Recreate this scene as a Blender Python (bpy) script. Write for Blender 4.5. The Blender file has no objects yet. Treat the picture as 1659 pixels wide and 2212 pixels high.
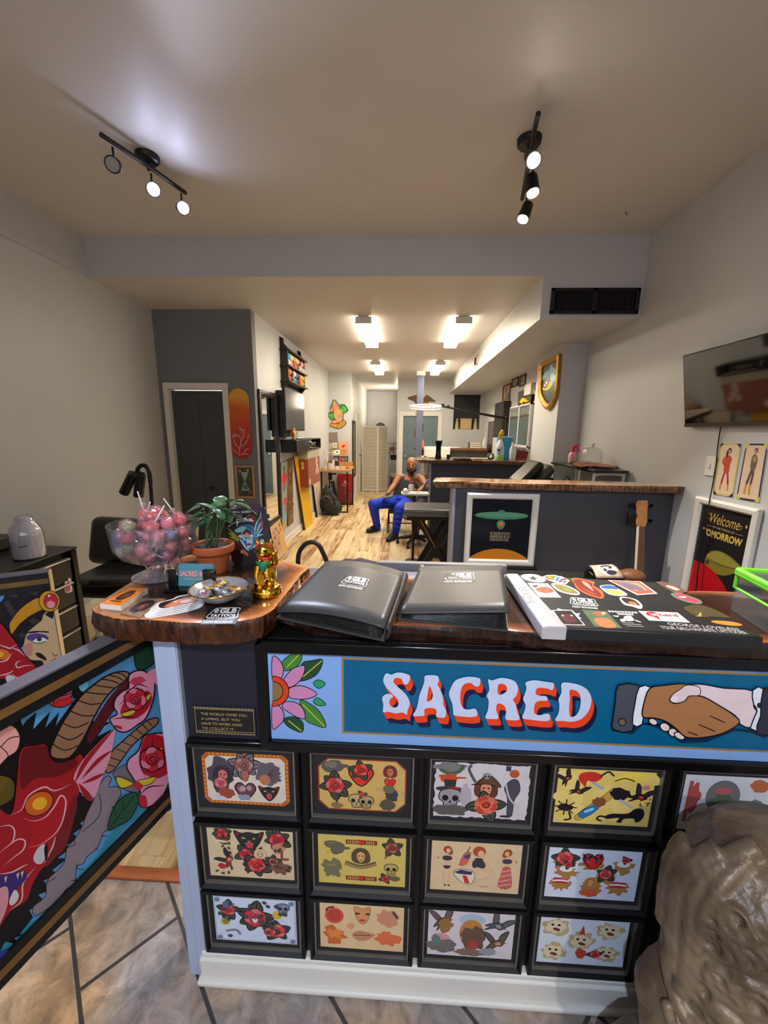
import bpy,bmesh,math,random
from mathutils import Vector,Matrix,Euler,noise
from mathutils.geometry import tessellate_polygon
rnd=random.Random(11)
SC=bpy.context.scene
COL=SC.collection
PI=math.pi
F_PX,PITCH,YAW,ROLL,CAM_H=851.787,0.2010394,0.0435812,0.0134128,1.5
def _cam():
 cy,sy=math.cos(YAW),math.sin(YAW)
 A=Matrix(((1,0,0),(0,0,-1),(0,1,0)))@Matrix(((cy,sy,0),(-sy,cy,0),(0,0,1)))
 cp,sp=math.cos(PITCH),math.sin(PITCH)
 Rx=Matrix(((1,0,0),(0,cp,-sp),(0,sp,cp)))
 cr,sr=math.cos(ROLL),math.sin(ROLL)
 return Matrix(((cr,-sr,0),(sr,cr,0),(0,0,1)))@Rx@A
CM=_cam();CMT=CM.transposed();CO=Vector((0,0,CAM_H))
def ray(px,py):return CMT@Vector(((px-829.5)/F_PX,(py-1106)/F_PX,1))
def at(px,py,x=None,y=None,z=None):
 "the point of the plane x=, y= or z= that the camera sees at a pixel"
 d=ray(px,py)
 t=(x-CO.x)/d.x if x is not None else(y-CO.y)/d.y if y is not None else(z-CO.z)/d.z
 return CO+d*t
def on_plane(px,py,p,n):
 d=ray(px,py);return CO+d*((Vector(p)-CO).dot(n)/d.dot(n))
cam_d=bpy.data.cameras.new('camera');cam=bpy.data.objects.new('camera',cam_d);COL.objects.link(cam)
R3=Matrix((CM[0],-CM[1],-CM[2])).transposed()
cam.matrix_world=Matrix.Translation(CO)@R3.to_4x4()
cam_d.sensor_fit='VERTICAL';cam_d.sensor_height=36;cam_d.sensor_width=27
cam_d.lens=F_PX/2212*36;cam_d.clip_start=.02
SC.camera=cam
def lin(c):
 c=c/255;return c/12.92 if c<=.04045 else((c+.055)/1.055)**2.4
def rgb(c,k=1):return(lin(c[0])*k,lin(c[1])*k,lin(c[2])*k,1)
MATS={}
def mat(name,c=(128,128,128),rough=.5,metal=0,var=.06,scale=8,bump=0,bscale=60,coat=0,trans=0,ior=1.45,emit=0,alpha=1,spec=.5,stretch=(1,1,1),c2=None,sss=0):
 if name in MATS:return MATS[name]
 m=bpy.data.materials.new(name);m.use_nodes=True;MATS[name]=m
 nt=m.node_tree;N=nt.nodes;L=nt.links;b=N['Principled BSDF']
 tc=N.new('ShaderNodeTexCoord');mp=N.new('ShaderNodeMapping');mp.inputs['Scale'].default_value=stretch
 L.new(tc.outputs['Object'],mp.inputs[0])
 nz=N.new('ShaderNodeTexNoise');nz.inputs['Scale'].default_value=scale;nz.inputs['Detail'].default_value=5
 L.new(mp.outputs[0],nz.inputs[0])
 cr=N.new('ShaderNodeValToRGB');cr.color_ramp.elements[0].position=.3;cr.color_ramp.elements[1].position=.7
 a=rgb(c);
 if c2:lo,hi=a,rgb(c2)
 else:lo,hi=tuple(v*(1-var)for v in a[:3])+(1,),tuple(min(1,v*(1+var))for v in a[:3])+(1,)
 cr.color_ramp.elements[0].color=lo;cr.color_ramp.elements[1].color=hi
 L.new(nz.outputs[0],cr.inputs[0]);L.new(cr.outputs[0],b.inputs['Base Color'])
 b.inputs['Roughness'].default_value=rough;b.inputs['Metallic'].default_value=metal
 b.inputs['Coat Weight'].default_value=coat;b.inputs['Coat Roughness'].default_value=.05
 b.inputs['Transmission Weight'].default_value=trans;b.inputs['IOR'].default_value=ior
 b.inputs['Specular IOR Level'].default_value=spec;b.inputs['Alpha'].default_value=alpha
 if sss:b.inputs['Subsurface Weight'].default_value=sss;b.inputs['Subsurface Radius'].default_value=(.02,.008,.004)
 if emit:
  L.new(cr.outputs[0],b.inputs['Emission Color']);b.inputs['Emission Strength'].default_value=emit
 if bump:
  n2=N.new('ShaderNodeTexNoise');n2.inputs['Scale'].default_value=bscale;n2.inputs['Detail'].default_value=4
  L.new(mp.outputs[0],n2.inputs[0]);bp=N.new('ShaderNodeBump');bp.inputs['Strength'].default_value=bump;bp.inputs['Distance'].default_value=.01
  L.new(n2.outputs[0],bp.inputs['Height']);L.new(bp.outputs[0],b.inputs['Normal'])
 return m
def THIN(name,c,refl=.12,tint=.1,rough=.03):
 "thin clear plastic or glass sheet: transparent body with a glossy skin"
 if name in MATS:return MATS[name]
 m=bpy.data.materials.new(name);m.use_nodes=True;MATS[name]=m;nt=m.node_tree;N=nt.nodes;L=nt.links;N.clear()
 o=N.new('ShaderNodeOutputMaterial');tr=N.new('ShaderNodeBsdfTransparent');gl=N.new('ShaderNodeBsdfGlossy');df=N.new('ShaderNodeBsdfDiffuse')
 nz=N.new('ShaderNodeTexNoise');nz.inputs['Scale'].default_value=60;bp=N.new('ShaderNodeBump');bp.inputs['Strength'].default_value=.015;L.new(nz.outputs[0],bp.inputs['Height']);L.new(bp.outputs[0],gl.inputs['Normal'])
 tr.inputs[0].default_value=tuple(1-(1-v)*.5 for v in rgb(c)[:3])+(1,);df.inputs[0].default_value=rgb(c);gl.inputs['Roughness'].default_value=rough
 lw=N.new('ShaderNodeLayerWeight');lw.inputs[0].default_value=.25;ad=N.new('ShaderNodeMath');ad.operation='MULTIPLY_ADD';ad.inputs[1].default_value=.5;ad.inputs[2].default_value=refl;ad.use_clamp=True;L.new(lw.outputs['Facing'],ad.inputs[0])
 m1=N.new('ShaderNodeMixShader');m1.inputs[0].default_value=tint;L.new(tr.outputs[0],m1.inputs[1]);L.new(df.outputs[0],m1.inputs[2])
 m2=N.new('ShaderNodeMixShader');L.new(ad.outputs[0],m2.inputs[0]);L.new(m1.outputs[0],m2.inputs[1]);L.new(gl.outputs[0],m2.inputs[2]);L.new(m2.outputs[0],o.inputs[0])
 return m
def paint(c,rough=.5):
 "a flat printed or painted colour"
 return mat('paint_%02x%02x%02x'%tuple(int(v)for v in c),c,rough,var=.05,scale=30)
class MB:
 def __init__(s):s.bm=bmesh.new()
 def _f(s,vs,mi=0):
  try:
   f=s.bm.faces.new(vs);f.material_index=mi;return f
  except ValueError:return None
 def poly(s,pts,mi=0):return s._f([s.bm.verts.new(p)for p in pts],mi)
 def box(s,a,b,mi=0,m=None):
  x0,x1=sorted((a[0],b[0]));y0,y1=sorted((a[1],b[1]));z0,z1=sorted((a[2],b[2]))
  P=[Vector(p)for p in((x0,y0,z0),(x1,y0,z0),(x1,y1,z0),(x0,y1,z0),(x0,y0,z1),(x1,y0,z1),(x1,y1,z1),(x0,y1,z1))]
  if m:P=[m@p for p in P]
  v=[s.bm.verts.new(p)for p in P]
  for q in((3,2,1,0),(4,5,6,7),(0,1,5,4),(1,2,6,5),(2,3,7,6),(3,0,4,7)):s._f([v[i]for i in q],mi)
  return s
 def cbox(s,c,size,mi=0,rot=None):
  m=Matrix.Translation(c)@(Euler(rot).to_matrix().to_4x4()if rot is not None and not isinstance(rot,Matrix)else(rot.to_4x4()if rot is not None else Matrix()))
  return s.box([-v/2 for v in size],[v/2 for v in size],mi,m)
 def loft(s,rings,mi=0,cap=True,closed=True):
  R=[[s.bm.verts.new(p)for p in r]for r in rings]
  n=len(R[0])
  for a,b in zip(R,R[1:]):
   for i in range(n if closed else n-1):
    j=(i+1)%n;s._f([a[i],a[j],b[j],b[i]],mi)
  if cap and closed:s._f(R[0][::-1],mi);s._f(R[-1],mi)
  return s
 def tube(s,pts,r,seg=10,mi=0,cap=True):
  pts=[Vector(p)for p in pts];n=len(pts)
  rs=r if isinstance(r,(list,tuple))else[r]*n
  rings=[];up=None
  for i,p in enumerate(pts):
   t=(pts[min(i+1,n-1)]-pts[max(i-1,0)]).normalized()
   if up is None:up=t.orthogonal().normalized()
   else:
    up=up-t*up.dot(t);up=up.normalized()if up.length>1e-6 else t.orthogonal().normalized()
   w=t.cross(up)
   rings.append([p+(up*math.cos(2*PI*k/seg)+w*math.sin(2*PI*k/seg))*rs[i]for k in range(seg)])
  return s.loft(rings,mi,cap)
 def cyl(s,a,b,r0,r1=None,seg=16,mi=0):return s.tube([a,b],[r0,r0 if r1 is None else r1],seg,mi)
 def lathe(s,prof,c=(0,0,0),seg=24,mi=0,m=None,cap=True):
  c=Vector(c);rings=[]
  for r,z in prof:
   rr=[Vector((max(r,1e-4)*math.cos(2*PI*k/seg),max(r,1e-4)*math.sin(2*PI*k/seg),z))for k in range(seg)]
   if m:rr=[m@p for p in rr]
   rings.append([p+c for p in rr])
  return s.loft(rings,mi,cap)
 def sph(s,c,r,mi=0,seg=16,ring=10,m=None):
  c=Vector(c);r=(r,)*3 if not hasattr(r,'__len__')else r
  rings=[]
  for i in range(ring+1):
   a=PI*i/ring;z=-math.cos(a);q=max(math.sin(a),1e-3)
   rr=[Vector((r[0]*q*math.cos(2*PI*k/seg),r[1]*q*math.sin(2*PI*k/seg),r[2]*z))for k in range(seg)]
   if m:rr=[m@p for p in rr]
   rings.append([p+c for p in rr])
  return s.loft(rings,mi)
 def prism(s,pts,n,mi=0,mi_side=None):
  "solid from a planar outline (3d points) pushed along n"
  n=Vector(n);A=[s.bm.verts.new(p)for p in pts];B=[s.bm.verts.new(Vector(p)+n)for p in pts]
  s._f(A[::-1],mi);s._f(B,mi);k=len(A)
  for i in range(k):s._f([A[i],A[(i+1)%k],B[(i+1)%k],B[i]],mi if mi_side is None else mi_side)
  return s
 def grid(s,f,nu,nv,mi=0):
  V=[[s.bm.verts.new(f(i/nu,j/nv))for j in range(nv+1)]for i in range(nu+1)]
  for i in range(nu):
   for j in range(nv):s._f([V[i][j],V[i+1][j],V[i+1][j+1],V[i][j+1]],mi)
  return s
 def xf(s,m):s.bm.transform(m);return s
def obj(name,mb,mats,parent=None,smooth=None,bevel=0,sub=0,remesh=0,solid=0,world=True,bseg=2,smit=0):
 me=bpy.data.meshes.new(name);bm=mb.bm
 bmesh.ops.recalc_face_normals(bm,faces=bm.faces)
 if parent is not None and world:bm.transform(wmat(parent).inverted())
 bm.to_mesh(me);bm.free()
 for m in(mats if isinstance(mats,(list,tuple))else[mats]):me.materials.append(m)
 o=bpy.data.objects.new(name,me);COL.objects.link(o)
 if parent is not None:o.parent=parent
 if smooth is not None:
  me.shade_smooth()
  if smooth<179:me.set_sharp_from_angle(angle=math.radians(smooth))
 if solid:md=o.modifiers.new('solid','SOLIDIFY');md.thickness=solid;md.offset=0
 if remesh:
  md=o.modifiers.new('remesh','REMESH');md.mode='VOXEL';md.voxel_size=remesh;md.use_smooth_shade=True
  if smit:sm=o.modifiers.new('smooth','SMOOTH');sm.iterations=smit;sm.factor=.5
 if bevel:
  md=o.modifiers.new('bevel','BEVEL');md.width=bevel;md.segments=bseg;md.limit_method='ANGLE';md.angle_limit=.6
  if smooth is None:me.shade_smooth();me.set_sharp_from_angle(angle=.7)
 if sub:md=o.modifiers.new('sub','SUBSURF');md.levels=sub;md.render_levels=sub
 return o
def wmat(o):
 m=Matrix.Translation(o.location)@o.rotation_euler.to_matrix().to_4x4()
 return wmat(o.parent)@m if o.parent else m
def tag(o,label,cat,group=None,kind=None):
 o['label']=label;o['category']=cat
 if group:o['group']=group
 if kind:o['kind']=kind
 return o
def thing(name,label,cat,loc=(0,0,0),group=None,rotz=0,rot=None):
 o=bpy.data.objects.new(name,None);COL.objects.link(o);o.empty_display_size=.05
 o.location=loc;o.rotation_euler=rot if rot is not None else(0,0,rotz)
 return tag(o,label,cat,group)
def one(name,mb,mats,label,cat,group=None,loc=None,**k):
 "a thing that is one mesh; its origin goes to loc (default: base centre)"
 bm=mb.bm
 if loc is None:
  xs=[v.co for v in bm.verts];lo=[min(v[i]for v in xs)for i in range(3)];hi=[max(v[i]for v in xs)for i in range(3)]
  loc=Vector(((lo[0]+hi[0])/2,(lo[1]+hi[1])/2,lo[2]))
 bm.transform(Matrix.Translation(-Vector(loc)))
 o=obj(name,mb,mats,**k);o.location=loc
 return tag(o,label,cat,group)
def struct(name,mb,mats,label=None,parent=None,**k):
 o=obj(name,mb,mats,parent,**k)
 if parent is None:o['kind']='structure';o['label']=label or name.replace('_',' ');o['category']=name.split('_')[0]
 return o
def copy_tree(o,parent=None):
 c=o.copy();COL.objects.link(c);c.parent=parent
 for ch in list(o.children):copy_tree(ch,c)
 return c
_txt={}
def text_mesh(s,bold=0,shear=0):
 k=(s,bold,shear)
 if k not in _txt:
  cu=bpy.data.curves.new('t','FONT');cu.body=s;cu.size=1;cu.offset=bold;cu.shear=shear;cu.resolution_u=3
  cu.fill_mode='FRONT';o=bpy.data.objects.new('t',cu);COL.objects.link(o)
  dg=bpy.context.evaluated_depsgraph_get();me=bpy.data.meshes.new_from_object(o.evaluated_get(dg))
  V=[(v.co.x,v.co.y)for v in me.vertices];Fc=[tuple(p.vertices)for p in me.polygons]
  bpy.data.objects.remove(o);bpy.data.curves.remove(cu);bpy.data.meshes.remove(me)
  x0,x1=min(v[0]for v in V),max(v[0]for v in V);y0,y1=min(v[1]for v in V),max(v[1]for v in V)
  _txt[k]=([((x-x0)/(x1-x0),(y-y0)/max(y1-y0,1e-6))for x,y in V],Fc)
 return _txt[k]
def spline(P,n=4,closed=True):
 out=[];k=len(P)
 for i in range(k if closed else k-1):
  p0=P[i-1]if closed or i>0 else P[0];p1=P[i];p2=P[(i+1)%k];p3=P[(i+2)%k]if closed or i+2<k else P[-1]
  for j in range(n):
   t=j/n;t2=t*t;t3=t2*t
   out.append(tuple(.5*(2*b+(c-a)*t+(2*a-5*b+4*c-d)*t2+(-a+3*b-3*c+d)*t3)for a,b,c,d in zip(p0,p1,p2,p3)))
 if not closed:out.append(tuple(P[-1]))
 return out
class Art:
 def __init__(s,f,nrm,dz=3e-5,up=True,rough=.5):
  s.f=f;s.n=Vector(nrm).normalized();s.dz=dz;s.mb=MB();s.mats=[];s.k=1;s.rough=rough;s.ysign=1 if up else-1
 def mi(s,c):
  m=c if not isinstance(c,(tuple,list))else paint(c,s.rough)
  if m not in s.mats:s.mats.append(m)
  return s.mats.index(m)
 def P(s,p):return s.f(p[0],p[1])+s.n*(s.dz*s.k)
 def poly(s,pts,c,holes=None):
  i=s.mi(c);loops=[pts]+(holes or[])
  flat=[p for l in loops for p in l];vs=[s.mb.bm.verts.new(s.P(p))for p in flat]
  for t in tessellate_polygon([[Vector((p[0],p[1],0))for p in l]for l in loops]):
   s.mb._f([vs[a]for a in t],i)
  s.k+=1;return s
 def sp(s,pts,c,n=4):return s.poly(spline(pts,n),c)
 def rect(s,x0,y0,x1,y1,c):return s.poly([(x0,y0),(x1,y0),(x1,y1),(x0,y1)],c)
 def frame(s,x0,y0,x1,y1,w,c):
  return s.poly([(x0,y0),(x1,y0),(x1,y1),(x0,y1)],c,[[(x0+w,y0+w),(x1-w,y0+w),(x1-w,y1-w),(x0+w,y1-w)]])
 def ell(s,cx,cy,rx,ry,c,rot=0,n=24,a0=0,a1=2*PI):
  q=[]
  for i in range(n if a1-a0>6.28 else n+1):
   a=a0+(a1-a0)*i/n;x,y=rx*math.cos(a),ry*math.sin(a)
   q.append((cx+x*math.cos(rot)-y*math.sin(rot),cy+x*math.sin(rot)+y*math.cos(rot)))
  return s.poly(q,c)
 def line(s,pts,w,c,smooth=True,taper=False,closed=False):
  if smooth and len(pts)>2:pts=spline(pts,4,closed)
  if closed:pts=list(pts)+[pts[0]]
  i=s.mi(c);n=len(pts);Lp=[];Rp=[]
  for k,p in enumerate(pts):
   a=pts[max(k-1,0)];b=pts[min(k+1,n-1)]
   dx,dy=b[0]-a[0],b[1]-a[1];l=math.hypot(dx,dy)or 1
   ww=w/2*(math.sin(PI*min(max(k/(n-1),.04),.96))if taper else 1)
   Lp.append(s.mb.bm.verts.new(s.P((p[0]-dy/l*ww,p[1]+dx/l*ww))));Rp.append(s.mb.bm.verts.new(s.P((p[0]+dy/l*ww,p[1]-dx/l*ww))))
  for k in range(n-1):s.mb._f([Lp[k],Lp[k+1],Rp[k+1],Rp[k]],i)
  s.k+=1;return s
 def out(s,pts,c,oc=(12,10,12),w=.01,n=4):
  "shape with an ink outline"
  q=spline(pts,n)if n>1 else pts
  s.poly(q,c);s.line(q,w,oc,smooth=False,closed=True);return s
 def text(s,t,x,y,w,h,c,bold=0,shear=0,rot=0):
  V,Fc=text_mesh(t,bold,shear);i=s.mi(c);cr,sr=math.cos(rot),math.sin(rot)
  vs=[]
  for u,v in V:
   a,b=u*w,v*h*s.ysign
   vs.append(s.mb.bm.verts.new(s.P((x+a*cr-b*sr,y+a*sr+b*cr))))
  for f in Fc:s.mb._f([vs[k]for k in f],i)
  s.k+=1;return s
 def done(s,name,parent=None,world=True):return obj(name,s.mb,s.mats,parent,world=world)
def plane_art(O,U,V,**k):
 "art coordinates u,v in metres along the directions U,V from O"
 O=Vector(O);U=Vector(U).normalized();V=Vector(V).normalized()
 return Art(lambda u,v:O+U*u+V*v,U.cross(V),**k)
def px_art(plane,off=None,**k):
 "art traced in photo pixels onto a real plane"
 n=plane[1];n=n if n.dot(CO-plane[0])>0 else-n
 return Art(lambda u,v:on_plane(u,v,plane[0],plane[1]),n,up=False,**k)
INK=(22,18,20);MS=[1]
def leaf(A,x,y,r,a,c=(60,95,60),w=.5):
 d=(math.cos(a),math.sin(a));e=(-d[1],d[0])
 A.out([(x,y),(x+d[0]*r*.5+e[0]*r*w*.5,y+d[1]*r*.5+e[1]*r*w*.5),(x+d[0]*r,y+d[1]*r),(x+d[0]*r*.5-e[0]*r*w*.5,y+d[1]*r*.5-e[1]*r*w*.5)],c,INK,r*.07,3)
 A.line([(x,y),(x+d[0]*r*.85,y+d[1]*r*.85)],r*.05,INK)
def rose(A,x,y,r,c=(190,40,50),c2=None,c3=None,leaves=4,lc=(64,76,58),seed=0):
 r*=MS[0];q=random.Random(seed+int(x*977+y*331));c2=c2 or tuple(v*.62 for v in c);c3=c3 or tuple(min(255,v*.75+60)for v in c)
 for i in range(leaves):leaf(A,x,y,r*q.uniform(1.5,1.9),2*PI*i/max(leaves,1)+q.uniform(0,.6),lc,.62)
 a0=q.uniform(0,6)
 A.poly([(x+r*(1.04+.07*math.sin(35*PI*i/36+a0))*math.cos(2*PI*i/36),y+r*(1.04+.07*math.sin(35*PI*i/36+a0))*math.sin(2*PI*i/36))for i in range(36)],c2)
 for i in range(6):
  a=2*PI*i/6+a0;A.ell(x+.58*r*math.cos(a),y+.58*r*math.sin(a),r*.46,r*.40,c if i%2 else c3,a+PI/2,14)
  A.line([(x+.58*r*math.cos(a)+.48*r*math.cos(a+t),y+.58*r*math.sin(a)+.44*r*math.sin(a+t))for t in(-1.1,-.5,0,.5,1.1)],r*.06,INK)
 A.ell(x,y,r*.55,r*.52,c2,0,18);A.ell(x,y+r*.05*A.ysign,r*.46,r*.42,c,0,16)
 A.line([(x-.3*r,y+.1*r),(x,y-.26*r),(x+.3*r,y+.05*r),(x+.05*r,y+.28*r),(x-.12*r,y+.05*r)],r*.08,INK)
def heart(A,x,y,r,c=(205,40,45)):
 Y=A.ysign;r*=MS[0]
 A.out([(x,y-r*Y),(x-.95*r,y+.1*r*Y),(x-.8*r,y+.75*r*Y),(x-.35*r,y+.85*r*Y),(x,y+.5*r*Y),(x+.35*r,y+.85*r*Y),(x+.8*r,y+.75*r*Y),(x+.95*r,y+.1*r*Y)],c,INK,r*.1,3)
 A.line([(x-.6*r,y+.55*r*Y),(x-.65*r,y+.2*r*Y),(x-.3*r,y-.3*r*Y)],r*.14,tuple(min(255,v+60)for v in c),taper=True)
def skull(A,x,y,r,c=(215,205,180)):
 Y=A.ysign;r*=MS[0]
 A.out([(x-.5*r,y-.9*r*Y),(x-.55*r,y-.4*r*Y),(x-.95*r,y),(x-.8*r,y+.75*r*Y),(x,y+r*Y),(x+.8*r,y+.75*r*Y),(x+.95*r,y),(x+.55*r,y-.4*r*Y),(x+.5*r,y-.9*r*Y)],c,INK,r*.09,3)
 for sx in(-1,1):A.ell(x+sx*.42*r,y+.05*r*Y,r*.27,r*.3,INK,0,14)
 A.poly([(x,y-.12*r*Y),(x-.13*r,y-.42*r*Y),(x+.13*r,y-.42*r*Y)],INK)
 for i in range(-2,3):A.line([(x+i*.19*r,y-.55*r*Y),(x+i*.18*r,y-.85*r*Y)],r*.05,INK)
def panther(A,x,y,r,c=(30,28,32)):
 Y=A.ysign;r*=MS[0]
 A.out([(x,y-r*Y),(x-.4*r,y-.7*r*Y),(x-.8*r,y-.1*r*Y),(x-1.1*r,y+.8*r*Y),(x-.55*r,y+.6*r*Y),(x,y+.72*r*Y),(x+.55*r,y+.6*r*Y),(x+1.1*r,y+.8*r*Y),(x+.8*r,y-.1*r*Y),(x+.4*r,y-.7*r*Y)],c,INK,r*.06,3)
 for sx in(-1,1):
  A.poly([(x+sx*.2*r,y+.15*r*Y),(x+sx*.55*r,y+.3*r*Y),(x+sx*.5*r,y+.1*r*Y)],(220,190,70));A.poly([(x+sx*.7*r,y+.55*r*Y),(x+sx*1.0*r,y+.72*r*Y),(x+sx*.82*r,y+.35*r*Y)],(150,40,45))
  A.poly([(x+sx*.28*r,y-.25*r*Y),(x+sx*.18*r,y-.6*r*Y),(x+sx*.1*r,y-.25*r*Y)],(235,230,215))
 A.ell(x,y-.5*r*Y,.28*r,.32*r,(190,60,60),0,14);A.ell(x,y-.12*r*Y,.16*r,.1*r,(170,100,90),0,12)
def bird(A,x,y,r,a=0,c=(60,70,110),c2=(190,60,50),wing=(45,42,48)):
 r*=MS[0]
 R=lambda u,v:(x+r*(u*math.cos(a)-v*math.sin(a)),y+r*(u*math.sin(a)+v*math.cos(a)))
 A.out([R(-.1,.1),R(-.5,.9),R(-.95,1.1),R(-.6,.2),R(-.3,-.1)],wing,INK,r*.06,3)
 A.out([R(.1,.1),R(.35,.8),R(.95,1.15),R(.65,.3),R(.3,-.1)],wing,INK,r*.06,3)
 A.out([R(.45,-.15),R(.2,.25),R(-.3,.15),R(-.9,-.55),R(-.5,-.45),R(-.7,-.95),R(-.1,-.35),R(.25,-.35)],c,INK,r*.06,3)
 A.ell(*R(.1,-.08),r*.28,r*.17,c2,a,14);A.ell(*R(.42,.0),r*.2,r*.17,c,a,12);A.poly([R(.6,.05),R(.85,-.05),R(.6,-.08)],(210,160,60))
def lady(A,x,y,r,hair=(70,40,30),skin=(225,185,150),hat=None):
 Y=A.ysign;r*=MS[0]
 A.sp([(x-.75*r,y-.5*r*Y),(x-.8*r,y+.4*r*Y),(x-.3*r,y+.95*r*Y),(x+.4*r,y+.9*r*Y),(x+.8*r,y+.3*r*Y),(x+.75*r,y-.55*r*Y),(x,y-.75*r*Y)],hair,3)
 A.out([(x,y-.65*r*Y),(x-.38*r,y-.2*r*Y),(x-.36*r,y+.35*r*Y),(x,y+.6*r*Y),(x+.36*r,y+.35*r*Y),(x+.38*r,y-.2*r*Y)],skin,INK,r*.05,3)
 for sx in(-1,1):A.ell(x+sx*.17*r,y+.12*r*Y,.1*r,.06*r,INK,0,10);A.ell(x+sx*.26*r,y-.12*r*Y,.11*r,.09*r,(215,110,95),0,10)
 A.ell(x,y-.36*r*Y,.13*r,.06*r,(180,30,40),0,10)
 if hat:A.out([(x-1.05*r,y+.35*r*Y),(x-.5*r,y+.6*r*Y),(x-.1*r,y+1.25*r*Y),(x+.5*r,y+1.0*r*Y),(x+1.05*r,y+.25*r*Y),(x+.3*r,y+.45*r*Y),(x-.4*r,y+.45*r*Y)],hat,INK,r*.06,3)
def figure(A,x,y,h,hair=(165,75,40),skin=(222,180,140),top=(40,40,60),skirt=None,flip=1,arms=True):
 "small standing pin up figure, y is the feet"
 Y=A.ysign;q=lambda u,v:(x+flip*u*h,y+v*h*Y)
 for sx in(-.035,.035):A.line([q(sx,.5),q(sx*1.5,.27),q(sx*1.1,.02)],h*.055,skin);A.line([q(sx*1.1,.03),q(sx*1.1+.04,.0)],h*.03,INK)
 A.sp([q(-.07,.45),q(-.05,.6),q(-.1,.75),q(0,.8),q(.1,.75),q(.05,.6),q(.08,.45)],skin,3)
 if arms:A.line([q(-.09,.76),q(-.2,.66),q(-.1,.84)],h*.032,skin);A.line([q(.09,.76),q(.19,.66),q(.08,.55)],h*.032,skin)
 A.sp([q(-.09,.66),q(-.07,.74),q(.07,.74),q(.09,.66),q(0,.63)],top,3)
 if skirt:A.sp([q(-.06,.55),q(.06,.55),q(.1,.4),q(.14,.05),q(-.12,.05),q(-.1,.4)],skirt,3)
 else:A.sp([q(-.08,.5),q(.08,.5),q(0,.42)],top,3)
 A.ell(*q(0,.9),h*.085,h*.09,hair,0,14);A.ell(*q(.06,.84),h*.05,h*.07,hair,0,12);A.ell(*q(.015,.875),h*.045,h*.055,skin,0,12)
def blob(A,x,y,rx,ry,c,seed=0,jag=.18,n=22,rot=0):
 rx*=MS[0];ry*=MS[0];q=random.Random(seed);P=[]
 for i in range(n):
  a=2*PI*i/n;k=1+q.uniform(-jag,jag);u,v=rx*k*math.cos(a),ry*k*math.sin(a)
  P.append((x+u*math.cos(rot)-v*math.sin(rot),y+u*math.sin(rot)+v*math.cos(rot)))
 A.sp(P,c,2)
XL,XR,ZF,ZR,YB,XH,YC,YBL,XHW,YBK,XHR,YH,XBX,ZBX=-2.53,1.78,2.94,2.665,3.326,-1.525,4.141,8.25,-1.06,9.2,-.13,12.1,1.034,2.363
XP=1.55
def wallmat(name,c,rough=.6):return mat(name,c,rough,var=.02,scale=3,bump=.02,bscale=180)
m_wall=wallmat('wall_paint_light_grey',(196,198,200),.45);m_acc=wallmat('wall_paint_dark_grey',(120,123,126))
m_ceil=wallmat('ceiling_paint',(208,204,200),.5);m_white=mat('white_trim_paint',(225,222,214),.35,var=.02)
m_dark=mat('charcoal_wall_paint',(66,66,72),.55,var=.04);m_black=mat('satin_black',(16,15,16),.4,var=.1)
m_blackg=mat('gloss_black',(12,11,13),.15,var=.1);m_iron=mat('black_iron',(22,18,18),.45,metal=.4)
m_chrome=mat('chrome',(210,210,212),.12,metal=1);m_silver=mat('silver_fillet',(150,145,135),.35,metal=.7)
m_brass=mat('brass',(150,110,55),.35,metal=.9);m_glass=THIN('clear_glass',(250,252,252),.04,.02)
m_bluegrey=mat('blue_grey_door_paint',(104,122,132),.45,var=.03);m_ddoor=mat('dark_slate_door_paint',(66,70,74),.4,var=.05)
def wood_floor():
 m=mat('plank_floor');nt=m.node_tree;N=nt.nodes;L=nt.links;N.clear()
 out=N.new('ShaderNodeOutputMaterial');b=N.new('ShaderNodeBsdfPrincipled');L.new(b.outputs[0],out.inputs[0])
 tc=N.new('ShaderNodeTexCoord');sw=N.new('ShaderNodeMapping');sw.inputs['Rotation'].default_value=(0,0,PI/2)
 L.new(tc.outputs['Object'],sw.inputs[0])
 br=N.new('ShaderNodeTexBrick');br.inputs['Scale'].default_value=1;br.inputs['Brick Width'].default_value=1.1;br.inputs['Row Height'].default_value=.135
 br.inputs['Mortar Size'].default_value=.0015;br.inputs['Color1'].default_value=(0,0,0,1);br.inputs['Color2'].default_value=(1,1,1,1);br.inputs['Mortar'].default_value=(.3,.3,.3,1);br.offset=.37
 L.new(sw.outputs[0],br.inputs[0])
 st=N.new('ShaderNodeMapping');st.inputs['Scale'].default_value=(11,1.1,1);L.new(tc.outputs['Object'],st.inputs[0])
 va=N.new('ShaderNodeVectorMath');va.operation='ADD';L.new(st.outputs[0],va.inputs[0]);sc=N.new('ShaderNodeVectorMath');sc.operation='SCALE';sc.inputs[3].default_value=7
 L.new(br.outputs[0],sc.inputs[0]);L.new(sc.outputs[0],va.inputs[1])
 nz=N.new('ShaderNodeTexNoise');nz.inputs['Scale'].default_value=1.6;nz.inputs['Detail'].default_value=7;nz.inputs['Roughness'].default_value=.62;L.new(va.outputs[0],nz.inputs[0])
 mx=N.new('ShaderNodeMath');mx.operation='MULTIPLY_ADD';mx.inputs[1].default_value=.22;L.new(br.outputs[0],mx.inputs[0]);L.new(nz.outputs[0],mx.inputs[2])
 cr=N.new('ShaderNodeValToRGB');e=cr.color_ramp.elements
 e[0].position=.36;e[0].color=rgb((128,92,66));e[1].position=.8;e[1].color=rgb((232,214,176))
 for p,c in((.46,(168,130,96)),(.56,(206,174,130)),(.66,(222,200,156))):q=e.new(p);q.color=rgb(c)
 L.new(mx.outputs[0],cr.inputs[0]);L.new(cr.outputs[0],b.inputs['Base Color']);b.inputs['Roughness'].default_value=.38
 return m
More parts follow.
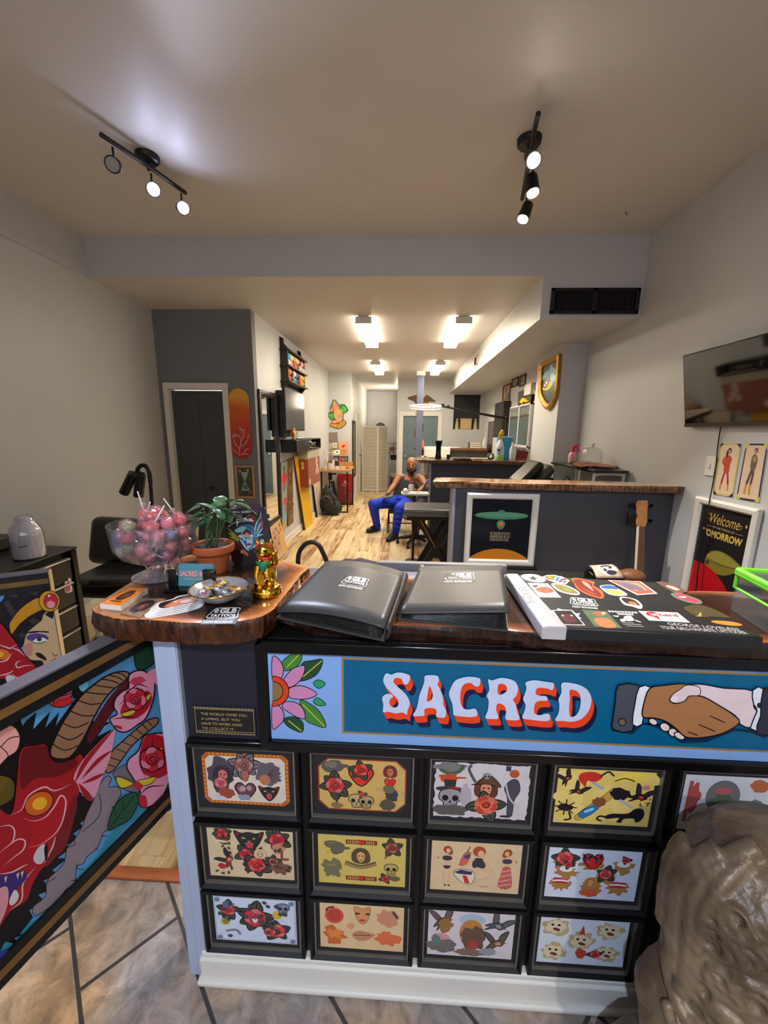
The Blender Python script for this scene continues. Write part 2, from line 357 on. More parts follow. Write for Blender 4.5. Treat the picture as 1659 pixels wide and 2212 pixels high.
def tile_floor():
 m=mat('slate_tile');nt=m.node_tree;N=nt.nodes;L=nt.links;N.clear()
 out=N.new('ShaderNodeOutputMaterial');b=N.new('ShaderNodeBsdfPrincipled');L.new(b.outputs[0],out.inputs[0])
 tc=N.new('ShaderNodeTexCoord');mp=N.new('ShaderNodeMapping');mp.inputs['Rotation'].default_value=(0,0,PI/4);mp.inputs['Location'].default_value=(.18,.068,0)
 L.new(tc.outputs['Object'],mp.inputs[0])
 br=N.new('ShaderNodeTexBrick');br.inputs['Scale'].default_value=1;br.inputs['Brick Width'].default_value=.38;br.inputs['Row Height'].default_value=.252
 br.inputs['Mortar Size'].default_value=.006;br.inputs['Mortar Smooth'].default_value=.3;br.inputs['Color1'].default_value=(0,0,0,1);br.inputs['Color2'].default_value=(1,1,1,1)
 L.new(mp.outputs[0],br.inputs[0])
 n1=N.new('ShaderNodeTexNoise');n1.inputs['Scale'].default_value=2.6;n1.inputs['Detail'].default_value=3;L.new(tc.outputs['Object'],n1.inputs[0])
 n2=N.new('ShaderNodeTexNoise');n2.inputs['Scale'].default_value=14;n2.inputs['Detail'].default_value=9;n2.inputs['Roughness'].default_value=.68;n2.inputs['Distortion'].default_value=.8;L.new(tc.outputs['Object'],n2.inputs[0])
 cr=N.new('ShaderNodeValToRGB');e=cr.color_ramp.elements;e[0].position=.42;e[0].color=rgb((156,152,154));e[1].position=.62;e[1].color=rgb((192,164,132))
 L.new(n1.outputs[0],cr.inputs[0])
 c2=N.new('ShaderNodeValToRGB');e=c2.color_ramp.elements;e[0].position=.32;e[0].color=(.42,.41,.40,1);e[1].position=.68;e[1].color=(1.25,1.2,1.15,1);L.new(n2.outputs[0],c2.inputs[0])
 mu=N.new('ShaderNodeMix');mu.data_type='RGBA';mu.blend_type='MULTIPLY';mu.inputs[0].default_value=1;L.new(cr.outputs[0],mu.inputs[6]);L.new(c2.outputs[0],mu.inputs[7])
 gm=N.new('ShaderNodeMix');gm.data_type='RGBA';L.new(br.outputs['Fac'],gm.inputs[0]);L.new(mu.outputs[2],gm.inputs[6]);gm.inputs[7].default_value=rgb((62,58,58))
 L.new(gm.outputs[2],b.inputs['Base Color']);b.inputs['Roughness'].default_value=.42
 bp=N.new('ShaderNodeBump');bp.inputs['Strength'].default_value=.35;bp.inputs['Distance'].default_value=.006
 ad=N.new('ShaderNodeMath');ad.operation='SUBTRACT';L.new(n2.outputs[0],ad.inputs[0]);L.new(br.outputs['Fac'],ad.inputs[1]);L.new(ad.outputs[0],bp.inputs['Height']);L.new(bp.outputs[0],b.inputs['Normal'])
 return m
def wall(name,a,b,m,label=None,**k):return struct(name,MB().box(a,b),m,label,**k)
T=.1
wall('floor',(XL,1.06,-.1),(XR,YH,0),wood_floor(),'pale streaky plank floor of the shop')
wall('floor_entry',(XL,-1.6,-.1),(XR,1.02,0),tile_floor(),'grey and tan slate tile floor in front of the counter')
wall('trim_1',(XL,1.02,-.1),(XR,1.06,.006),mat('reddish_threshold',(168,98,62),.45,var=.12,scale=12,stretch=(1,14,1)),'reddish wooden threshold strip between tile and planks',bevel=.003)
wall('ceiling',(XL,-1.6,ZF),(XR,YB,ZF+T),m_ceil,'front ceiling above the counter')
wall('ceiling_rear',(XL,YB,ZR),(XR,YH+T,ZR+.375),m_ceil,'lower ceiling of the back room with its front bulkhead face')
wall('wall_left',(XL-T,-1.6,0),(XL,YC+T,ZF+T),m_wall,'light grey left wall')
wall('wall_right',(XR,-1.6,0),(XR+T,YBK+T,ZF+T),m_wall,'light grey right wall')
wall('wall_bulkhead',(XL,YB-.012,ZR-.0),(XR,YB,ZF),m_wall,'bulkhead face where the ceiling drops')
wall('wall_soffit_left',(XL,-1.6,ZR),(XL+.02,YB-.012,ZF),m_wall,'shallow soffit band along the top of the left wall')
bx=MB().box((XBX,YB-.012,ZBX),(XR,YBK,ZR));struct('wall_duct_box',bx,m_wall,'boxed duct running along the right side of the ceiling')
dx0,dx1,dz=-2.425,-1.855,1.905
w=MB().box((XL,YC,0),(dx0,YC+T,ZR)).box((dx1,YC,0),(XH,YC+T,ZR)).box((dx0,YC,dz),(dx1,YC+T,ZR));struct('wall_closet',w,m_acc,'dark grey wall with the closet door')
d=struct('door_1',MB().box((dx0,YC+.03,.01),((dx0+dx1)/2-.002,YC+.065,dz-.015)).box(((dx0+dx1)/2+.002,YC+.03,.01),(dx1,YC+.065,dz-.015)),m_ddoor,'dark slate bifold closet door',bevel=.003)
obj('door_knob',MB().lathe([(.008,0),(.008,.02),(.017,.03),(.018,.04),(.008,.05)],m=Matrix.Rotation(PI/2,4,'X'),c=(-2.05,YC+.03,.875)),m_black,d,smooth=60)
fr=MB().box((dx0-.055,YC-.018,0),(dx0+.002,YC,dz-.002)).box((dx1-.002,YC-.018,0),(dx1+.06,YC,dz-.002)).box((dx0-.055,YC-.018,dz-.002),(dx1+.06,YC,dz+.06)).box((dx0,YC,0),(dx0+.006,YC+.1,dz)).box((dx1-.006,YC,0),(dx1,YC+.1,dz)).box((dx0,YC,dz-.006),(dx1,YC+.1,dz))
obj('door_frame',fr,m_white,d,bevel=.004)
wall('wall_hall_left',(XH-T,YC+T,0),(XH,YBL+T,ZR),m_wall,'light grey wall with the mirror and wall shelf')
wall('wall_jog',(XH,YBL,0),(XHW,YBL+T,ZR),m_wall,'short wall with the praying hands cut-out')
wall('wall_corridor_left',(XHW-T,YBL+T,0),(XHW,YH,ZR),m_wall,'left wall of the back corridor')
wall('wall_corridor_end',(XHW-T,YH,0),(XHR+T,YH+T,ZR),m_wall,'end wall of the back corridor')
bx0,bx1,bz=.005,.80,1.865;nx0,nx1,nz0,nz1=1.137,1.73,1.57,2.335
w=MB().box((XHR,YBK,0),(bx0,YBK+T,ZR)).box((bx0,YBK,bz),(bx1,YBK+T,ZR)).box((bx1,YBK,0),(nx0,YBK+T,ZR)).box((nx0,YBK,0),(nx1,YBK+T,nz0)).box((nx0,YBK,nz1),(nx1,YBK+T,ZR)).box((nx1,YBK,0),(XR,YBK+T,ZR))
w.box((XHR,YBK+T,0),(XHR+T,YH,ZR));struct('wall_back',w,m_wall,'back wall with the blue grey door and dark niche')
struct('wall_niche',MB().box((nx0-.02,YBK+T,nz0-.02),(nx1+.02,YBK+T+.05,nz1+.02)),mat('dark_speckled_tile',(40,42,44),.3,var=.9,scale=90),'dark speckled tile back of the wall niche')
d=struct('door_2',MB().box((bx0+.005,YBK+.03,.01),(bx1-.005,YBK+.07,bz-.005)),m_bluegrey,'blue grey panelled door in the back wall',bevel=.004)
pn=MB()
for(u0,u1)in((.09,.36),(.43,.70)):
 for(v0,v1)in((.2,.8),(.95,1.7)):
  for k,e in enumerate((0,.02)):pn.box((bx0+u0+e,YBK+.022-.004*k,v0+e),(bx0+u1-e,YBK+.031,v1-e))
obj('door_panel',pn,m_bluegrey,d,bevel=.004)
obj('door_frame',MB().box((bx0-.09,YBK-.018,0),(bx0+.004,YBK,bz-.004)).box((bx1-.004,YBK-.018,0),(bx1+.09,YBK,bz-.004)).box((bx0-.09,YBK-.018,bz-.004),(bx1+.09,YBK,bz+.085)),m_white,d,bevel=.004)
obj('door_handle',MB().lathe([(.022,0),(.022,.01),(.012,.015),(.012,.04),(.026,.05),(.026,.065),(.01,.075)],m=Matrix.Rotation(PI/2,4,'X'),c=(bx0+.07,YBK+.03,.95)),m_chrome,d,smooth=60)
d=struct('door_3',MB().box((XHW,9.05,.01),(XHW+.012,9.75,1.86)),m_white,'white door in the left corridor wall')
obj('door_frame',MB().box((XHW,8.95,0),(XHW+.025,9.05,1.86)).box((XHW,9.75,0),(XHW+.025,9.85,1.86)).box((XHW,8.95,1.86),(XHW+.025,9.85,1.95)),m_white,d,bevel=.004)
obj('door_knob',MB().sph((XHW+.045,9.65,.93),(.025,.025,.025)),m_brass,d,smooth=60)
wall('wall_pillar',(XP,4.16,0),(XR,4.9,ZBX),m_wall,'pillar boxed out from the right wall')
def base(name,a,b,label):
 x0,y0=a;x1,y1=b
 return struct(name,MB().box((min(x0,x1),min(y0,y1),0),(max(x0,x1),max(y0,y1),.105)).box((min(x0,x1)-(.004 if x0!=x1 and abs(x1-x0)<.03 else 0),min(y0,y1)-(.004 if abs(y1-y0)<.03 else 0),0),(max(x0,x1)+(.004 if abs(x1-x0)<.03 else 0),max(y0,y1),.03)),m_white,label,bevel=.004)
base('baseboard_left',(XL,1.07),(XL+.016,YC),'white baseboard of the left wall')
base('baseboard_hall',(XH,YC),(XH+.016,YBL),'white baseboard under the mirror wall')
base('baseboard_jog',(XH+.016,YBL-.016),(XHW,YBL),'white baseboard under the work table')
base('baseboard_corridor',(XHW,YBL),(XHW+.016,8.95),'white baseboard in the corridor')
base('baseboard_back',(bx1+.09,YBK-.016),(XR,YBK),'white baseboard of the back wall')
base('baseboard_right',(XR-.016,1.07),(XR,4.16),'white baseboard of the right wall')
base('baseboard_end',(XHW+.01,YH-.016),(XHR,YH),'white baseboard at the corridor end')
wall('wall_front',(XL,-1.7,0),(-1.9,-1.6,ZF),m_wall,'front wall left of the shop window');wall('wall_front_right',(1.5,-1.7,0),(XR,-1.6,ZF),m_wall,'front wall right of the shop window')
wall('wall_front_sill',(-1.9,-1.7,0),(1.5,-1.6,.55),m_wall,'low wall under the shop window');wall('wall_front_head',(-1.9,-1.7,2.5),(1.5,-1.6,ZF),m_wall,'wall above the shop window')
struct('window_1',MB().box((-1.9,-1.66,.55),(1.5,-1.655,2.5)),m_glass,'shop window behind the viewer')
t=thing('air_vent','black rectangular vent grille on the bulkhead above the right side','vent',(1.425,YB-.02,2.4))
va=at(1190,625,y=YB-.02);vb=at(1373,680,y=YB-.02);x0,x1,z0,z1=1.10,1.755,2.397,2.577
obj('frame',MB().box((x0,YB-.03,z0),(x1,YB-.012,z0+.022)).box((x0,YB-.03,z1-.022),(x1,YB-.012,z1)).box((x0,YB-.03,z0),(x0+.03,YB-.012,z1)).box((x1-.03,YB-.03,z0),(x1,YB-.012,z1)).box(((x0+x1)/2-.02,YB-.03,z0),((x0+x1)/2+.02,YB-.012,z1)),mat('dark_vent',(26,17,17),.5),t,bevel=.003)
obj('duct_shade_sheet',MB().box((x0+.02,YB-.0135,z0+.01),(x1-.02,YB-.0125,z1-.01)),mat('painted_vent_shade',(6,5,6),.8),t)  # flat near-black sheet, its colour stands in for the shade inside the duct
for h_ in(0,1):
 sl=MB()
 for k in range(7):
  x=x0+.045+h_*.31+k*.0425
  sl.cbox((x,YB-.02,(z0+z1)/2),(.004,.012,z1-z0-.04),rot=(0,0,.5))
 obj('slat_bank',sl,mat('vent_slat',(30,26,26),.5),t)
for k,(y,label)in enumerate(((6.05,'small dark square vent on the duct side, nearer one'),(8.55,'small dark square vent on the duct side, farther one'))):
 t=thing('duct_vent',label,'vent',(XBX-.01,y,2.45),'small vents on the duct side')
 obj('frame',MB().box((XBX-.012,y-.12,2.44),(XBX,y-.1,2.58)).box((XBX-.012,y+.1,2.44),(XBX,y+.12,2.58)).box((XBX-.012,y-.12,2.44),(XBX,y+.12,2.455)).box((XBX-.012,y-.12,2.565),(XBX,y+.12,2.58)),m_white,t)
 s=MB().box((XBX-.003,y-.1,2.455),(XBX-.001,y+.1,2.565))
 for j in range(7):s.cbox((XBX-.006,y-.09+j*.03,2.51),(.008,.004,.11),rot=(0,0,.6))
 obj('slat_bank',s,mat('vent_grey_slat',(92,84,82),.5),t)
one('ceiling_hook',MB().tube([at(1352,457,z=ZF)+Vector((0,0,dz))for dz in(0,-.015)]+[at(1352,457,z=ZF)+Vector((.008,0,-.02)),at(1352,457,z=ZF)+Vector((.012,0,-.012))],.003),mat('dull_steel',(120,112,104),.4,metal=.8),'tiny hook in the ceiling right of the spot lights','hook')
m_tube=mat('fluorescent_diffuser',(255,240,212),.5,var=0,emit=24);m_tubes=mat('fluorescent_diffuser_side',(255,240,212),.5,var=0,emit=6)
def fixture(x,y,label):
 t=thing('ceiling_light',label,'light',(x,y+.6,ZR-.075),'fluorescent ceiling lights of the back room')
 obj('housing',MB().loft([[(x-.06,yy,ZR),(x+.06,yy,ZR),(x+.06,yy,ZR-.03),(x-.06,yy,ZR-.03)]for yy in(y,y+1.2)]),m_white,t,bevel=.003)
 for yy in(y-.006,y+1.2):obj('end_cap',MB().box((x-.085,yy,ZR-.075),(x+.085,yy+.006,ZR-.005)),m_white,t,bevel=.003)
 prof=[(-.083,-.012),(-.085,-.05),(-.07,-.072),(.07,-.072),(.085,-.05),(.083,-.012)]
 dm=MB().loft([[(x+a,yy,ZR+b)for a,b in prof]for yy in(y,y+1.2)],1)
 for f in dm.bm.faces:
  if f.calc_center_median().z<ZR-.0715:f.material_index=0
 obj('diffuser',dm,[m_tube,m_tubes],t)
fixture(-.43,4.37,'front left fluorescent ceiling light with a glowing white diffuser');fixture(.60,4.36,'front right fluorescent ceiling light with a glowing white diffuser')
fixture(-.48,6.94,'rear left fluorescent ceiling light with a glowing white diffuser');fixture(.60,6.91,'rear right fluorescent ceiling light with a glowing white diffuser')
def spot(name,loc,direction,power,col,ang=70,blend=.6,rad=.02):
 l=bpy.data.lights.new(name,'SPOT');l.energy=power;l.color=col;l.spot_size=math.radians(ang);l.spot_blend=blend;l.shadow_soft_size=rad
 o=bpy.data.objects.new(name,l);COL.objects.link(o);o.location=loc;o.rotation_euler=Vector(direction).to_track_quat('-Z','Y').to_euler();return o
m_cool=mat('lamp_lens_cool',(205,215,255),.3,var=0,emit=60);m_warm=mat('lamp_lens_warm',(255,236,214),.3,var=0,emit=45);m_off=mat('lamp_lens_off',(120,112,104),.2,metal=.4)
def track(bar,canopy,heads,label,lit_label):
 t=thing('track_light',label,'light',canopy)
 obj('canopy',MB().lathe([(.0,-.032),(.05,-.03),(.058,-.02),(.06,0)],c=(canopy[0],canopy[1],ZF)),m_black,t,smooth=50)
 obj('bar',MB().tube(spline(bar,6,False),.011,8),m_black,t,smooth=60)
 obj('stem',MB().cyl((canopy[0],canopy[1],ZF-.03),(canopy[0],canopy[1],bar[1][2]),.008),m_black,t)
 for(top,dirn,lens,power,col,ang)in heads:
  top=Vector(top);dirn=Vector(dirn).normalized();c=top+Vector((0,0,-.075))
  h=obj('lamp_head',MB().cyl(top,top+Vector((0,0,-.06)),.005,seg=8).tube([c-dirn*.05,c-dirn*.04,c+dirn*.045,c+dirn*.05],[.02,.03,.036,.036],20),m_black,t,smooth=40)
  o=obj('lens',MB().tube([c+dirn*.049,c+dirn*.054],[.029,.029],20),lens,h,smooth=40)
  if power:
   s=spot('spot_beam',c+dirn*.062,dirn,power,col,ang);
Lb=[(-1.50,2.02,2.865),(-1.40,2.31,2.885),(-1.29,2.65,2.865)]
track([at(217,290,z=2.87),at(318,357,z=2.87),at(401,417,z=2.87)],(-1.405,2.40,ZF),[(at(243,318,z=2.86),(.45,-1,-.55),m_off,0,None,0),(at(326,375,z=2.86),(.75,-1,-.55),m_cool,42,(.72,.80,1),75),(at(391,418,z=2.86),(.7,-1,-.5),m_cool,42,(.72,.80,1),75)],'black track light on the left with two bluish lit lamps','')
track([at(1163,245,z=2.87),at(1152,295,z=2.87),at(1128,430,z=2.87)],(.60,2.33,ZF),[(at(1152,300,z=2.86),(.0,-.8,-.75),m_warm,70,(1,.90,.80),80),(at(1152,362,z=2.86),(.1,-.25,-1),m_warm,70,(1,.90,.80),80),(at(1138,425,z=2.86),(-.35,-.2,-1),m_warm,70,(1,.90,.80),80)],'black track light on the right with three warm lit lamps','')
wd=bpy.data.worlds.new('evening');SC.world=wd;wd.use_nodes=True;wd.node_tree.nodes['Background'].inputs[0].default_value=(.40,.39,.41,1);wd.node_tree.nodes['Background'].inputs[1].default_value=1.5
spot('entry_lamp',(-.55,-1.2,2.75),(.45,2.0,-1.9),75,(.62,.76,1),58,.25,.03)
spot('entry_lamp',(.9,-1.3,2.75),(-.35,2.1,-2.3),40,(1,.86,.70),60,.4,.03)
al=bpy.data.lights.new('corridor_fill','AREA');al.energy=24;al.color=(1,.82,.58);al.size=.5;ao=bpy.data.objects.new('corridor_fill',al);COL.objects.link(ao);ao.location=(-.15,10.9,2.2);ao.rotation_euler=(0,-PI/2-.2,0)  # unseen fill light added to brighten the corridor, no fixture belongs to it
YF=.795
m_lblue=mat('light_blue_trim_paint',(168,180,205),.4,var=.03);m_navy=mat('dark_plum_panel',(34,30,44),.5,var=.08)
def slab_mat(name,heart,sap,rim):
 "live edge slab: dark heartwood, lighter sapwood towards the rim (vertex attribute), glossy resin"
 m=bpy.data.materials.new(name);m.use_nodes=True;nt=m.node_tree;N=nt.nodes;L=nt.links;b=N['Principled BSDF']
 at_=N.new('ShaderNodeAttribute');at_.attribute_name='rim'
 tc=N.new('ShaderNodeTexCoord');mp=N.new('ShaderNodeMapping');mp.inputs['Scale'].default_value=(3,14,3);L.new(tc.outputs['Object'],mp.inputs[0])
 nz=N.new('ShaderNodeTexNoise');nz.inputs['Scale'].default_value=4;nz.inputs['Detail'].default_value=6;nz.inputs['Distortion'].default_value=1.5;L.new(mp.outputs[0],nz.inputs[0])
 ad=N.new('ShaderNodeMath');ad.operation='MULTIPLY_ADD';ad.inputs[1].default_value=.35;L.new(nz.outputs[0],ad.inputs[0]);L.new(at_.outputs['Fac'],ad.inputs[2])
 cr=N.new('ShaderNodeValToRGB');e=cr.color_ramp.elements;e[0].position=.15;e[0].color=rgb(heart);e[1].position=1.05;e[1].color=rgb(rim)
 for p,c in((.45,tuple(v*.8 for v in heart)),(.62,sap),(.85,tuple((x+y)/2 for x,y in zip(sap,rim)))):q=e.new(p);q.color=rgb(c)
 L.new(ad.outputs[0],cr.inputs[0]);L.new(cr.outputs[0],b.inputs['Base Color']);b.inputs['Roughness'].default_value=.16;b.inputs['Coat Weight'].default_value=.5;b.inputs['Coat Roughness'].default_value=.04
 return m
def bark_mat(name,a,c):
 m=mat(name,a,.22,c2=c,scale=9,stretch=(9,9,1.2),bump=.7,bscale=14,coat=.6);return m
m_bark=bark_mat('resin_bark_edge',(20,9,6),(92,48,18));m_bark2=bark_mat('resin_bark_edge_dark',(14,9,8),(58,30,20))
def slab(name,outline,z0,z1,top,edge,label,seed,under=.02):
 "outline: list of (x,y), counter clockwise"
 P=spline(outline,6);q=random.Random(seed);n=len(P)
 P=[(x+q.uniform(-.0015,.0015),y+q.uniform(-.0015,.0015))for x,y in P]
 cx,cy=sum(p[0]for p in P)/n,sum(p[1]for p in P)/n
 mb=MB();bm=mb.bm;lay=bm.verts.layers.float.new('rim')
 rows=[]
 for(k,z,r)in((.35,z1,0),(.72,z1,.25),(.88,z1,.55),(.965,z1,.85),(.992,z1-.001,1),(1,z1-.005,1),(1.0,(z0+z1)/2,1),(1-under,z0+.012,1),(1-under*1.7,z0,1),(.5,z0,0)):
  ring=[]
  for(x,y)in P:
   j=q.uniform(-.003,.003)if z<z1-.004 and k>.9 else 0
   v=bm.verts.new((cx+(x-cx)*k+j,cy+(y-cy)*k+j,z));v[lay]=r;ring.append(v)
  rows.append(ring)
 for i,(a,b)in enumerate(zip(rows,rows[1:])):
  for k in range(n):
   f=bm.faces.new((a[k],a[(k+1)%n],b[(k+1)%n],b[k]));f.material_index=0 if i<4 else 1
 bm.faces.new(rows[0]);f=bm.faces.new(rows[-1][::-1]);f.material_index=1
 return one(name,mb,[top,edge],label,'counter top',smooth=40)
m_slab=slab_mat('dark_resin_slab',(44,26,20),(132,74,42),(196,128,78));m_slab2=slab_mat('reddish_resin_slab',(60,30,20),(112,58,32),(160,92,50))
ZL0,ZL1=1.055,1.108
ZM0,ZM1=1.045,1.085
f=lambda px,py:tuple(at(px,py,z=ZL1))[:2]
lobe=[f(*p)for p in((198,1312),(216,1327),(262,1337),(330,1339),(420,1346),(500,1343),(556,1334),(592,1316),(608,1296),(640,1256),(654,1238))]
lobe+=[(-.275,1.10),(-.42,1.165),(-.545,1.20),(-.66,1.19),(-.725,1.06)];lobe+=[f(300,1246),f(240,1282)]
slab('end_slab',lobe,ZL0,ZL1,m_slab,m_bark,'rounded live edge end of the counter with glossy dark resin top',3)
g=lambda px,py:tuple(at(px,py,z=ZM1))[:2]
main=[(-.30,.86),(-.20,.81),(0,.80),(.2,.795),(.31,.785),(.55,.78),(.85,.775),(1.2,.77),(1.55,.77),(1.74,.80),(1.76,.98),(1.6,1.03),g(1560,1277),g(1480,1279),(.62,1.06),(.3,1.09),(.05,1.085),(-.15,1.10),(-.285,1.095),(-.31,.98)]
slab('long_slab',main,ZM0,ZM1,m_slab2,m_bark2,'long reddish live edge counter top carrying the black portfolios',5)
t=thing('reception_counter','black reception counter with a painted front and white plinth','counter',(.5,1.0,0))
bx_=MB().box((-.50,.835,.0),(1.70,1.02,1.0)).box((-.31,.80,1.0),(1.70,1.02,1.0425)).box((-.50,.835,1.0),(-.3,1.02,1.0525));obj('carcass',bx_,m_black,t,bevel=.003)
obj('corner_post',MB().box((-.562,.80,.0),(-.506,.86,1.053)).box((-.535,.7965,0),(-.508,.81,1.053)),m_lblue,t,bevel=.002)
obj('side_panel',MB().box((-.505,.812,.762),(-.322,.834,1.05)),m_navy,t,bevel=.002)
obj('top_beam',MB().box((-.305,.782,1.014),(1.70,.80,1.043)),m_blackg,t,bevel=.003)
obj('middle_rail',MB().box((-.505,.80,.752),(-.30,.83,.765)).box((-.302,.785,.757),(1.70,.83,.783)).box((-.322,.792,.757),(-.296,.834,1.03)),m_blackg,t,bevel=.003)
obj('backing_board',MB().box((-.505,.812,.10),(1.70,.834,.757)),m_black,t)
obj('plinth',MB().box((-.53,.775,0),(1.70,.834,.018)).box((-.525,.787,.018),(1.70,.834,.082)).box((-.52,.792,.082),(1.70,.834,.1)),m_white,t,bevel=.006)
t=thing('sign_board','long blue painted sign with SACRED lettering, a flower and a handshake','sign',(.5,.80,.783))
obj('board',MB().box((-.294,.796,.784),(1.69,.811,1.0135)),mat('sign_light_blue',(128,166,220),.35,var=.03),t)
SP=(Vector((0,.796,0)),Vector((0,-1,0)))
A=px_art(SP,rough=.35);V=(120,84,50)
def pb(px,py,y=.796):v=at(px,py,y=y);return v
A.f=lambda u,v:Vector((u,.796,v));A.ysign=1
A.rect(-.126,.808,1.60,1.003,(150,115,70));A.rect(-.121,.813,1.595,.998,(0,92,132))
A.f=lambda u,v:pb(u,v);A.ysign=-1
q=lambda pts:[(320+x*.41,1380+y*.41)for x,y in pts]
GR,GD,YE=(62,130,52),(28,74,48),(205,180,50)
lx=588.5
clip=lambda pts:[(max(x,lx),y)for x,y in pts]
for pts,c in(([(705,125),(740,90),(800,70),(810,100),(790,140),(745,165),(715,165)],GR),([(810,130),(860,115),(920,110),(895,180),(840,215),(790,215)],GD),([(870,235),(895,215),(935,235),(900,262)],(40,150,96)),([(870,330),(895,310),(938,345),(897,352)],(40,150,96)),([(800,325),(850,340),(905,385),(938,465),(870,450),(825,420)],GR),([(715,420),(770,410),(815,440),(812,492),(760,475),(725,450)],GD)):
 A.out(clip(q(pts)),c,(8,12,16),1.6,3)
for a,b in(((730,150),(797,80)),((815,200),(915,115)),((815,345),(930,460)),((740,430),(808,485))):A.line(q([a,b]),2.2,YE)
for pts in([(655,95),(690,108),(712,150),(708,195),(690,215),(655,215)],[(712,225),(730,190),(765,155),(822,140),(818,190),(785,235),(740,255)],[(742,262),(800,245),(860,265),(890,292),(850,312),(790,318),(742,305)],[(722,330),(780,335),(818,370),(826,418),(785,412),(740,385),(708,360)],[(655,335),(690,352),(715,390),(712,430),(690,455),(655,472)]):
 A.out(clip(q(pts)),(196,128,170),(30,10,24),1.8,3)
ctr=q([(655,275)])[0]
for r,c in((36.5,(30,10,14)),(34.5,(214,62,30)),(24,(30,10,14)),(22,(140,104,60))):A.ell(lx+.2,ctr[1],r,r*.92,c,0,20,-PI/2,PI/2)
L6=lambda pts:[(800+x*.3014,1430+y*.3014)for x,y in pts]
LET=[([(115,75),(150,85),(185,72),(230,72),(285,95),(268,150),(240,150),(225,118),(195,108),(172,115),(167,140),(200,175),(245,215),(275,260),(282,300),(266,340),(262,372),(230,355),(180,362),(130,350),(92,352),(94,300),(85,260),(95,235),(125,222),(155,228),(162,245),(142,260),(137,288),(150,312),(180,320),(200,302),(198,265),(160,225),(118,180),(95,140),(95,110)],None),([(390,95),(430,88),(482,95),(490,130),(480,155),(500,190),(520,250),(522,300),(542,342),(535,388),(505,392),(470,382),(475,345),(455,325),(400,325),(385,345),(387,376),(345,382),(305,376),(330,330),(345,270),(352,230),(375,170),(387,130)],[(425,165),(442,205),(447,238),(432,270),(405,274),(411,215)]),([(640,112),(700,100),(760,105),(787,120),(777,166),(745,166),(720,145),(677,150),(652,180),(642,240),(647,290),(667,325),(700,335),(750,328),(766,375),(720,388),(660,384),(600,375),(592,340),(585,290),(562,225),(580,170),(605,130)],None),([(842,120),(872,126),(930,108),(1000,118),(1040,140),(1056,190),(1040,240),(1020,262),(1040,300),(1050,350),(1066,405),(1012,411),(965,400),(971,350),(960,310),(930,292),(905,296),(900,340),(916,396),(870,401),(822,393),(840,340),(846,270),(832,235),(851,190)],[(915,155),(960,155),(978,185),(962,215),(915,226)]),([(1110,140),(1170,125),(1240,134),(1285,140),(1312,150),(1301,196),(1270,185),(1210,178),(1186,190),(1183,225),(1215,235),(1258,240),(1264,270),(1215,271),(1182,285),(1171,320),(1173,360),(1210,375),(1250,364),(1281,370),(1280,411),(1225,416),(1160,408),(1088,396),(1100,350),(1110,300),(1092,260),(1105,220),(1116,180)],None),([(1368,145),(1440,145),(1510,165),(1560,205),(1580,265),(1562,340),(1510,400),(1440,421),(1380,415),(1320,411),(1345,360),(1351,300),(1345,260),(1366,210)],[(1425,195),(1470,200),(1500,235),(1500,310),(1475,370),(1430,386),(1420,330),(1426,260)])]
def letters(ox,oy,c):
 k=A.k
 for P,Hh in LET:
  A.poly(L6(spline([(x+ox,y+oy)for x,y in P],3)),c,[L6(spline([(x+ox,y+oy)for x,y in Hh],3))]if Hh else None)
for i in range(4):letters(44-6*i,84-10*i,(14,22,62))
for i in range(7):letters(21-3*i,49-7*i,(232,66,28))
letters(0,0,(196,206,232))
hs=lambda pts:[(980+x*.4093,1380+y*.4093)for x,y in pts];O_=(10,12,22)
A.poly(hs([(830,480),(940,500),(1000,440),(1110,480),(1200,545),(1330,540),(1480,480),(1560,490),(1640,520),(1640,480),(830,440)]),(6,40,70))
A.out(hs([(865,240),(972,240),(958,330),(940,480),(838,472),(836,420),(850,320)]),(70,74,86),O_,3.2,2)
A.out(hs([(975,250),(1032,252),(1005,340),(990,445),(940,446),(952,340)]),(226,228,238),O_,2.6,2)
A.out(hs([(1215,240),(1300,234),(1420,255),(1572,270),(1576,350),(1594,385),(1560,462),(1500,440),(1480,400),(1400,350),(1310,300),(1235,295),(1190,250)]),(226,204,208),O_,2.8,3)
for cx,cy,rx,ry in((1048,432,27,17),(1110,460,32,24),(1152,488,28,24),(1186,506,34,18)):A.ell(*hs([(cx,cy)])[0],rx*.4093,ry*.4093,O_,.5,16);A.ell(*hs([(cx,cy)])[0],rx*.32,ry*.31,(228,206,208),.5,16)
A.out(hs([(1030,256),(1100,241),(1215,232),(1193,270),(1150,290),(1135,320),(1165,335),(1215,320),(1237,296),(1310,300),(1400,350),(1470,395),(1502,435),(1440,480),(1370,505),(1280,517),(1215,510),(1165,465),(1110,428),(1050,412),(992,404),(1000,330)]),(166,114,72),O_,3,3)
A.out(hs([(1225,238),(1188,262),(1150,288),(1136,318),(1166,334),(1212,322),(1236,296),(1290,292),(1290,250)]),(226,204,208),O_,1.8,3);A.ell(*hs([(1160,312)])[0],9,6,(240,225,228),-.4,14)
for a,b in(((1345,400),(1425,436)),((1285,445),(1372,482)),((1230,485),(1282,502))):A.line(hs([a,b]),2.2,O_)
A.out(hs([(1570,266),(1630,262),(1632,460),(1558,466),(1594,375),(1576,340)]),(222,226,236),O_,2.6,2);A.ell(*hs([(1606,345)])[0],6,6,(30,34,56))
A.out(hs([(1626,258),(1720,262),(1860,280),(1860,520),(1740,510),(1592,492),(1612,400)]),(44,48,60),O_,3,2)
A.ell(*hs([(884,433)])[0],8.5,8.5,O_);A.ell(*hs([(884,433)])[0],6.5,6.5,(120,96,60))
A.done('lettering',t)
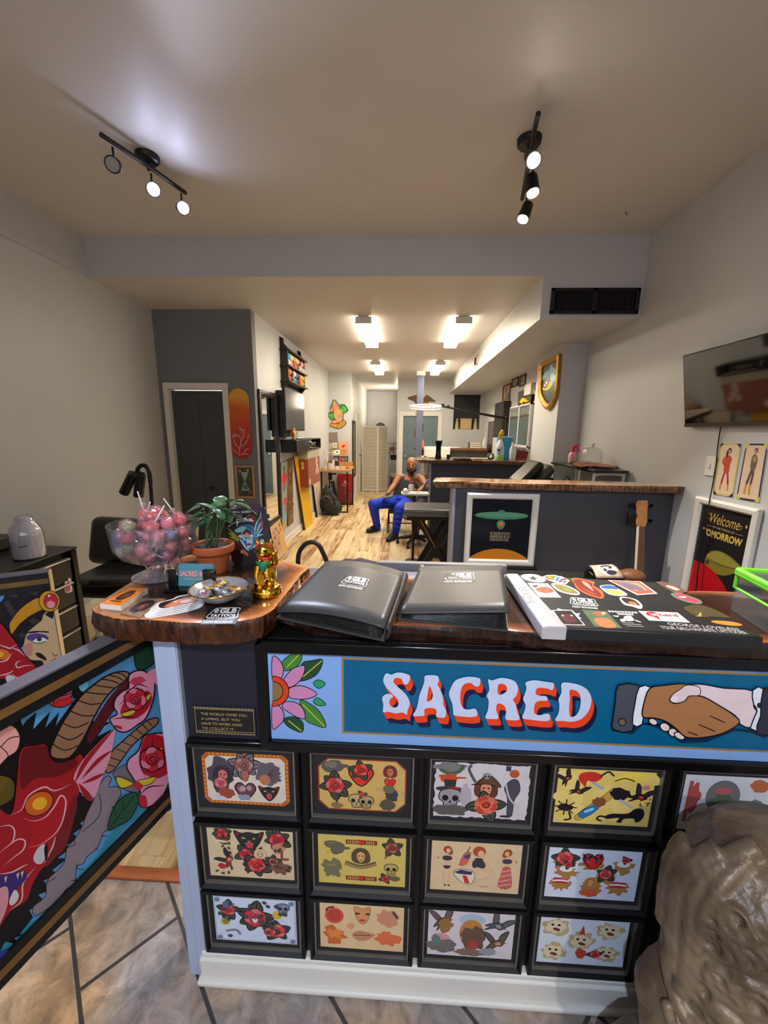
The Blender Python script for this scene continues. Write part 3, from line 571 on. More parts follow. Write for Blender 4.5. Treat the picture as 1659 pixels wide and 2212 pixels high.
c0,c1=at(415,1538,y=.8115),at(547,1597,y=.8115)
px0,px1,pz0,pz1=-.487,-.335,.779,.852
t=thing('motto_plaque','small black and gold motto plaque on the dark panel above the frames','plaque',((px0+px1)/2,.81,pz0))
obj('plate',MB().box((px0,.8085,pz0),(px1,.8118,pz1)),mat('plaque_black',(30,28,30),.4),t,bevel=.001)
A=plane_art((px0,.8085,pz0),(1,0,0),(0,0,1));W_,H_=px1-px0,pz1-pz0;GO=(168,146,96)
A.frame(.004,.006,W_-.004,H_-.006,.0012,GO)
for zz in(.002,H_-.002):
 for k in range(19):A.ell(.006+k*(W_-.012)/18,zz,.0034,.0022,GO,0,8);A.ell(.006+k*(W_-.012)/18,zz,.0018,.001,(30,28,30),0,8)
for k,s_ in enumerate(('THE WORLD OWES YOU','A LIVING. BUT YOU','HAVE TO WORK HARD','TO COLLECT IT.')):A.text(s_,.020,H_-.0215-k*.0132,(.112,.095,.100,.080)[k],.0075,GO,.012)
A.done('lettering',t)
CX=(-.505,-.217,.071,.360,.650);RZ=(.548,.319,.098);FW,FH=.274,.211
m_fr=mat('black_frame',(13,12,13),.5,var=.15,spec=.3);m_mat=mat('black_mat_board',(34,32,35),.7,var=.06)
def cut(x0,y0,x1,y1,c):return[(x0+c,y0),(x1-c,y0),(x1,y0+c),(x1,y1-c),(x1-c,y1),(x0+c,y1),(x0,y1-c),(x0,y0+c)]
def rough_edge(x0,y0,x1,y1,k=.0012,seed=1):
 q=random.Random(seed);P=[]
 for i in range(24):P.append((x0+(x1-x0)*i/24,y0+q.uniform(-k,k)))
 for i in range(16):P.append((x1+q.uniform(-k,k),y0+(y1-y0)*i/16))
 for i in range(24):P.append((x1-(x1-x0)*i/24,y1+q.uniform(-k,k)))
 for i in range(16):P.append((x0+q.uniform(-k,k),y1-(y1-y0)*i/16))
 return P
RED,GRN,GRY,TAN,BLK=(176,38,44),(62,72,58),(96,88,92),(196,160,118),(36,32,36)
def sheet(i,j,A):
 "draws the print of column i, row j in a unit 0..w, 0..h"
 w,h=.196,.135;n=(j,i)
 R=lambda u,v,r,**k:rose(A,u*w,v*h,r*h,seed=i*7+j,**k)
 if n==(0,0):
  A.poly(cut(0,0,w,h,.012),(178,92,34))
  for k in range(17):
   for v in(.0035,h-.0035):A.rect(.016+k*.0098,v-.0018,.0195+k*.0098,v+.0018,(222,158,60))
  for k in range(10):
   for u in(.0035,w-.0035):A.rect(u-.0018,.016+k*.0108,u+.0018,.0195+k*.0108,(222,158,60))
  A.poly(cut(.008,.008,w-.008,h-.008,.010),(214,196,180))
  blob(A,.042,.078,.026,.040,(76,66,76),1);lady(A,.046,.075,.024,(52,44,56),(190,110,100));rose(A,.040,.056,.013,(196,92,96),(150,60,70),leaves=3);blob(A,.052,.030,.018,.012,(150,70,52),4)
  rose(A,.096,.105,.019,(140,88,84),(110,60,62),leaves=7,lc=(120,112,124));A.out([(.088,.09),(.106,.09),(.102,.066),(.092,.066)],(158,96,80),INK,.0012,2)
  heart(A,.096,.038,.021,(96,62,72));A.ell(.090,.044,.007,.008,(176,140,140));A.ell(.105,.046,.006,.007,(170,132,134));blob(A,.092,.020,.012,.007,(140,140,160),5)
  blob(A,.150,.088,.026,.026,(96,88,96),7);
  for a in range(6):A.line([(.150,.085),(.150+.03*math.cos(-.9+a*.36),.085+.03*math.sin(-.9+a*.36))],.0018,(62,54,62))
  A.ell(.142,.070,.012,.014,(176,112,76));panther(A,.150,.036,.019,(40,36,42));blob(A,.036,.016,.012,.006,(190,190,206),8)
 elif n==(0,1):
  A.poly(cut(0,0,w,h,.022),(150,58,34));A.poly(cut(.003,.003,w-.003,h-.003,.021),(206,168,96))
  blob(A,.035,.114,.026,.013,(92,86,78),2);blob(A,.03,.118,.012,.007,(120,112,98),3);heart(A,.096,.092,.024,(214,52,36));rose(A,.096,.108,.014,(196,44,36),leaves=5)
  lady(A,.160,.105,.016,(120,46,46),(196,110,80));heart(A,.160,.078,.011,(206,40,50));rose(A,.038,.065,.019,(190,56,58),leaves=6);A.line([(.04,.045),(.042,.02)],.005,(70,62,54));blob(A,.042,.012,.013,.006,(130,108,80),4)
  skull(A,.086,.026,.016,(186,160,108));skull(A,.108,.024,.015,(170,148,104));rose(A,.098,.044,.006,(196,66,40),leaves=3);A.ell(.160,.056,.034,.006,(190,162,110),-.12);blob(A,.164,.045,.012,.014,(60,58,62),5);blob(A,.155,.02,.014,.013,(84,78,66),6);A.ell(.158,.062,.013,.011,(110,100,74))
 elif n==(0,2):
  A.poly(rough_edge(0,0,w,h,.0022,3),(206,198,200))
  blob(A,.03,.124,.03,.011,(120,116,118),1);A.line([(.01,.118),(.03,.108),(.05,.115),(.058,.13)],.008,(66,96,66));blob(A,.032,.098,.022,.008,(196,72,40),2,.35);A.out([(.02,.093),(.045,.093),(.043,.07),(.022,.07)],(48,46,44),INK,.001,1);A.ell(.032,.07,.030,.007,(60,54,56));A.ell(.04,.072,.012,.003,(180,40,50));skull(A,.034,.046,.022,(150,146,150));blob(A,.034,.016,.032,.012,(92,84,82),5);blob(A,.066,.055,.010,.026,(176,164,176),6)
  lady(A,.108,.073,.026,(96,52,40),(216,140,104),hat=(96,66,46));skull(A,.108,.106,.007,(160,152,150));A.line([(.085,.09),(.07,.12),(.075,.132)],.006,(84,78,84));rose(A,.110,.034,.021,(198,62,50),(224,130,70),leaves=4)
  A.out([(.158,.1),(.172,.1),(.178,.075),(.168,.05),(.166,.012),(.156,.012),(.154,.055),(.146,.08)],(72,70,80),INK,.0015,3);A.ell(.164,.116,.010,.010,(178,84,44));A.rect(.146,.122,.156,.134,(60,60,70));A.line([(.148,.09),(.158,.055),(.18,.03)],.0035,(196,186,190));A.ell(.152,.008,.012,.003,(50,46,50))
 elif n==(0,3):
  A.rect(0,0,w,h,(222,196,108));
  for k in range(14):A.ell(rnd.uniform(.01,.19),rnd.uniform(.01,.12),.02,.012,(230,204,120),rnd.uniform(0,3))
  bird(A,.018,.112,.016,.6,(40,36,40));bird(A,.045,.082,.016,-.5,(40,36,40));A.sp([(.045,.125),(.07,.13),(.09,.12),(.075,.105),(.06,.108),(.058,.092),(.05,.1),(.042,.11)],(196,52,40),3);A.line([(.085,.12),(.1,.132),(.112,.122)],.004,(40,36,44));A.line([(.07,.105),(.095,.09)],.006,(150,170,190))
  for k in range(6):A.line([(.11,.105),(.14,.115+k*.003),(.19,.108+k*.004)],.004,(236,210,80),taper=True)
  A.line([(.115,.11),(.135,.118),(.155,.112)],.003,(80,60,40));A.out([(.045,.02),(.06,.012),(.115,.07),(.125,.09),(.112,.092),(.098,.075)],(206,160,70),INK,.001,3);A.out([(.05,.026),(.062,.014),(.09,.04),(.08,.05)],(40,120,176),INK,.001,2);A.line([(.062,.03),(.08,.04)],.006,(150,210,230));blob(A,.09,.058,.012,.010,(130,80,50),3)
  blob(A,.13,.08,.02,.012,(34,28,34),4);bird(A,.172,.076,.020,-.4,(34,30,36));A.ell(.18,.098,.008,.006,(206,130,130));A.line([(.13,.066),(.16,.046)],.005,(160,176,196));
  A.sp([(.105,.022),(.12,.03),(.15,.032),(.165,.045),(.18,.045),(.185,.03),(.178,.014),(.168,.012),(.165,.02),(.145,.018),(.14,.008),(.13,.01),(.135,.02),(.11,.016)],(30,26,32),3);A.line([(.11,.02),(.095,.022),(.09,.014),(.1,.01)],.004,(30,26,32))
  blob(A,.022,.04,.013,.008,(30,26,30),6);[A.line([(.022,.04),(.022+.024*math.cos(a),.04+.02*math.sin(a))],.0025,(30,26,30))for a in(0,.7,1.5,2.3,3,3.8,4.6,5.5)];A.line([(.03,.03),(.035,.012),(.022,.008)],.004,(30,26,30))
  for k in range(16):A.ell(.172+rnd.uniform(0,.02),.05+rnd.uniform(0,.025),.0012,.0022,(80,60,40),.3,8)
 elif n==(1,0):
  A.rect(0,0,w,h,(214,190,152));heart(A,.035,.11,.016,(196,44,46));rose(A,.035,.122,.011,leaves=6);A.line([(.015,.102),(.058,.096)],.006,(222,206,170));panther(A,.096,.106,.027,(40,38,42));rose(A,.160,.112,.016,leaves=6);blob(A,.162,.088,.013,.012,(186,136,104),2);A.line([(.17,.085),(.17,.06),(.185,.06)],.006,(150,60,56))
  bird(A,.045,.05,.020,.9,(140,52,50),(206,140,120));blob(A,.03,.03,.010,.006,(176,40,44),4);rose(A,.086,.068,.014,leaves=6);rose(A,.110,.040,.018,(204,50,48),leaves=7);lady(A,.12,.07,.014,(216,188,150),(214,180,140));blob(A,.166,.035,.018,.015,(120,80,66),6,.35);rose(A,.15,.052,.010,(150,70,60),leaves=5)
  for k in range(26):leaf(A,rnd.uniform(.008,.188),rnd.uniform(.008,.128),.009,rnd.uniform(0,6.2),(64,66,58))
 elif n==(1,1):
  A.rect(0,0,w,h,(210,186,98));A.out([(.015,.115),(.04,.118),(.06,.108),(.05,.1),(.02,.1)],(112,104,72),INK,.001,2);blob(A,.045,.098,.018,.012,(100,96,76),2,.3);A.ell(.022,.086,.004,.004,(196,160,80))
  for y in(.112,.012):A.rect(.062,y,.132,y+.012,(120,48,34));heart(A,.097,y+.006,.007,(200,50,36));[A.rect(.066+k*.0052,y+.002,.069+k*.0052,y+.010,(196,150,80))for k in range(12)if abs(k-6)>1]
  lady(A,.096,.078,.022,(84,72,54),(206,168,96));A.line([(.06,.06),(.096,.05),(.13,.062)],.012,(150,126,80));A.line([(.062,.064),(.096,.054),(.13,.066)],.003,(80,66,44));rose(A,.165,.108,.013,(150,64,50),leaves=5,lc=(72,74,54));A.line([(.158,.095),(.15,.078)],.003,(72,74,54));blob(A,.03,.042,.018,.022,(116,112,80),5,.3);A.rect(.02,.05,.04,.054,(150,140,90));skull(A,.164,.048,.014,(180,160,96));rose(A,.152,.022,.008,(180,50,40),leaves=4);blob(A,.172,.024,.012,.006,(100,96,70),7)
 elif n==(1,2):
  A.rect(0,0,w,h,(220,192,152));figure(A,.035,.012,.112,top=(60,52,64));A.line([(.062,.072),(.084,.124)],.002,(90,60,40));A.out([(.062,.072),(.078,.076),(.086,.108),(.072,.105)],(206,100,92),INK,.0008,2);A.poly([(.07,.098),(.084,.105),(.085,.092),(.074,.09)],(70,70,110))
  figure(A,.166,.012,.112,top=(66,60,90),skirt=(196,96,92),flip=-1);[A.line([(.152,.02+k*.013),(.178,.028+k*.013)],.002,(226,190,170))for k in range(4)]
  A.ell(.104,.112,.014,.014,(176,78,36));A.ell(.108,.106,.007,.009,(222,180,140));A.sp([(.094,.092),(.114,.092),(.118,.068),(.092,.068)],(56,54,62),3);A.line([(.094,.092),(.078,.07),(.072,.058)],.005,(222,180,140));A.line([(.114,.092),(.128,.07),(.14,.056)],.005,(222,180,140));A.line([(.098,.066),(.14,.052),(.104,.03)],.008,(222,182,144));A.line([(.105,.034),(.094,.02)],.007,(222,182,144))
  A.out([(.05,.052),(.065,.062),(.094,.056),(.098,.04),(.09,.02),(.075,.022),(.06,.034)],(226,210,190),INK,.0012,2);A.poly([(.052,.052),(.066,.06),(.092,.055),(.09,.047),(.062,.048)],(50,52,80));A.poly([(.07,.045),(.08,.044),(.088,.022),(.077,.023)],(200,50,50));A.ell(.12,.016,.012,.003,(196,170,130))
 elif n==(1,3):
  A.rect(0,0,w,h,(212,220,238))
  for u,v,k in((.035,.108,0),(.095,.104,1),(.16,.1,2),(.032,.045,3),(.096,.04,4),(.155,.042,5),(.04,.08,6),(.125,.072,7)):
   blob(A,u,v-.008,.020,.014,(170,124,70),k+9,.35)
   if k in(1,):heart(A,u,v,.019,(214,44,46));bird(A,u-.012,v+.005,.010);bird(A,u+.012,v+.005,.010,.3)
   elif k in(2,6):A.ell(u,v,.014,.008,(226,226,236));rose(A,u+.004,v+.012,.007,(190,40,60),leaves=3)
   elif k in(3,5):A.out([(u-.016,v-.004),(u+.016,v-.004),(u+.016,v+.009),(u-.016,v+.009)],(204,50,60),INK,.001,1);A.line([(u-.018,v+.001),(u,v+.003),(u+.018,v+.001)],.004,(240,236,240))
   elif k==4:lady(A,u,v+.004,.014,(190,126,52),(220,170,110));blob(A,u,v-.022,.018,.009,(206,90,60),3)
   else:rose(A,u,v,.012 if k else.016,(206,70,76),leaves=5)
 elif n==(2,0):
  A.rect(0,0,w,h,(206,218,236));A.frame(.002,.002,w-.002,h-.002,.0012,(120,126,160))
  rose(A,.098,.075,.024,(206,62,74),leaves=6);rose(A,.035,.095,.015,(190,60,72),leaves=5);blob(A,.035,.112,.012,.007,(96,100,150),2);rose(A,.15,.04,.018,(214,74,72),leaves=5);rose(A,.132,.035,.012,(214,74,72),leaves=3);A.ell(.026,.06,.011,.011,(190,176,50));A.ell(.026,.06,.007,.007,(150,130,30));A.ell(.152,.088,.012,.012,(214,176,60));skull(A,.166,.108,.014,(130,134,160));A.line([(.025,.03),(.05,.035),(.06,.022)],.005,(120,124,150));heart(A,.098,.068,.007,(230,210,214))
  for k in range(26):A.ell(rnd.uniform(.01,.186),rnd.uniform(.012,.124),.006,.0045,(70,66,76),rnd.uniform(0,3),10)
  for u,v in((.01,.01),(w-.01,.01),(.01,h-.01),(w-.01,h-.01)):A.ell(u,v,.006,.006,(120,126,160))
 elif n==(2,1):
  A.rect(0,0,w,h,(226,194,148));A.ell(.034,.098,.022,.024,(206,84,62));A.ell(.034,.098,.016,.018,(190,66,50));A.line([(.014,.11),(.02,.12),(.034,.124)],.004,(60,40,40));A.out([(.1,.122),(.118,.128),(.112,.09),(.1,.078),(.088,.09),(.08,.128)],(216,150,96),(120,70,40),.0014,3);[A.ell(.1+s*.012,.108,.006,.003,(80,40,30))for s in(-1,1)];A.ell(.1,.088,.007,.004,(190,70,50));blob(A,.16,.1,.022,.022,(206,140,110),3);A.line([(.17,.12),(.182,.1)],.006,(70,60,60));blob(A,.034,.04,.026,.02,(206,104,48),4,.4);blob(A,.034,.042,.014,.012,(226,140,60),5,.4);A.sp([(.075,.042),(.09,.056),(.12,.052),(.13,.046),(.112,.03),(.09,.026)],(196,136,96),3);A.line([(.08,.042),(.12,.045)],.003,(120,70,46));blob(A,.16,.038,.024,.018,(222,110,70),6,.3);blob(A,.072,.07,.008,.008,(220,150,110),7)
 elif n==(2,2):
  A.rect(0,0,w,h,(214,206,212));bird(A,.035,.105,.026,.2,(108,76,70),(160,120,60),(110,84,86));blob(A,.04,.09,.014,.018,(150,110,60),2);A.ell(.03,.052,.022,.014,(206,150,150));blob(A,.034,.03,.03,.018,(110,106,100),3);blob(A,.02,.045,.010,.014,(96,120,120),4);A.ell(.1,.112,.03,.016,(170,190,206));A.ell(.1,.072,.028,.04,(190,130,64));blob(A,.104,.056,.024,.03,(104,76,64),5);A.ell(.104,.035,.012,.016,(170,66,52));blob(A,.1,.014,.03,.010,(130,104,92),6);bird(A,.16,.1,.026,-.5,(76,84,84),(140,150,130),(96,92,96));bird(A,.160,.048,.026,.1,(96,80,60),(190,150,100),(92,80,70));blob(A,.14,.02,.018,.01,(150,152,160),7)
 elif n==(2,3):
  A.rect(0,0,w,h,(214,222,236));
  for u,v,s in((.035,.108,.022),(.155,.104,.022),(.095,.07,.022),(.035,.035,.022),(.155,.038,.02)):
   blob(A,u,v,s*1.15,s,(190,170,130),int(u*900+v*300),.22);blob(A,u,v,s*.9,s*.75,(222,208,176),int(u*800+v*100),.2);A.ell(u-s*.35,v+s*.25,s*.16,s*.14,INK);A.ell(u+s*.3,v+s*.22,s*.16,s*.14,INK);A.ell(u+.1*s,v-s*.35,s*.4,s*.2,(120,50,56),-.3)
  A.poly([(.088,.09),(.102,.09),(.096,.118)],(190,60,50));blob(A,.098,.034,.012,.012,(190,70,50),4);rose(A,.13,.034,.010,(196,60,66),leaves=2)
  [A.line([(u-.02,v),(u-.03,v+.012)],.003,(176,140,90))for u,v in((.035,.108),(.155,.104))]
 else:
  A.rect(0,0,w,h,(212,216,222));A.line([(.012,.02),(.014,.12)],.008,(176,80,80));blob(A,.024,.08,.010,.03,(180,84,82),2);A.ell(.08,.085,.034,.04,(112,112,116));A.ell(.08,.1,.018,.008,(190,96,106));blob(A,.08,.07,.02,.02,(88,100,88),3);blob(A,.15,.115,.02,.012,(186,106,70),4);blob(A,.14,.06,.02,.018,(110,124,120),5);blob(A,.17,.04,.016,.014,(96,110,106),6);blob(A,.05,.03,.03,.012,(150,160,156),7)
NAMES={(0,0):'sheet of vintage tattoo art in an orange dotted border',(0,1):'ochre sheet with clipped corners, red heart and skulls',(0,2):'pale torn-edge sheet with a lady in a pirate hat',(0,3):'yellow sheet with black birds, big cats and a bottle',(1,0):'cream sheet of roses round a black panther head',(1,1):'mustard sheet with a reclining lady between two banners',(1,2):'tan sheet of three pin up ladies',(1,3):'white sheet with hearts, banners and ribbons',(2,0):'bluish white sheet with a red rose bouquet',(2,1):'peach sheet of orange heads and flames',(2,2):'pale sheet with eagles round an oval portrait',(2,3):'white sheet of grinning cream heads',(0,4):'pale grey and red sheet behind the statue',(1,4):'pale sheet right of the hearts sheet, hidden by the statue',(2,4):'pale sheet low behind the statue'}
for j in range(3):
 for i in range(5):
  if i==4 and j>0:continue
  x0,z0=CX[i],RZ[j];x1,z1=x0+FW,z0+FH;yb=.812
  t=thing('framed_flash_sheet','black frame, '+NAMES[(j,i)],'framed print',(x0+FW/2,yb,z0),'framed flash sheets on the counter front')
  e=.012
  fr=MB()
  prof=[(0,0),(0,.018),(.006,.021),(e,.012),(e,.004)]
  rings=[]
  for(d_,hh)in prof:rings.append([(x0+d_,yb-hh,z0+d_),(x1-d_,yb-hh,z0+d_),(x1-d_,yb-hh,z1-d_),(x0+d_,yb-hh,z1-d_)])
  fr.loft(rings,cap=False);obj('frame',fr,m_fr,t)
  fi=MB();rings=[[(x0+d_,yb-hh,z0+d_),(x1-d_,yb-hh,z0+d_),(x1-d_,yb-hh,z1-d_),(x0+d_,yb-hh,z1-d_)]for d_,hh in((e,.0125),(e+.0035,.0125),(e+.0035,.004))]
  fi.loft(rings,cap=False);obj('fillet',fi,m_silver,t)
  obj('mat_board',MB().box((x0+e,yb-.005,z0+e),(x1-e,yb-.001,z1-e)),m_mat,t)
  sx=(FW-.196)/2+(-.002 if j<2 else.003);sz=(FH-.135)/2-.001
  k=1.1 if(j,i)in((0,0),(0,1))else 1.14
  A=plane_art((x0+FW/2-.098*k,yb-.0052,z0+FH/2-.0675*k),(1,0,0),(0,0,1),rough=.45);O0=A.f
  base_f=(lambda O,kk:(lambda u,v:O+Vector((u*kk,0,v*kk))))(Vector((x0+FW/2-.098*k,yb-.0052,z0+FH/2-.0675*k)),k);A.f=base_f
  A.dz=1.2e-5
  MS[0]=1.15;sheet(i,j,A);MS[0]=1;A.done('print',t)
m_terra=mat('terracotta',(172,88,50),.6,var=.1,scale=20,bump=.05);m_soil=mat('dark_soil',(40,28,22),.9,var=.5,scale=60,bump=.6)
m_leafm=mat('plant_leaf',(52,84,56),.3,c2=(96,132,88),scale=10);m_stemm=mat('plant_stem',(60,84,50),.5)
m_gold=mat('polished_gold',(214,160,48),.14,metal=1,var=.05,bump=.12,bscale=70);m_goldr=mat('gold_rim',(206,160,70),.2,metal=1)
m_paper=mat('white_paper',(236,232,226),.5,var=.02);m_card=mat('card_stock',(222,216,206),.6,var=.03)
def pz(px,py,z=ZL1):return at(px,py,z=z)
cb=pz(346,1243);
t=thing('candy_bowl','clear footed glass bowl heaped with wrapped lollipops','bowl',cb)
obj('foot',MB().lathe([(.064,.0005),(.067,.003),(.05,.011),(.02,.018),(.013,.026),(.012,.034)],c=cb,seg=40,cap=False),THIN('foot_glass',(236,238,246),.3,.16),t,smooth=50)
prof=[(.010,.034),(.016,.036),(.05,.044),(.085,.062),(.102,.088),(.108,.150),(.105,.150),(.098,.090),(.082,.067),(.048,.05),(.012,.046)]
obj('bowl',MB().lathe([(r,z)for r,z in prof],c=cb,seg=40),THIN('thin_clear_glass',(246,246,250),.05,.03),t,smooth=50)
wrap=THIN('lollipop_wrapper',(250,214,222),.1,.15,.12)
def lolly(colname,c):
 t=thing('lollipop',colname+' wrapped lollipop in the glass candy bowl','lollipop',(0,0,0),'lollipops in the candy bowl')
 obj('candy',MB().sph((0,0,0),.0145,seg=14,ring=10),mat('candy_'+colname,c,.25,var=.25,scale=120),t,smooth=180,world=False)
 obj('stick',MB().cyl((0,0,-.012),(0,0,-.066),.0017,seg=8),m_paper,t,world=False)
 w=MB();q=random.Random(len(colname));rings=[]
 for k in range(7):
  a=k/6;r=(.004,.012,.0172,.0178,.0135,.0045,.011)[k];z=(.0185,.0165,.006,-.006,-.0145,-.019,-.032)[k]
  rings.append([(r*(1+q.uniform(-.14,.14))*math.cos(2*PI*i/12),r*(1+q.uniform(-.14,.14))*math.sin(2*PI*i/12),z+q.uniform(-.001,.001))for i in range(12)])
 w.loft(rings,cap=False);obj('wrapper',w,wrap,t,world=False)
 return t
protos=[lolly('red',(214,52,58)),lolly('pink',(238,120,140)),lolly('coral',(232,88,76)),lolly('purple blue',(96,104,190)),lolly('green',(130,178,84)),lolly('golden',(226,170,80))]
q=random.Random(4);spots=[]
for lay,(z,R,n)in enumerate(((.066,.058,9),(.094,.074,13),(.122,.076,14),(.146,.066,12),(.166,.036,6))):
 for k in range(n):
  for _ in range(60):
   a=2*PI*k/n+q.uniform(-.25,.25)+lay;rr=R*(q.uniform(.86,1)if k%3 else q.uniform(.25,.6))
   p=Vector((rr*math.cos(a),rr*math.sin(a),z+q.uniform(-.004,.004)))
   if all((p-s).length>.0275 for s in spots):spots.append(p);break
used=set()
for i,p in enumerate(spots):
 ci=q.choice((0,0,1,1,2,2,0,1,2,0,3,4))if p.z>.09 else q.choice((0,1,2,0,2,3,5))
 src=protos[ci];o=src if ci not in used else copy_tree(src);used.add(ci)
 o.location=cb+p;up=p.z>.14 and i%4==0
 sd=Vector((-p.x*8+q.uniform(-.4,.4),-p.y*8+q.uniform(-.4,.4),q.uniform(.5,1)if up else q.uniform(-.9,-.1)))
 o.rotation_euler=sd.to_track_quat('-Z','Y').to_euler()
pc=pz(464,1232)
t=thing('potted_plant','leafy green plant in a small terracotta pot','plant',pc)
obj('pot',MB().lathe([(.034,0),(.047,.055),(.048,.058),(.056,.058),(.058,.062),(.058,.078),(.054,.080),(.050,.078),(.048,.066),(.001,.064)],c=pc,seg=32),m_terra,t,smooth=40)
obj('soil',MB().lathe([(.05,.064),(.046,.071),(.02,.074),(.001,.074)],c=pc,seg=20),m_soil,t,smooth=80)
def leafmesh(base,tip,w,droop,side):
 base,tip=Vector(base),Vector(tip);d=tip-base;up=Vector((0,0,1));s=d.cross(up);s=s.normalized()if s.length>1e-5 else Vector((1,0,0));n=s.cross(d).normalized()
 s=(s*math.cos(side)+n*math.sin(side));n=s.cross(d).normalized()
 def f(u,v):
  k=math.sin(PI*min(u*.96+.04,1))**.75*(1-.25*u);x=(v-.5)*2
  return base+d*u+s*(x*w*k)+n*(-droop*u*u+abs(x)*w*.28*k)
 return MB().grid(f,8,4)
LV=[((440,1092),(392,1106)),((438,1100),(398,1138)),((455,1098),(424,1080)),((446,1118),(388,1132)),((442,1128),(396,1150)),((460,1108),(430,1128)),((470,1098),(452,1084)),((478,1096),(468,1078)),((488,1090),(462,1072)),((490,1086),(524,1072)),((500,1092),(542,1090)),((505,1090),(560,1104)),((480,1106),(512,1104)),((472,1112),(500,1122)),((458,1116),(440,1142)),((462,1100),(486,1112)),((450,1110),(415,1118)),((476,1090),(500,1074))]
q=random.Random(8)
for k,(b,e)in enumerate(LV):
 dy=q.uniform(-.05,.05)
 B=at(b[0],b[1],y=pc.y+dy*.6);E=at(e[0],e[1],y=pc.y+dy+q.uniform(-.03,.03))
 L_=obj('leaf',leafmesh(B,E,.0165+.006*q.random(),.012,q.uniform(-.4,.7)),m_leafm,t,smooth=180,solid=.0006)
 root=pc+Vector((q.uniform(-.016,.016),q.uniform(-.016,.016),.07))
 obj('stem',MB().tube(spline([root,root.lerp(B,.5)+Vector((0,0,.012)),B],4,False),.0017,6),m_stemm,L_,smooth=180)
fb=pz(531,1222);fy=fb.y+.012
t=thing('festival_booklet','upright dark festival booklet with a blue painted face between pot and golden cat','booklet',(fb.x,fy,ZL1))
nrm=Vector((-.06,-1,.16)).normalized();FP=(Vector((fb.x,fy-.004,ZL1)),nrm)
Pq=lambda x,y:(480+x*.08439,1080+y*.08439)
out=[(75,290),(130,265),(560,190),(620,100),(965,85),(975,195),(1070,180),(1115,250),(1100,340),(1190,370),(1205,450),(1150,490),(1215,540),(1200,660),(1180,760),(1240,1000),(1235,1180),(1120,1300),(1080,1680),(300,1690),(200,1380),(160,1100),(90,800)]
outp=[on_plane(*Pq(x,y),*FP)for x,y in out]
low=min(v.z for v in outp)
for v in outp:v.z=max(v.z,ZL1+.001)
obj('cover',MB().prism([p+nrm*-.005 for p in outp],nrm*.005),mat('booklet_dark',(34,26,32),.35,var=.3,scale=12),t)
A=px_art(FP,rough=.35)
Z=lambda P_:[Pq(*p)for p in P_]
A.poly(Z([(620,105),(960,90),(972,200),(900,330),(640,240)]),(62,40,56));A.sp(Z([(160,1060),(400,1040),(640,1240),(900,1560),(880,1660),(320,1640),(220,1380)]),(62,32,34));A.sp(Z([(330,1480),(600,1500),(860,1610),(700,1640),(360,1600)]),(130,70,80));A.sp(Z([(190,1080),(330,1050),(420,1100),(460,1220),(280,1330)]),(84,46,44))
A.sp(Z([(470,1270),(560,1270),(660,1380),(640,1460),(520,1400)]),(150,84,52));A.ell(*Pq(500,1330),2.2,2.6,(232,216,206))
A.sp(Z([(320,760),(500,640),(700,640),(820,700),(860,900),(860,1060),(760,1250),(690,1270),(560,1150),(440,1010),(360,850)]),(48,92,124));A.sp(Z([(330,770),(480,690),(600,700),(560,800),(440,830),(350,820)]),(140,190,196));A.sp(Z([(640,960),(740,900),(780,1060),(740,1190),(660,1230),(620,1080)]),(150,176,186));A.sp(Z([(500,830),(560,800),(580,960),(620,1040),(560,1060),(520,960)]),(120,160,178));A.sp(Z([(440,1000),(540,1080),(600,1180),(700,1290),(600,1250)]),(150,180,184))
for(u,v,a,b_)in((640,850,8.6,7.4),(440,910,6.2,5.4)):A.ell(*Pq(u,v),a,b_,(52,20,30));A.ell(*Pq(u,v+20),a*.6,b_*.55,(180,70,62));A.ell(*Pq(u-10,v+20),a*.25,b_*.25,(230,190,160))
A.sp(Z([(620,1120),(690,1100),(760,1130),(700,1170),(640,1160)]),(128,54,72));A.ell(*Pq(600,1060),2,2,(40,30,50))
A.sp(Z([(120,720),(260,800),(400,960),(430,1040),(380,1050),(200,960),(150,940),(250,940),(120,830),(230,830)]),(126,130,48))
A.sp(Z([(1000,420),(1050,560),(1040,720),(960,780),(900,760),(930,620)]),(120,60,84))
for P_ in([(860,1000),(840,800),(880,600),(980,420),(990,290)],[(880,900),(920,720),(1030,540)],[(880,940),(960,820),(1040,730)],[(870,960),(960,900),(1060,880)]):A.line(Z(P_),3.6,(110,168,178),taper=True)
for P_ in([(1020,1040),(900,1120),(740,1260)],[(1030,1060),(900,1180),(830,1340)],[(1050,1080),(940,1240),(880,1430)],[(1060,1100),(1000,1250),(970,1340)]):A.line(Z(P_),6,(118,168,176),taper=True)
A.sp(Z([(960,1040),(1040,1000),(1080,1060),(1060,1140),(960,1120)]),(128,172,178));A.sp(Z([(690,380),(800,370),(880,440),(860,540),(760,560)]),(110,44,48))
wt=(226,222,220)
for s_,P_,w_,h_ in(('VIRGINIA BEACH',(120,358),620,62),('T',(140,575),80,190),('ATTOO',(235,475),285,95),('F',(375,665),70,180),('ESTIVAL',(450,565),350,92)):
 x,y=Pq(*P_);A.text(s_,x,y,w_*.08439,h_*.08439,wt,.02,rot=-.045)
for P_ in([(150,690),(350,560)],[(540,470),(700,390)]):A.line(Z(P_),1,(200,200,205))
A.done('cover_art',t)
obj('easel_leg',MB().prism([Vector((fb.x-.02,fy+.004,ZL1+.09)),Vector((fb.x+.02,fy+.004,ZL1+.09)),Vector((fb.x+.025,fy+.05,ZL1)),Vector((fb.x-.025,fy+.05,ZL1))],(0,.002,0)),m_card,t)
gc=pz(577,1284)
t=thing('lucky_cat','shiny golden waving cat figurine on a coin covered base','figurine',gc)
def gp(x,y,z):return gc+Vector((x,y,z))
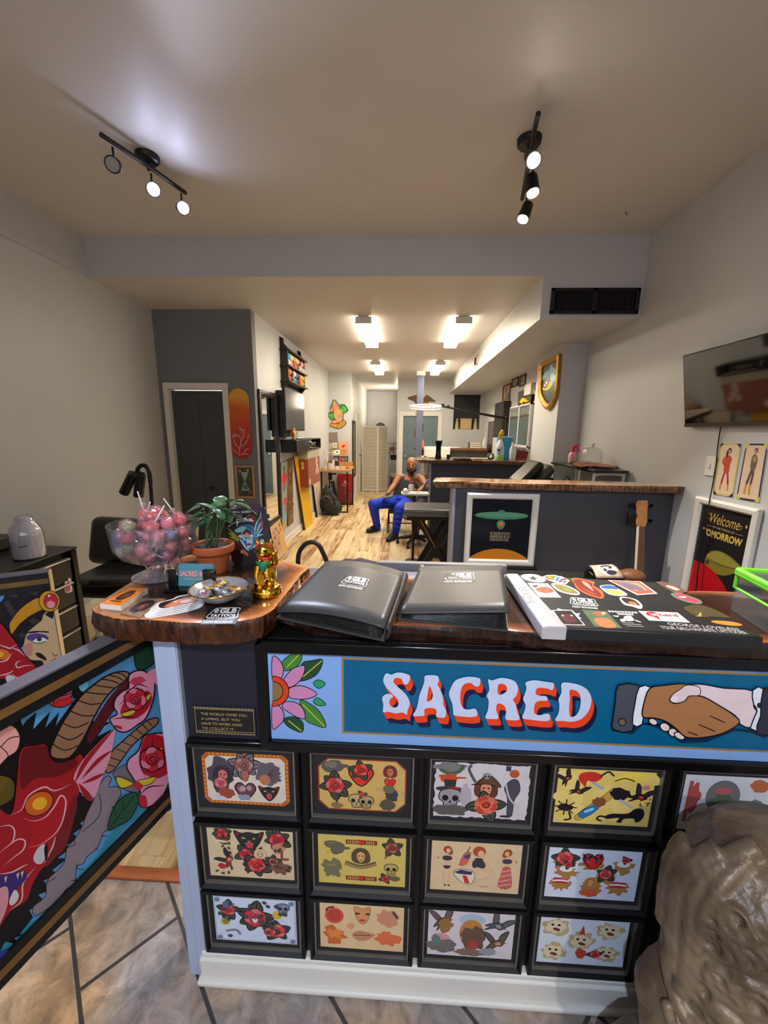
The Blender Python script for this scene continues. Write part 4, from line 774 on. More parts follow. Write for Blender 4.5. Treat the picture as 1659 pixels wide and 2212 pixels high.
m=MB();m.lathe([(.034,0),(.036,.006),(.035,.016),(.03,.024),(.02,.03)],c=gc,seg=28)
m.sph(gp(0,.004,.05),(.024,.022,.034));m.sph(gp(0,.002,.082),(.02,.018,.022));m.sph(gp(-.002,0,.112),(.0225,.019,.019))
for sx in(-1,1):m.tube([gp(sx*.013-.002,.003,.122),gp(sx*.0165-.002,.003,.132),gp(sx*.017-.002,.003,.1405)],[.0085,.0065,.002],12);m.sph(gp(sx*.014,-.014,.034),(.011,.013,.012))
m.tube([gp(-.014,-.01,.075),gp(-.016,-.018,.056),gp(-.012,-.021,.04)],[.0085,.0075,.007],10);m.sph(gp(-.012,-.021,.037),.0078)
m.tube([gp(.018,0,.075),gp(.026,-.006,.086),gp(.025,-.010,.104)],[.009,.008,.007],10);m.sph(gp(.025,-.011,.108),.0085)
m.sph(gp(-.002,-.017,.106),(.009,.006,.0065))
q=random.Random(3)
for k in range(34):
 a=q.uniform(0,2*PI);rr=q.uniform(.022,.034);m.sph(gp(rr*math.cos(a),rr*math.sin(a),.024-(rr-.022)*.8),(.0055,.0055,.0022),seg=8,ring=5)
obj('figure',m,m_gold,t,remesh=.0011,smit=2)
obj('collar',MB().lathe([(.0165,.091),(.019,.093),(.019,.098),(.0165,.0995)],c=gp(0,.001,0),seg=24,cap=False),mat('collar_red',(200,44,20),.25),t,smooth=60)
obj('bell',MB().sph(gp(-.006,-.0205,.0925),.0045),m_goldr,t,smooth=180)
bib=MB().grid(lambda u,v:gp((u-.5)*.036*(1-v*.85),-.0215-.0022*math.sin(PI*v)+.004*((u-.5)*2)**2,.0905-.026*v),8,8);obj('bib',bib,mat('bib_green',(22,112,72),.25),t,smooth=180,solid=.0012)
for sx in(-1,1):obj('ear_lining',MB().prism([gp(sx*.0125-.002-.0055,-.0062,.1225),gp(sx*.0125-.002+.0065,-.0062,.1225),gp(sx*.0168-.002,-.0032,.1365)],(0,-.0012,0)),mat('ear_red',(196,30,16),.3),t)
for sx in(-1,1):obj('eye',MB().lathe([(.0042,0),(.0042,.0008)],c=gp(sx*.0088-.002,-.0172,.1145),seg=14,m=Matrix.Rotation(PI/2,4,'X')),mat('cat_eye',(20,16,8),.2),t)
cb2=MB();cb2.lathe([(.0085,0),(.0095,.002),(.0085,.004)],seg=20,m=Matrix.Rotation(PI/2,4,'X')@Matrix.Scale(1.7,4,(0,1,0)),c=gp(-.004,-.0245,.05));obj('coin',cb2,m_gold,t,smooth=50)
hc=pz(416,1278);
t=thing('card_holder','black card stand holding teal business cards','card holder',hc,rotz=-.06)
hb=lambda a,b,**k:MB().box([hc[i]+a[i]for i in range(3)],[hc[i]+b[i]for i in range(3)],**k)
obj('base',hb((-.066,-.014,0),(.058,.03,.007)),m_blackg,t,bevel=.002)
obj('side_arm',hb((-.062,.004,.007),(-.044,.014,.052)),m_blackg,t,bevel=.0015);obj('side_arm',hb((.026,.004,.007),(.057,.014,.055)),m_blackg,t,bevel=.0015)
obj('back_rest',hb((-.060,.026,.007),(.056,.03,.03)),m_blackg,t,bevel=.0015)
cards=MB()
tilt=Matrix.Translation(hc+Vector((0,.016,.0075)))@Matrix.Rotation(-.18,4,'X')
ct=thing('business_card','stack of teal business cards with red and white lettering in the black stand','cards',hc+Vector((0,.016,.0075)))
rc=[(-.045,0),(.045,0)]+[(.045-.008+.008*math.cos(a),.056-.008+.008*math.sin(a))for a in(0,.5,1.05,1.57)]+[(-.045+.008+.008*math.cos(a),.056-.008+.008*math.sin(a))for a in(1.57,2.1,2.6,3.14)]
obj('cards',cards.prism([tilt@Vector((x,0,z))for x,z in rc],tilt.to_3x3()@Vector((0,.008,0))),mat('teal_card',(72,128,140),.5,var=.04),ct)
A=Art(lambda u,v:tilt@Vector((u,0,v)),tilt.to_3x3()@Vector((0,-1,0)))
A.text('SACRED BOND',-.040,.0235,.086,.013,(150,40,44),.03);A.text('SACRED BOND',-.0405,.0245,.086,.013,(236,150,150),.02);A.text('TATTOO COMPANY',-.028,.0165,.058,.003,(190,190,150),.01)
A.done('lettering',ct)
def flat_card(name,pts,th,topm,label,cat,art=None,z=ZL1+.0006,group=None,side=None):
 P_=[at(px,py,z=z+th)for px,py in pts];c=sum(P_,Vector())/len(P_)
 t=thing(name,label,cat,(c.x,c.y,z),group)
 obj('stack' if th>.002 else 'card',MB().prism([p-Vector((0,0,th))for p in P_],(0,0,th),0,1),[topm,side or topm],t)
 if art:
  a,b,c_,d=P_[:4]
  A=Art(lambda u,v:(a*(1-u)+d*u)*(1-v)+(b*(1-u)+c_*u)*v,(0,0,1),rough=.4);art(A);A.done('print',t)
 return t
def art_orange(A):
 A.frame(.05,.06,.95,.94,.02,(190,90,20));A.sp([(.3,.3),(.2,.5),(.3,.78),(.55,.85),(.72,.7),(.74,.45),(.6,.28)],(70,40,26));A.sp([(.4,.4),(.42,.62),(.58,.66),(.62,.45)],(120,66,30));A.rect(.2,.16,.75,.24,(120,64,24))
flat_card('card_stack',[(215.6,1304),(279.5,1269.5),(319,1271),(261,1309)],.012,mat('orange_card',(234,138,44),.5,var=.1),'thick stack of orange printed cards at the left of the slab','cards',art_orange,side=m_card)
def art_brown(A):
 A.frame(.04,.05,.96,.95,.03,(150,110,70));A.sp([(.2,.25),(.2,.6),(.45,.86),(.75,.8),(.85,.5),(.7,.25),(.45,.15)],(48,40,44));A.sp([(.35,.4),(.5,.7),(.7,.6),(.62,.35)],(120,64,54));A.sp([(.45,.45),(.52,.58),(.6,.5)],(170,110,80))
flat_card('postcard',[(259,1325),(300.6,1291.5),(358.4,1293),(302,1334)],.0012,mat('brown_card',(134,104,76),.4,var=.2,scale=20),'small brown and black printed card beside the orange stack','card',art_brown)
q=random.Random(5)
for k in range(5):
 cx,cy=378+k*4.5,1316-k*4.4;z=ZL1+.0006+.0007*k
 c=at(cx,cy,z=z);t=thing('cat_sticker','white edged cat face sticker, '+('bottom','second from bottom','middle','second from top','topmost')[k]+' of the fanned pile','sticker',(c.x,c.y,z),'fanned cat stickers')
 a0=.55+k*.03;sh=[(-.058,-.004),(-.05,.022),(-.02,.026),(-.005,.036),(.03,.034),(.05,.024),(.06,.008),(.05,-.016),(.02,-.026),(-.025,-.026),(-.05,-.022)]
 A=Art(lambda u,v:Vector((c.x+u*math.cos(a0)-v*math.sin(a0),c.y+u*math.sin(a0)+v*math.cos(a0),z+.0003)),(0,0,1),rough=.3)
 A.sp(sh,(240,236,236),4);A.sp([(x*.86,y*.82)for x,y in sh],(40,34,40),4);A.sp([(-.04,-.012),(-.02,.012),(.01,.016),(.036,.006),(.03,-.014),(-.01,-.02)],(214,120,70),4);A.ell(.005,-.004,.012,.008,(240,206,180));[A.ell(u,.006,.005,.003,(236,226,200))for u in(-.016,.022)]
 A.done('sticker_face',t,world=True)
 P_=[A.f(*p)-Vector((0,0,.0004))for p in spline(sh,4)];obj('backing',MB().prism(P_,(0,0,.0004)),m_paper,t)
def glb(A,x0=0,y0=0,w=1,h=1,full=True):
 "the black @GLB TATTOOS sticker in a box"
 X=lambda u:x0+u*w;Y=lambda v:y0+v*h;B=(22,20,24);W_=(240,238,238)
 if full:A.rect(X(0),Y(0),X(1),Y(1),B)
 A.sp([(X(.08),Y(.36)),(X(.06),Y(.5)),(X(.1),Y(.62)),(X(.18),Y(.9)),(X(.3),Y(.96)),(X(.9),Y(.98)),(X(.93),Y(.72)),(X(.96),Y(.5)),(X(.93),Y(.36)),(X(.5),Y(.33))],W_,4)
 A.sp([(X(.1),Y(.39)),(X(.085),Y(.5)),(X(.12),Y(.6)),(X(.2),Y(.88)),(X(.32),Y(.93)),(X(.88),Y(.95)),(X(.905),Y(.7)),(X(.935),Y(.5)),(X(.91),Y(.39)),(X(.5),Y(.365))],B,4)
 A.text('@',X(.2),Y(.64),w*.13,h*.26,W_,.03);A.text('GLB',X(.36),Y(.62),w*.5,h*.32,W_,.05);A.text('TATTOOS',X(.14),Y(.41),w*.74,h*.17,W_,.04)
 A.text('GOOD. CLEAN TATTOOS',X(.1),Y(.235),w*.8,h*.075,(196,194,198),.01);A.text('NOW BOOKING!',X(.05),Y(.06),w*.84,h*.13,W_,.03)
flat_card('shop_sticker',[(433,1348.5),(453.5,1312),(525,1311.6),(509,1348)],.0006,mat('sticker_black',(22,20,24),.25),'black rectangular sticker with white lettering at the front edge of the slab','sticker',glb)
bc=pz(476,1296)
t=thing('pin_dish','small gold rimmed dish full of round button pins','dish',bc)
obj('dish',MB().lathe([(.026,0),(.03,.003),(.055,.018),(.066,.032),(.064,.033),(.052,.021),(.028,.008),(.001,.007)],c=bc,seg=36),mat('grey_glazed_dish',(150,148,150),.25,coat=.5),t,smooth=50)
obj('rim',MB().lathe([(.0655,.031),(.0675,.0325),(.066,.0345),(.0635,.0335)],c=bc,seg=36,cap=False),m_goldr,t,smooth=50)
q=random.Random(6);rim_m=mat('pin_metal',(196,180,150),.2,metal=1)
pins=[(-.028,-.016,.021,'silver'),(.012,-.026,.018,'gold'),(-.030,.012,.022,'gold'),(.0,.022,.022,'silver'),(.030,.012,.024,'gold'),(.002,-.002,.026,'silver'),(-.014,.03,.028,'gold'),(.026,-.014,.025,'silver')]
for k,(x,y,z,kind)in enumerate(pins):
 d=Matrix.Translation(bc+Vector((x,y,z)))@Euler((q.uniform(-.35,.35),q.uniform(-.35,.35),0)).to_matrix().to_4x4()
 cc=(206,164,72)if kind=='gold' else(150,146,150)
 t=thing('button_pin',kind+'-coloured round button pin lying in the dish','pin',bc+Vector((x,y,z)),'button pins in the dish')
 obj('face',MB().lathe([(.0155,0),(.0165,.0015),(.0155,.0035),(.009,.0048),(.0005,.005)],m=d,seg=20),mat('pin_face_'+kind,cc,.25,metal=.5,var=.2),t,smooth=60)
 obj('emblem',MB().lathe([(.0085,.0046),(.0075,.0053),(.0005,.0055)],m=d,seg=14),paint((60,50,70)if k%2 else(120,66,90),.3),t,smooth=60)
m_leather=mat('black_leatherette',(60,59,58),.38,var=.06,bump=.05,bscale=300,scale=4);m_page=mat('page_sleeves',(34,34,33),.25,var=.5,scale=40,stretch=(1,1,60))
def bil(a,b,c,d):return lambda u,v:(a*(1-u)+d*u)*(1-v)+(b*(1-u)+c*u)*v
def portfolio(name,corners,zs,arch,label,th,gl,base=ZM1+.001):
 P_=[at(px,py,z=z)for(px,py),z in zip(corners,zs)];f0=bil(*P_);c=sum(P_,Vector())/4
 f=lambda u,v:f0(u,v)+Vector((0,0,arch*math.sin(PI*min(1,u*1.02))**.8))
 t=thing(name,label,'portfolio',(c.x,c.y,base))
 cov=MB().grid(f,16,6);obj('cover',cov,m_leather,t,smooth=180,solid=.005)
 def pg(u,v,k):p=f0(.03+u*.94,.02+v*.94)+Vector((0,0,arch*math.sin(PI*min(1,u))**.8));top=p.z-.004;return Vector((p.x,p.y,base+.003+(top-base-.003)*k))
 n=th
 for k in range(n):
  kk=(k+.6)/n*.86;obj('page',MB().grid(lambda u,v:pg(u,v,kk),8,2),m_page,t,smooth=180,solid=.0016)
 obj('back_cover',MB().grid(lambda u,v:Vector((*f0(u,v)[:2],base+.002)),6,2),m_leather,t,solid=.004)
 e0,e1=(0,1)if arch else(0,1)
 A=Art(lambda u,v:f(u,v)+Vector((0,0,.0027)),(0,0,1),rough=.3);glb(A,*gl);A.done('shop_sticker',t)
 return t,f
t,f=portfolio('portfolio',[(597,1323),(705,1214),(874,1238),(831,1357)],(1.10,1.112,1.122,1.116),.013,'black portfolio with arched cover and GLB sticker, left of the two',5,(.40,.42,.30,.24))
sp_=MB().grid(lambda u,v:f(1,v)+Vector((.004+.005*math.sin(PI*u),0,-u*.026+.002)),5,8);obj('spine',sp_,m_leather,t,smooth=180,solid=.003)
t,f=portfolio('portfolio',[(859,1325),(909,1224),(1086,1223),(1102,1322)],(1.102,1.108,1.130,1.132),.0,'flat black portfolio with GLB sticker, right of the two',8,(.33,.55,.36,.25))
obj('corner_clip',MB().cbox(f(0,1)+Vector((.003,.0,.002)),(.014,.014,.006)),m_chrome,t,bevel=.002)
BZ=ZM1+.031
B0=[at(*p,z=BZ)for p in((1172,1353),(1092,1239),(1414,1257),(1652,1377))];fb_=bil(*B0)
t=thing('sticker_case','large flat black case with white spine, covered in stickers','case',(*(sum(B0,Vector())/4)[:2],ZM1+.001))
obj('body',MB().prism([Vector((*fb_(u,v)[:2],ZM1+.0015))for u,v in((.09,.0),(.07,1),(1,1),(1,0))],(0,0,BZ-ZM1-.0015)),mat('case_black',(34,33,34),.35,var=.06),t,bevel=.004)
obj('white_spine',MB().loft([[fb_(.0,v)+Vector((0,0,-.0285)),fb_(-.004,v)+Vector((0,0,-.014)),fb_(.002,v)+Vector((0,0,-.002)),fb_(.03,v)+Vector((0,0,.0012)),fb_(.115-.03*v,v)+Vector((0,0,.0014)),fb_(.115-.03*v,v)+Vector((0,0,-.0285))]for v in(-.003,.25,.5,.75,1.002)]),mat('white_vinyl',(182,178,178),.35,var=.04),t,smooth=50,bevel=.002)
def st(fn,label=None,z=.0004):
 A=Art(lambda u,v:fb_(u,v)+Vector((0,0,z)),(0,0,1),rough=.3);A.ysign=1;fn(A);o=A.done('sticker',t)
 if label:o['label']=label
inv={}
def uv(px,py):
 "u,v of the case top that shows at a pixel"
 P_=at(px,py,z=BZ);u=v=.5
 for _ in range(30):
  e=fb_(u,v)-P_;du=(fb_(u+.001,v)-fb_(u,v))/.001;dv=(fb_(u,v+.001)-fb_(u,v))/.001
  det=du.x*dv.y-du.y*dv.x;u-=(e.x*dv.y-e.y*dv.x)/det;v-=(du.x*e.y-du.y*e.x)/det
 return(u,v)
X1=lambda P_:[uv(1080+x*.1808,1210+y*.1808)for x,y in P_];X2=lambda P_:[uv(1360+x*.1802,1200+y*.1802)for x,y in P_]
Wt=(238,234,232)
def _(A):
 A.sp(X1([(250,190),(300,170),(420,172),(520,210),(545,250),(480,268),(360,255),(280,225)]),Wt);c=uv(1080+398*.1808,1210+218*.1808)
 A.sp(X1([(275,195),(320,180),(410,182),(500,214),(520,245),(470,258),(365,246),(300,220)]),(226,216,226));star=X1([(340,208),(378,207),(390,188),(412,210),(455,215),(425,226),(425,245),(395,230),(365,238),(375,222)]);A.poly(star,(54,48,56))
st(_,'round white sticker with a black star')
def _(A):
 A.poly(X1([(508,198),(560,180),(650,178),(760,205),(835,245),(790,292),(660,270),(570,240)]),Wt);q=random.Random(2)
 A.poly(X1([(530,198),(580,188),(640,188),(650,240),(580,232)]),(206,80,60))
 for k,(x,y)in enumerate(((590,205),(640,200),(690,215),(620,225),(680,240),(720,205),(740,235),(770,230),(720,255),(770,262),(800,250))):
  A.poly(X1([(x-24,y-10),(x+14,y-12),(x+28,y+8),(x-10,y+12)]),((220,190,50),(60,150,80),(52,110,190),(230,140,60),(52,110,190),(236,236,236),(52,110,190),(210,56,60),(210,56,60),(60,120,190),(220,180,60))[k])
st(_,'many coloured puzzle cube sticker')
def _(A):
 A.poly(X1([(325,272),(575,280),(735,450),(470,445)]),(236,206,196));A.sp(X1([(430,340),(520,320),(610,340),(640,380),(540,395),(460,375)]),(206,104,80));A.sp(X1([(385,310),(440,300),(450,320),(400,325)]),(90,70,80));A.rect(0,0,0,0,Wt)if 0 else None;A.poly(X1([(475,400),(660,408),(690,425),(500,420)]),(200,196,216))
st(_,'pale pink square sticker with an orange blotch')
def _(A):
 A.sp(X1([(612,285),(680,278),(800,305),(900,350),(955,395),(930,420),(840,412),(720,380),(650,340)]),Wt);A.sp(X1([(640,295),(700,292),(800,318),(890,360),(930,395),(840,398),(730,368),(680,335)]),(150,130,76));A.sp(X1([(760,330),(840,350),(850,380),(770,365)]),(140,160,80))
st(_,'olive and tan creature-shaped sticker')
def _(A):
 A.sp(X1([(850,225),(930,215),(1040,240),(1130,262),(1120,305),(1210,360),(1245,430),(1210,462),(1100,435),(990,390),(910,330),(880,270)]),(214,108,60));A.sp(X1([(880,238),(950,232),(1050,258),(1100,280),(1110,325),(1180,375),(1215,430),(1170,440),(1060,400),(960,350),(905,290)]),(140,48,34));A.sp(X1([(980,250),(1060,285),(1120,370),(1080,350),(1000,290)]),(190,150,140));A.sp(X1([(930,300),(1020,350),(1180,425),(1060,385)]),(196,66,40))
st(_,'big orange and dark red splash-shaped sticker')
def _(A):
 A.sp(X1([(1190,318),(1240,298),(1340,300),(1410,340),(1500,390),(1520,420),(1440,430),(1330,418),(1260,385)]),Wt);A.sp(X1([(1205,318),(1260,302),(1350,308),(1410,345),(1330,350),(1240,340)]),(58,104,186));A.sp(X1([(1260,350),(1380,350),(1480,395),(1400,420),(1310,400)]),(220,196,110))
st(_,'blue and yellow round sticker')
def _(A):
 A.poly(X1([(1283,238),(1680,255),(1885,402),(1640,420)]),Wt);A.poly(X1([(1310,244),(1665,260),(1850,392),(1650,408)]),(222,96,72));A.poly(X1([(1420,262),(1650,272),(1770,360),(1620,372)]),(232,150,110));A.sp(X1([(1400,275),(1500,270),(1620,300),(1720,350),(1700,372),(1560,345),(1470,310)]),(120,108,128))
st(_,'large orange red rectangular sticker with a grey drawing')
def _(A):
 c=X1([(770,430),(1150,470),(1215,600),(860,575)]);g0=lambda u,v:tuple((c[3][i]*(1-u)+c[2][i]*u)*(1-v)+(c[0][i]*(1-u)+c[1][i]*u)*v for i in(0,1));F0=A.f;A.f=lambda u,v:F0(*g0(u,v));glb(A,full=False)
st(_,'white lettered GLB sticker')
def _(A):
 P_=[(600,602),(690,595),(682,575),(740,592),(860,598),(905,640),(960,635),(935,670),(975,700),(950,705),(1022,782),(750,775),(690,700),(660,680),(625,640)]
 A.poly(X1(P_),Wt);A.poly(X1([(640,605),(850,606),(1000,774),(760,768),(700,690)]),(44,32,36));A.sp(X1([(720,650),(850,655),(920,720),(880,750),(780,735)]),(96,48,50));[A.ell(*uv(1080+x*.1808,1210+y*.1808),.006,.012,(230,210,200))for x,y in((750,664),(855,664))]
st(_,'black sticker with jagged white outline')
def _(A):
 A.poly(X1([(975,592),(1270,612),(1460,815),(1130,795)]),(98,116,88));A.sp(X1([(1105,625),(1190,615),(1230,660),(1180,670),(1130,655)]),(176,104,76));A.sp(X1([(1120,705),(1250,690),(1340,730),(1390,805),(1220,800)]),(206,128,84));A.sp(X1([(1210,625),(1270,630),(1230,660)]),(190,180,120))
st(_,'green photo sticker with a bare-shouldered figure')
def _(A):
 for y,x0,x1 in((612,1285,1640),(645,1395,1590)):
  for k in range(9):
   a=x0+(x1-x0)*k/9;b=a+(x1-x0)/9*.72;A.poly(X1([(a,y-9+(a-x0)*.05),(b,y-9+(b-x0)*.05),(b+18,y+11+(b-x0)*.05),(a+18,y+11+(a-x0)*.05)]),Wt)
 A.sp(X1([(1480,680),(1560,670),(1600,720),(1560,735),(1500,725)]),Wt);A.sp(X1([(1435,715),(1480,705),(1500,735),(1450,738)]),Wt);A.sp(X1([(1600,715),(1690,745),(1640,740)]),Wt);A.sp(X1([(1345,668),(1420,670),(1400,684)]),Wt)
 for y,a,b in((750,1450,1600),(770,1470,1690),(792,1510,1720)):A.line(X1([(a,y),(b,y+8)]),.008,(180,178,176))
st(_,'black sticker with small white block print')
def _(A):
 A.sp(X1([(1425,455),(1480,440),(1570,455),(1640,480),(1700,540),(1680,585),(1580,555),(1480,530)]),Wt);A.sp(X1([(1450,462),(1500,452),(1570,466),(1630,495),(1670,545),(1590,535),(1500,512)]),(60,44,42));A.sp(X1([(1530,500),(1600,500),(1650,540),(1580,535)]),(206,124,80))
st(_,'white edged cat face sticker')
def _(A):
 A.poly(X2([(100,665),(575,685),(730,808),(235,780)]),(222,216,210));A.sp(X2([(195,690),(250,675),(320,690),(330,720),(370,775),(300,740),(220,720)]),(206,40,46))
 c=X2([(215,690),(570,705),(610,745),(265,725)]);g0=lambda u,v:tuple((c[3][i]*(1-u)+c[2][i]*u)*(1-v)+(c[0][i]*(1-u)+c[1][i]*u)*v for i in(0,1));F0=A.f;A.f=lambda u,v:F0(*g0(u,v));A.text('un',.02,.15,.28,.7,(240,232,230),.03);A.text('herd',.32,.1,.64,.9,(206,50,54),.03)
st(_,'white sticker lettered unherd in red')
def _(A):A.poly(X2([(305,318),(400,312),(520,345),(700,440),(600,450),(470,410)]),(120,80,70));A.sp(X2([(430,365),(500,365),(600,410),(540,415)]),(222,190,170))
st(_,'small brown photo sticker at the far edge')
def _(A):A.sp(X2([(490,460),(600,452),(760,500),(860,545),(850,582),(720,570),(570,520)]),(90,140,112));A.sp(X2([(520,468),(610,462),(750,508),(830,548),(810,570),(720,558),(590,512)]),(206,70,96));A.sp(X2([(580,495),(680,495),(650,510)]),(240,220,224))
st(_,'pink oval sticker with a green rim')
def _(A):A.sp(X2([(650,620),(800,590),(930,615),(1090,680),(1200,745),(1020,735),(850,740),(720,690)]),(84,72,44));A.line(X2([(790,660),(800,690)]),.012,(190,160,80),taper=True);A.line(X2([(850,680),(840,725),(790,728)]),.014,(190,160,80),taper=True)
st(_,'dark gold smoky sticker')
def _(A):A.sp(X2([(975,790),(1050,782),(1250,800),(1355,835),(1250,845),(1050,818)]),(232,140,56))
st(_,'narrow orange sticker')
def _(A):
 for s_,P_ in(('GEORGE LOVELESS',[(440,800),(1290,870),(1330,905),(470,840)]),('YOUR GRLS FAVORITE TATTOOER',[(345,840),(1360,905),(1440,950),(400,885)])):
  c=X2(P_);F0=A.f;g0=lambda u,v,c=c:tuple((c[3][i]*(1-u)+c[2][i]*u)*(1-v)+(c[0][i]*(1-u)+c[1][i]*u)*v for i in(0,1));A.f=lambda u,v,F0=F0,g0=g0:F0(*g0(u,v));A.text(s_,0,.1,1,.85,(206,200,200),.005);A.f=F0
st(_,'white hand lettering along the near edge')
def _(A):
 c=X1([(190,310),(330,310),(440,505),(290,505)]);F0=A.f;g0=lambda u,v:tuple((c[3][i]*(1-u)+c[2][i]*u)*(1-v)+(c[0][i]*(1-u)+c[1][i]*u)*v for i in(0,1));A.f=lambda u,v:F0(*g0(v,u));A.text('IROKUI',.0,.12,1,.7,(244,242,238),0);A.f=F0
st(_,'pale lettering on the white spine',.003)
a=at(1578,1318,z=ZM1);b=at(1690,1392,z=ZM1);hh=at(1592,1232,y=a.y).z-ZM1
d=(b-a).normalized();n2=Vector((-d.y,d.x,0));n2=n2 if n2.x>0 else-n2;Lx=.24;Wx=.16
t=thing('acrylic_box','clear acrylic box with lime green lid at the right end of the counter','box',a+d*.12+n2*.08)
def bxp(u,v,z):return a+d*(u*Lx)+n2*(v*Wx)+Vector((0,0,z+.001))
m_lime=mat('lime_plastic',(118,214,52),.3,var=.03);m_acr=THIN('acrylic',(235,240,236),.06,.05)
tub=MB()
for(u0,v0,u1,v1)in((0,0,1,0),(0,1,1,1),(0,0,0,1),(1,0,1,1)):
 nn=Vector((d if u0==u1 else n2))*.003;tub.prism([bxp(u0,v0,0),bxp(u1,v1,0),bxp(u1,v1,hh*.55),bxp(u0,v0,hh*.55)],nn*(1 if(u0+v0==0)else-1))
tub.prism([bxp(0,0,0),bxp(1,0,0),bxp(1,1,0),bxp(0,1,0)],(0,0,.003));obj('tub',tub,m_acr,t)
rim=MB();e=.0035
for(u0,v0,u1,v1)in((0,0,1,0),(0,1,1,1),(0,0,0,1),(1,0,1,1)):
 rim.tube([bxp(u0,v0,hh*.57),bxp(u1,v1,hh*.57)],.0035,8);rim.tube([bxp(u0,v0,z)for z in()]or[bxp(u0,v0,hh*.93),bxp(u1,v1,hh*.93)],.008,8);rim.tube([bxp(u0,v0,hh*.99),bxp(u1,v1,hh*.99)],.008,8)
for(u0,v0)in((0,0),(1,0),(0,1),(1,1)):rim.tube([bxp(u0,v0,hh*.57),bxp(u0,v0,hh*.98)],.0045,8)
obj('lid_rim',rim,m_lime,t,smooth=60)
sk_=MB()
for(u0,v0,u1,v1)in((0,0,1,0),(0,1,1,1),(0,0,0,1),(1,0,1,1)):sk_.prism([bxp(u0,v0,hh*.58),bxp(u1,v1,hh*.58),bxp(u1,v1,hh*.92),bxp(u0,v0,hh*.92)],Vector((d if u0==u1 else n2))*(.002 if u0+v0==0 else-.002))
obj('lid_side',sk_,THIN('smoky_side',(70,76,66),.1,.55),t)
lid=MB().prism([bxp(.01,.02,hh*.97),bxp(.99,.02,hh*.97),bxp(.99,.98,hh*.97),bxp(.01,.98,hh*.97)],(0,0,.003));obj('lid',lid,THIN('smoky_lid',(150,156,150),.1,.3),t)
m_cap=mat('gate_cap_grey',(96,92,98),.4,var=.06);m_gold2=mat('gold_band',(120,84,40),.4,var=.15,scale=20);m_raw=mat('raw_wood_edge',(222,190,140),.6,var=.1)
S1=lambda P_:[(x*.376,1380+y*.376)for x,y in P_]
def panel(name,label,p0,p1,far,near,z0,z1,th,edge_m):
 "upright panel along p0->p1 extended; far/near are distances from p0 along it"
 d=(p1-p0);d.z=0;d.normalize();n=Vector((d.y,-d.x,0));n=n if n.dot(CO-p0)>0 else-n
 A_=p0+d*far;B_=p0+d*near;A_.z=B_.z=0
 t=thing(name,label,'gate',(*((A_+B_)/2)[:2],z0))
 R=lambda s,dz,off:(A_+d*s)+n*off+Vector((0,0,dz))
 Ln=(B_-A_).length
 def bar(s0,s1,a,b,o0,o1,mt,nm,**k):return obj(nm,MB().loft([[R(s,a,o0),R(s,b,o0),R(s,b,o1),R(s,a,o1)]for s in(s0,s1)]),mt,t,**k)
 bar(0,Ln,z0,z1-.004,-th,-.004,m_black,'panel_body');bar(0,Ln,z1-.004,z1,-th-.002,.006,m_cap,'top_cap')
 for zz,nm in((z1-.06,'top_rail'),(z0,'bottom_rail')):
  o=bar(0,Ln,zz,zz+.056,-.004,.004,m_black,nm);bar(0,Ln,zz+.02,zz+.036,.004,.0055,m_gold2,'gold_band')
 bar(-.004,0,z0,z1-.004,-th,-.002,edge_m,'end_edge')
 return t,(p0+n*-.0035,n),n
ga,gb=at(240,1382,z=1.05),at(0,1503,z=1.05)
t,GP,gn=panel('swing_gate','low swing gate painted with a red horned dragon and pink roses',ga,gb,-.125,.66,.515,1.05,.03,m_black)
A=px_art(GP,rough=.35)
d=(gb-ga);d.z=0;d.normalize()
g0=ga+gn*-.0035;A.f=lambda u,v:Vector(((g0+d*u).x,(g0+d*u).y,v));A.rect(-.122,.571,.655,.99,(84,150,204));A.f=lambda u,v:on_plane(u,v,GP[0],GP[1])
LB=(150,190,216);K=(14,10,12);DR,RD,PK,PL=(108,16,24),(166,24,34),(222,150,176),(234,178,186)
A.sp(S1([(-60,1900),(0,1750),(90,1650),(220,1610),(330,1500),(470,1340),(560,1240),(640,1110),(800,960),(960,930),(975,990),(820,1010),(680,1130),(600,1260),(500,1370),(380,1500),(240,1640),(100,1790),(-60,1960)]),(50,140,170))
A.poly(S1([(-60,470),(40,520),(100,470),(115,455),(130,500),(150,470),(210,420),(190,520),(290,415),(260,510),(340,420),(320,500),(420,360),(470,300),(520,330),(500,470),(640,480),(560,520),(600,500),(560,560),(640,520),(600,620),(480,700),(470,900),(540,930),(500,1000),(530,1010),(460,1060),(480,1080),(420,1120),(450,1140),(380,1190),(440,1180),(330,1260),(390,1260),(300,1330),(340,1350),(250,1390),(300,1440),(220,1470),(250,1500),(170,1560),(190,1600),(110,1700),(210,1670),(80,1720),(130,1760),(30,1740),(-60,1900)]),K)
A.out(S1([(610,790),(640,800),(625,850),(680,850),(695,890),(680,925),(640,1000),(620,1090),(590,1120),(560,1200),(500,1250),(480,1290),(440,1310),(430,1400),(380,1440),(330,1500),(260,1560),(200,1590),(190,1540),(260,1480),(270,1390),(330,1330),(370,1280),(385,1200),(430,1150),(470,1080),(500,1000),(535,930),(565,850)]),(140,128,138),K,1.6,3)
for P_ in([(570,890),(580,960),(560,1030),(470,1110)],[(440,1290),(445,1320),(480,1325)],[(385,1200),(430,1180),(420,1150)],[(270,1400),(320,1370)],[(640,970),(660,965)],[(580,1135),(620,1130)],[(545,1200),(560,1215)],[(410,1390),(440,1385)],[(320,1500),(325,1530)]):A.line(S1(P_),1.6,K)
A.out(S1([(650,770),(720,720),(760,760),(800,880),(700,860),(660,800)]),(120,110,120),K,1.5,3)
A.sp(S1([(500,560),(560,440),(640,320),(740,225),(765,245),(670,390),(570,530),(520,600)]),(84,16,24))
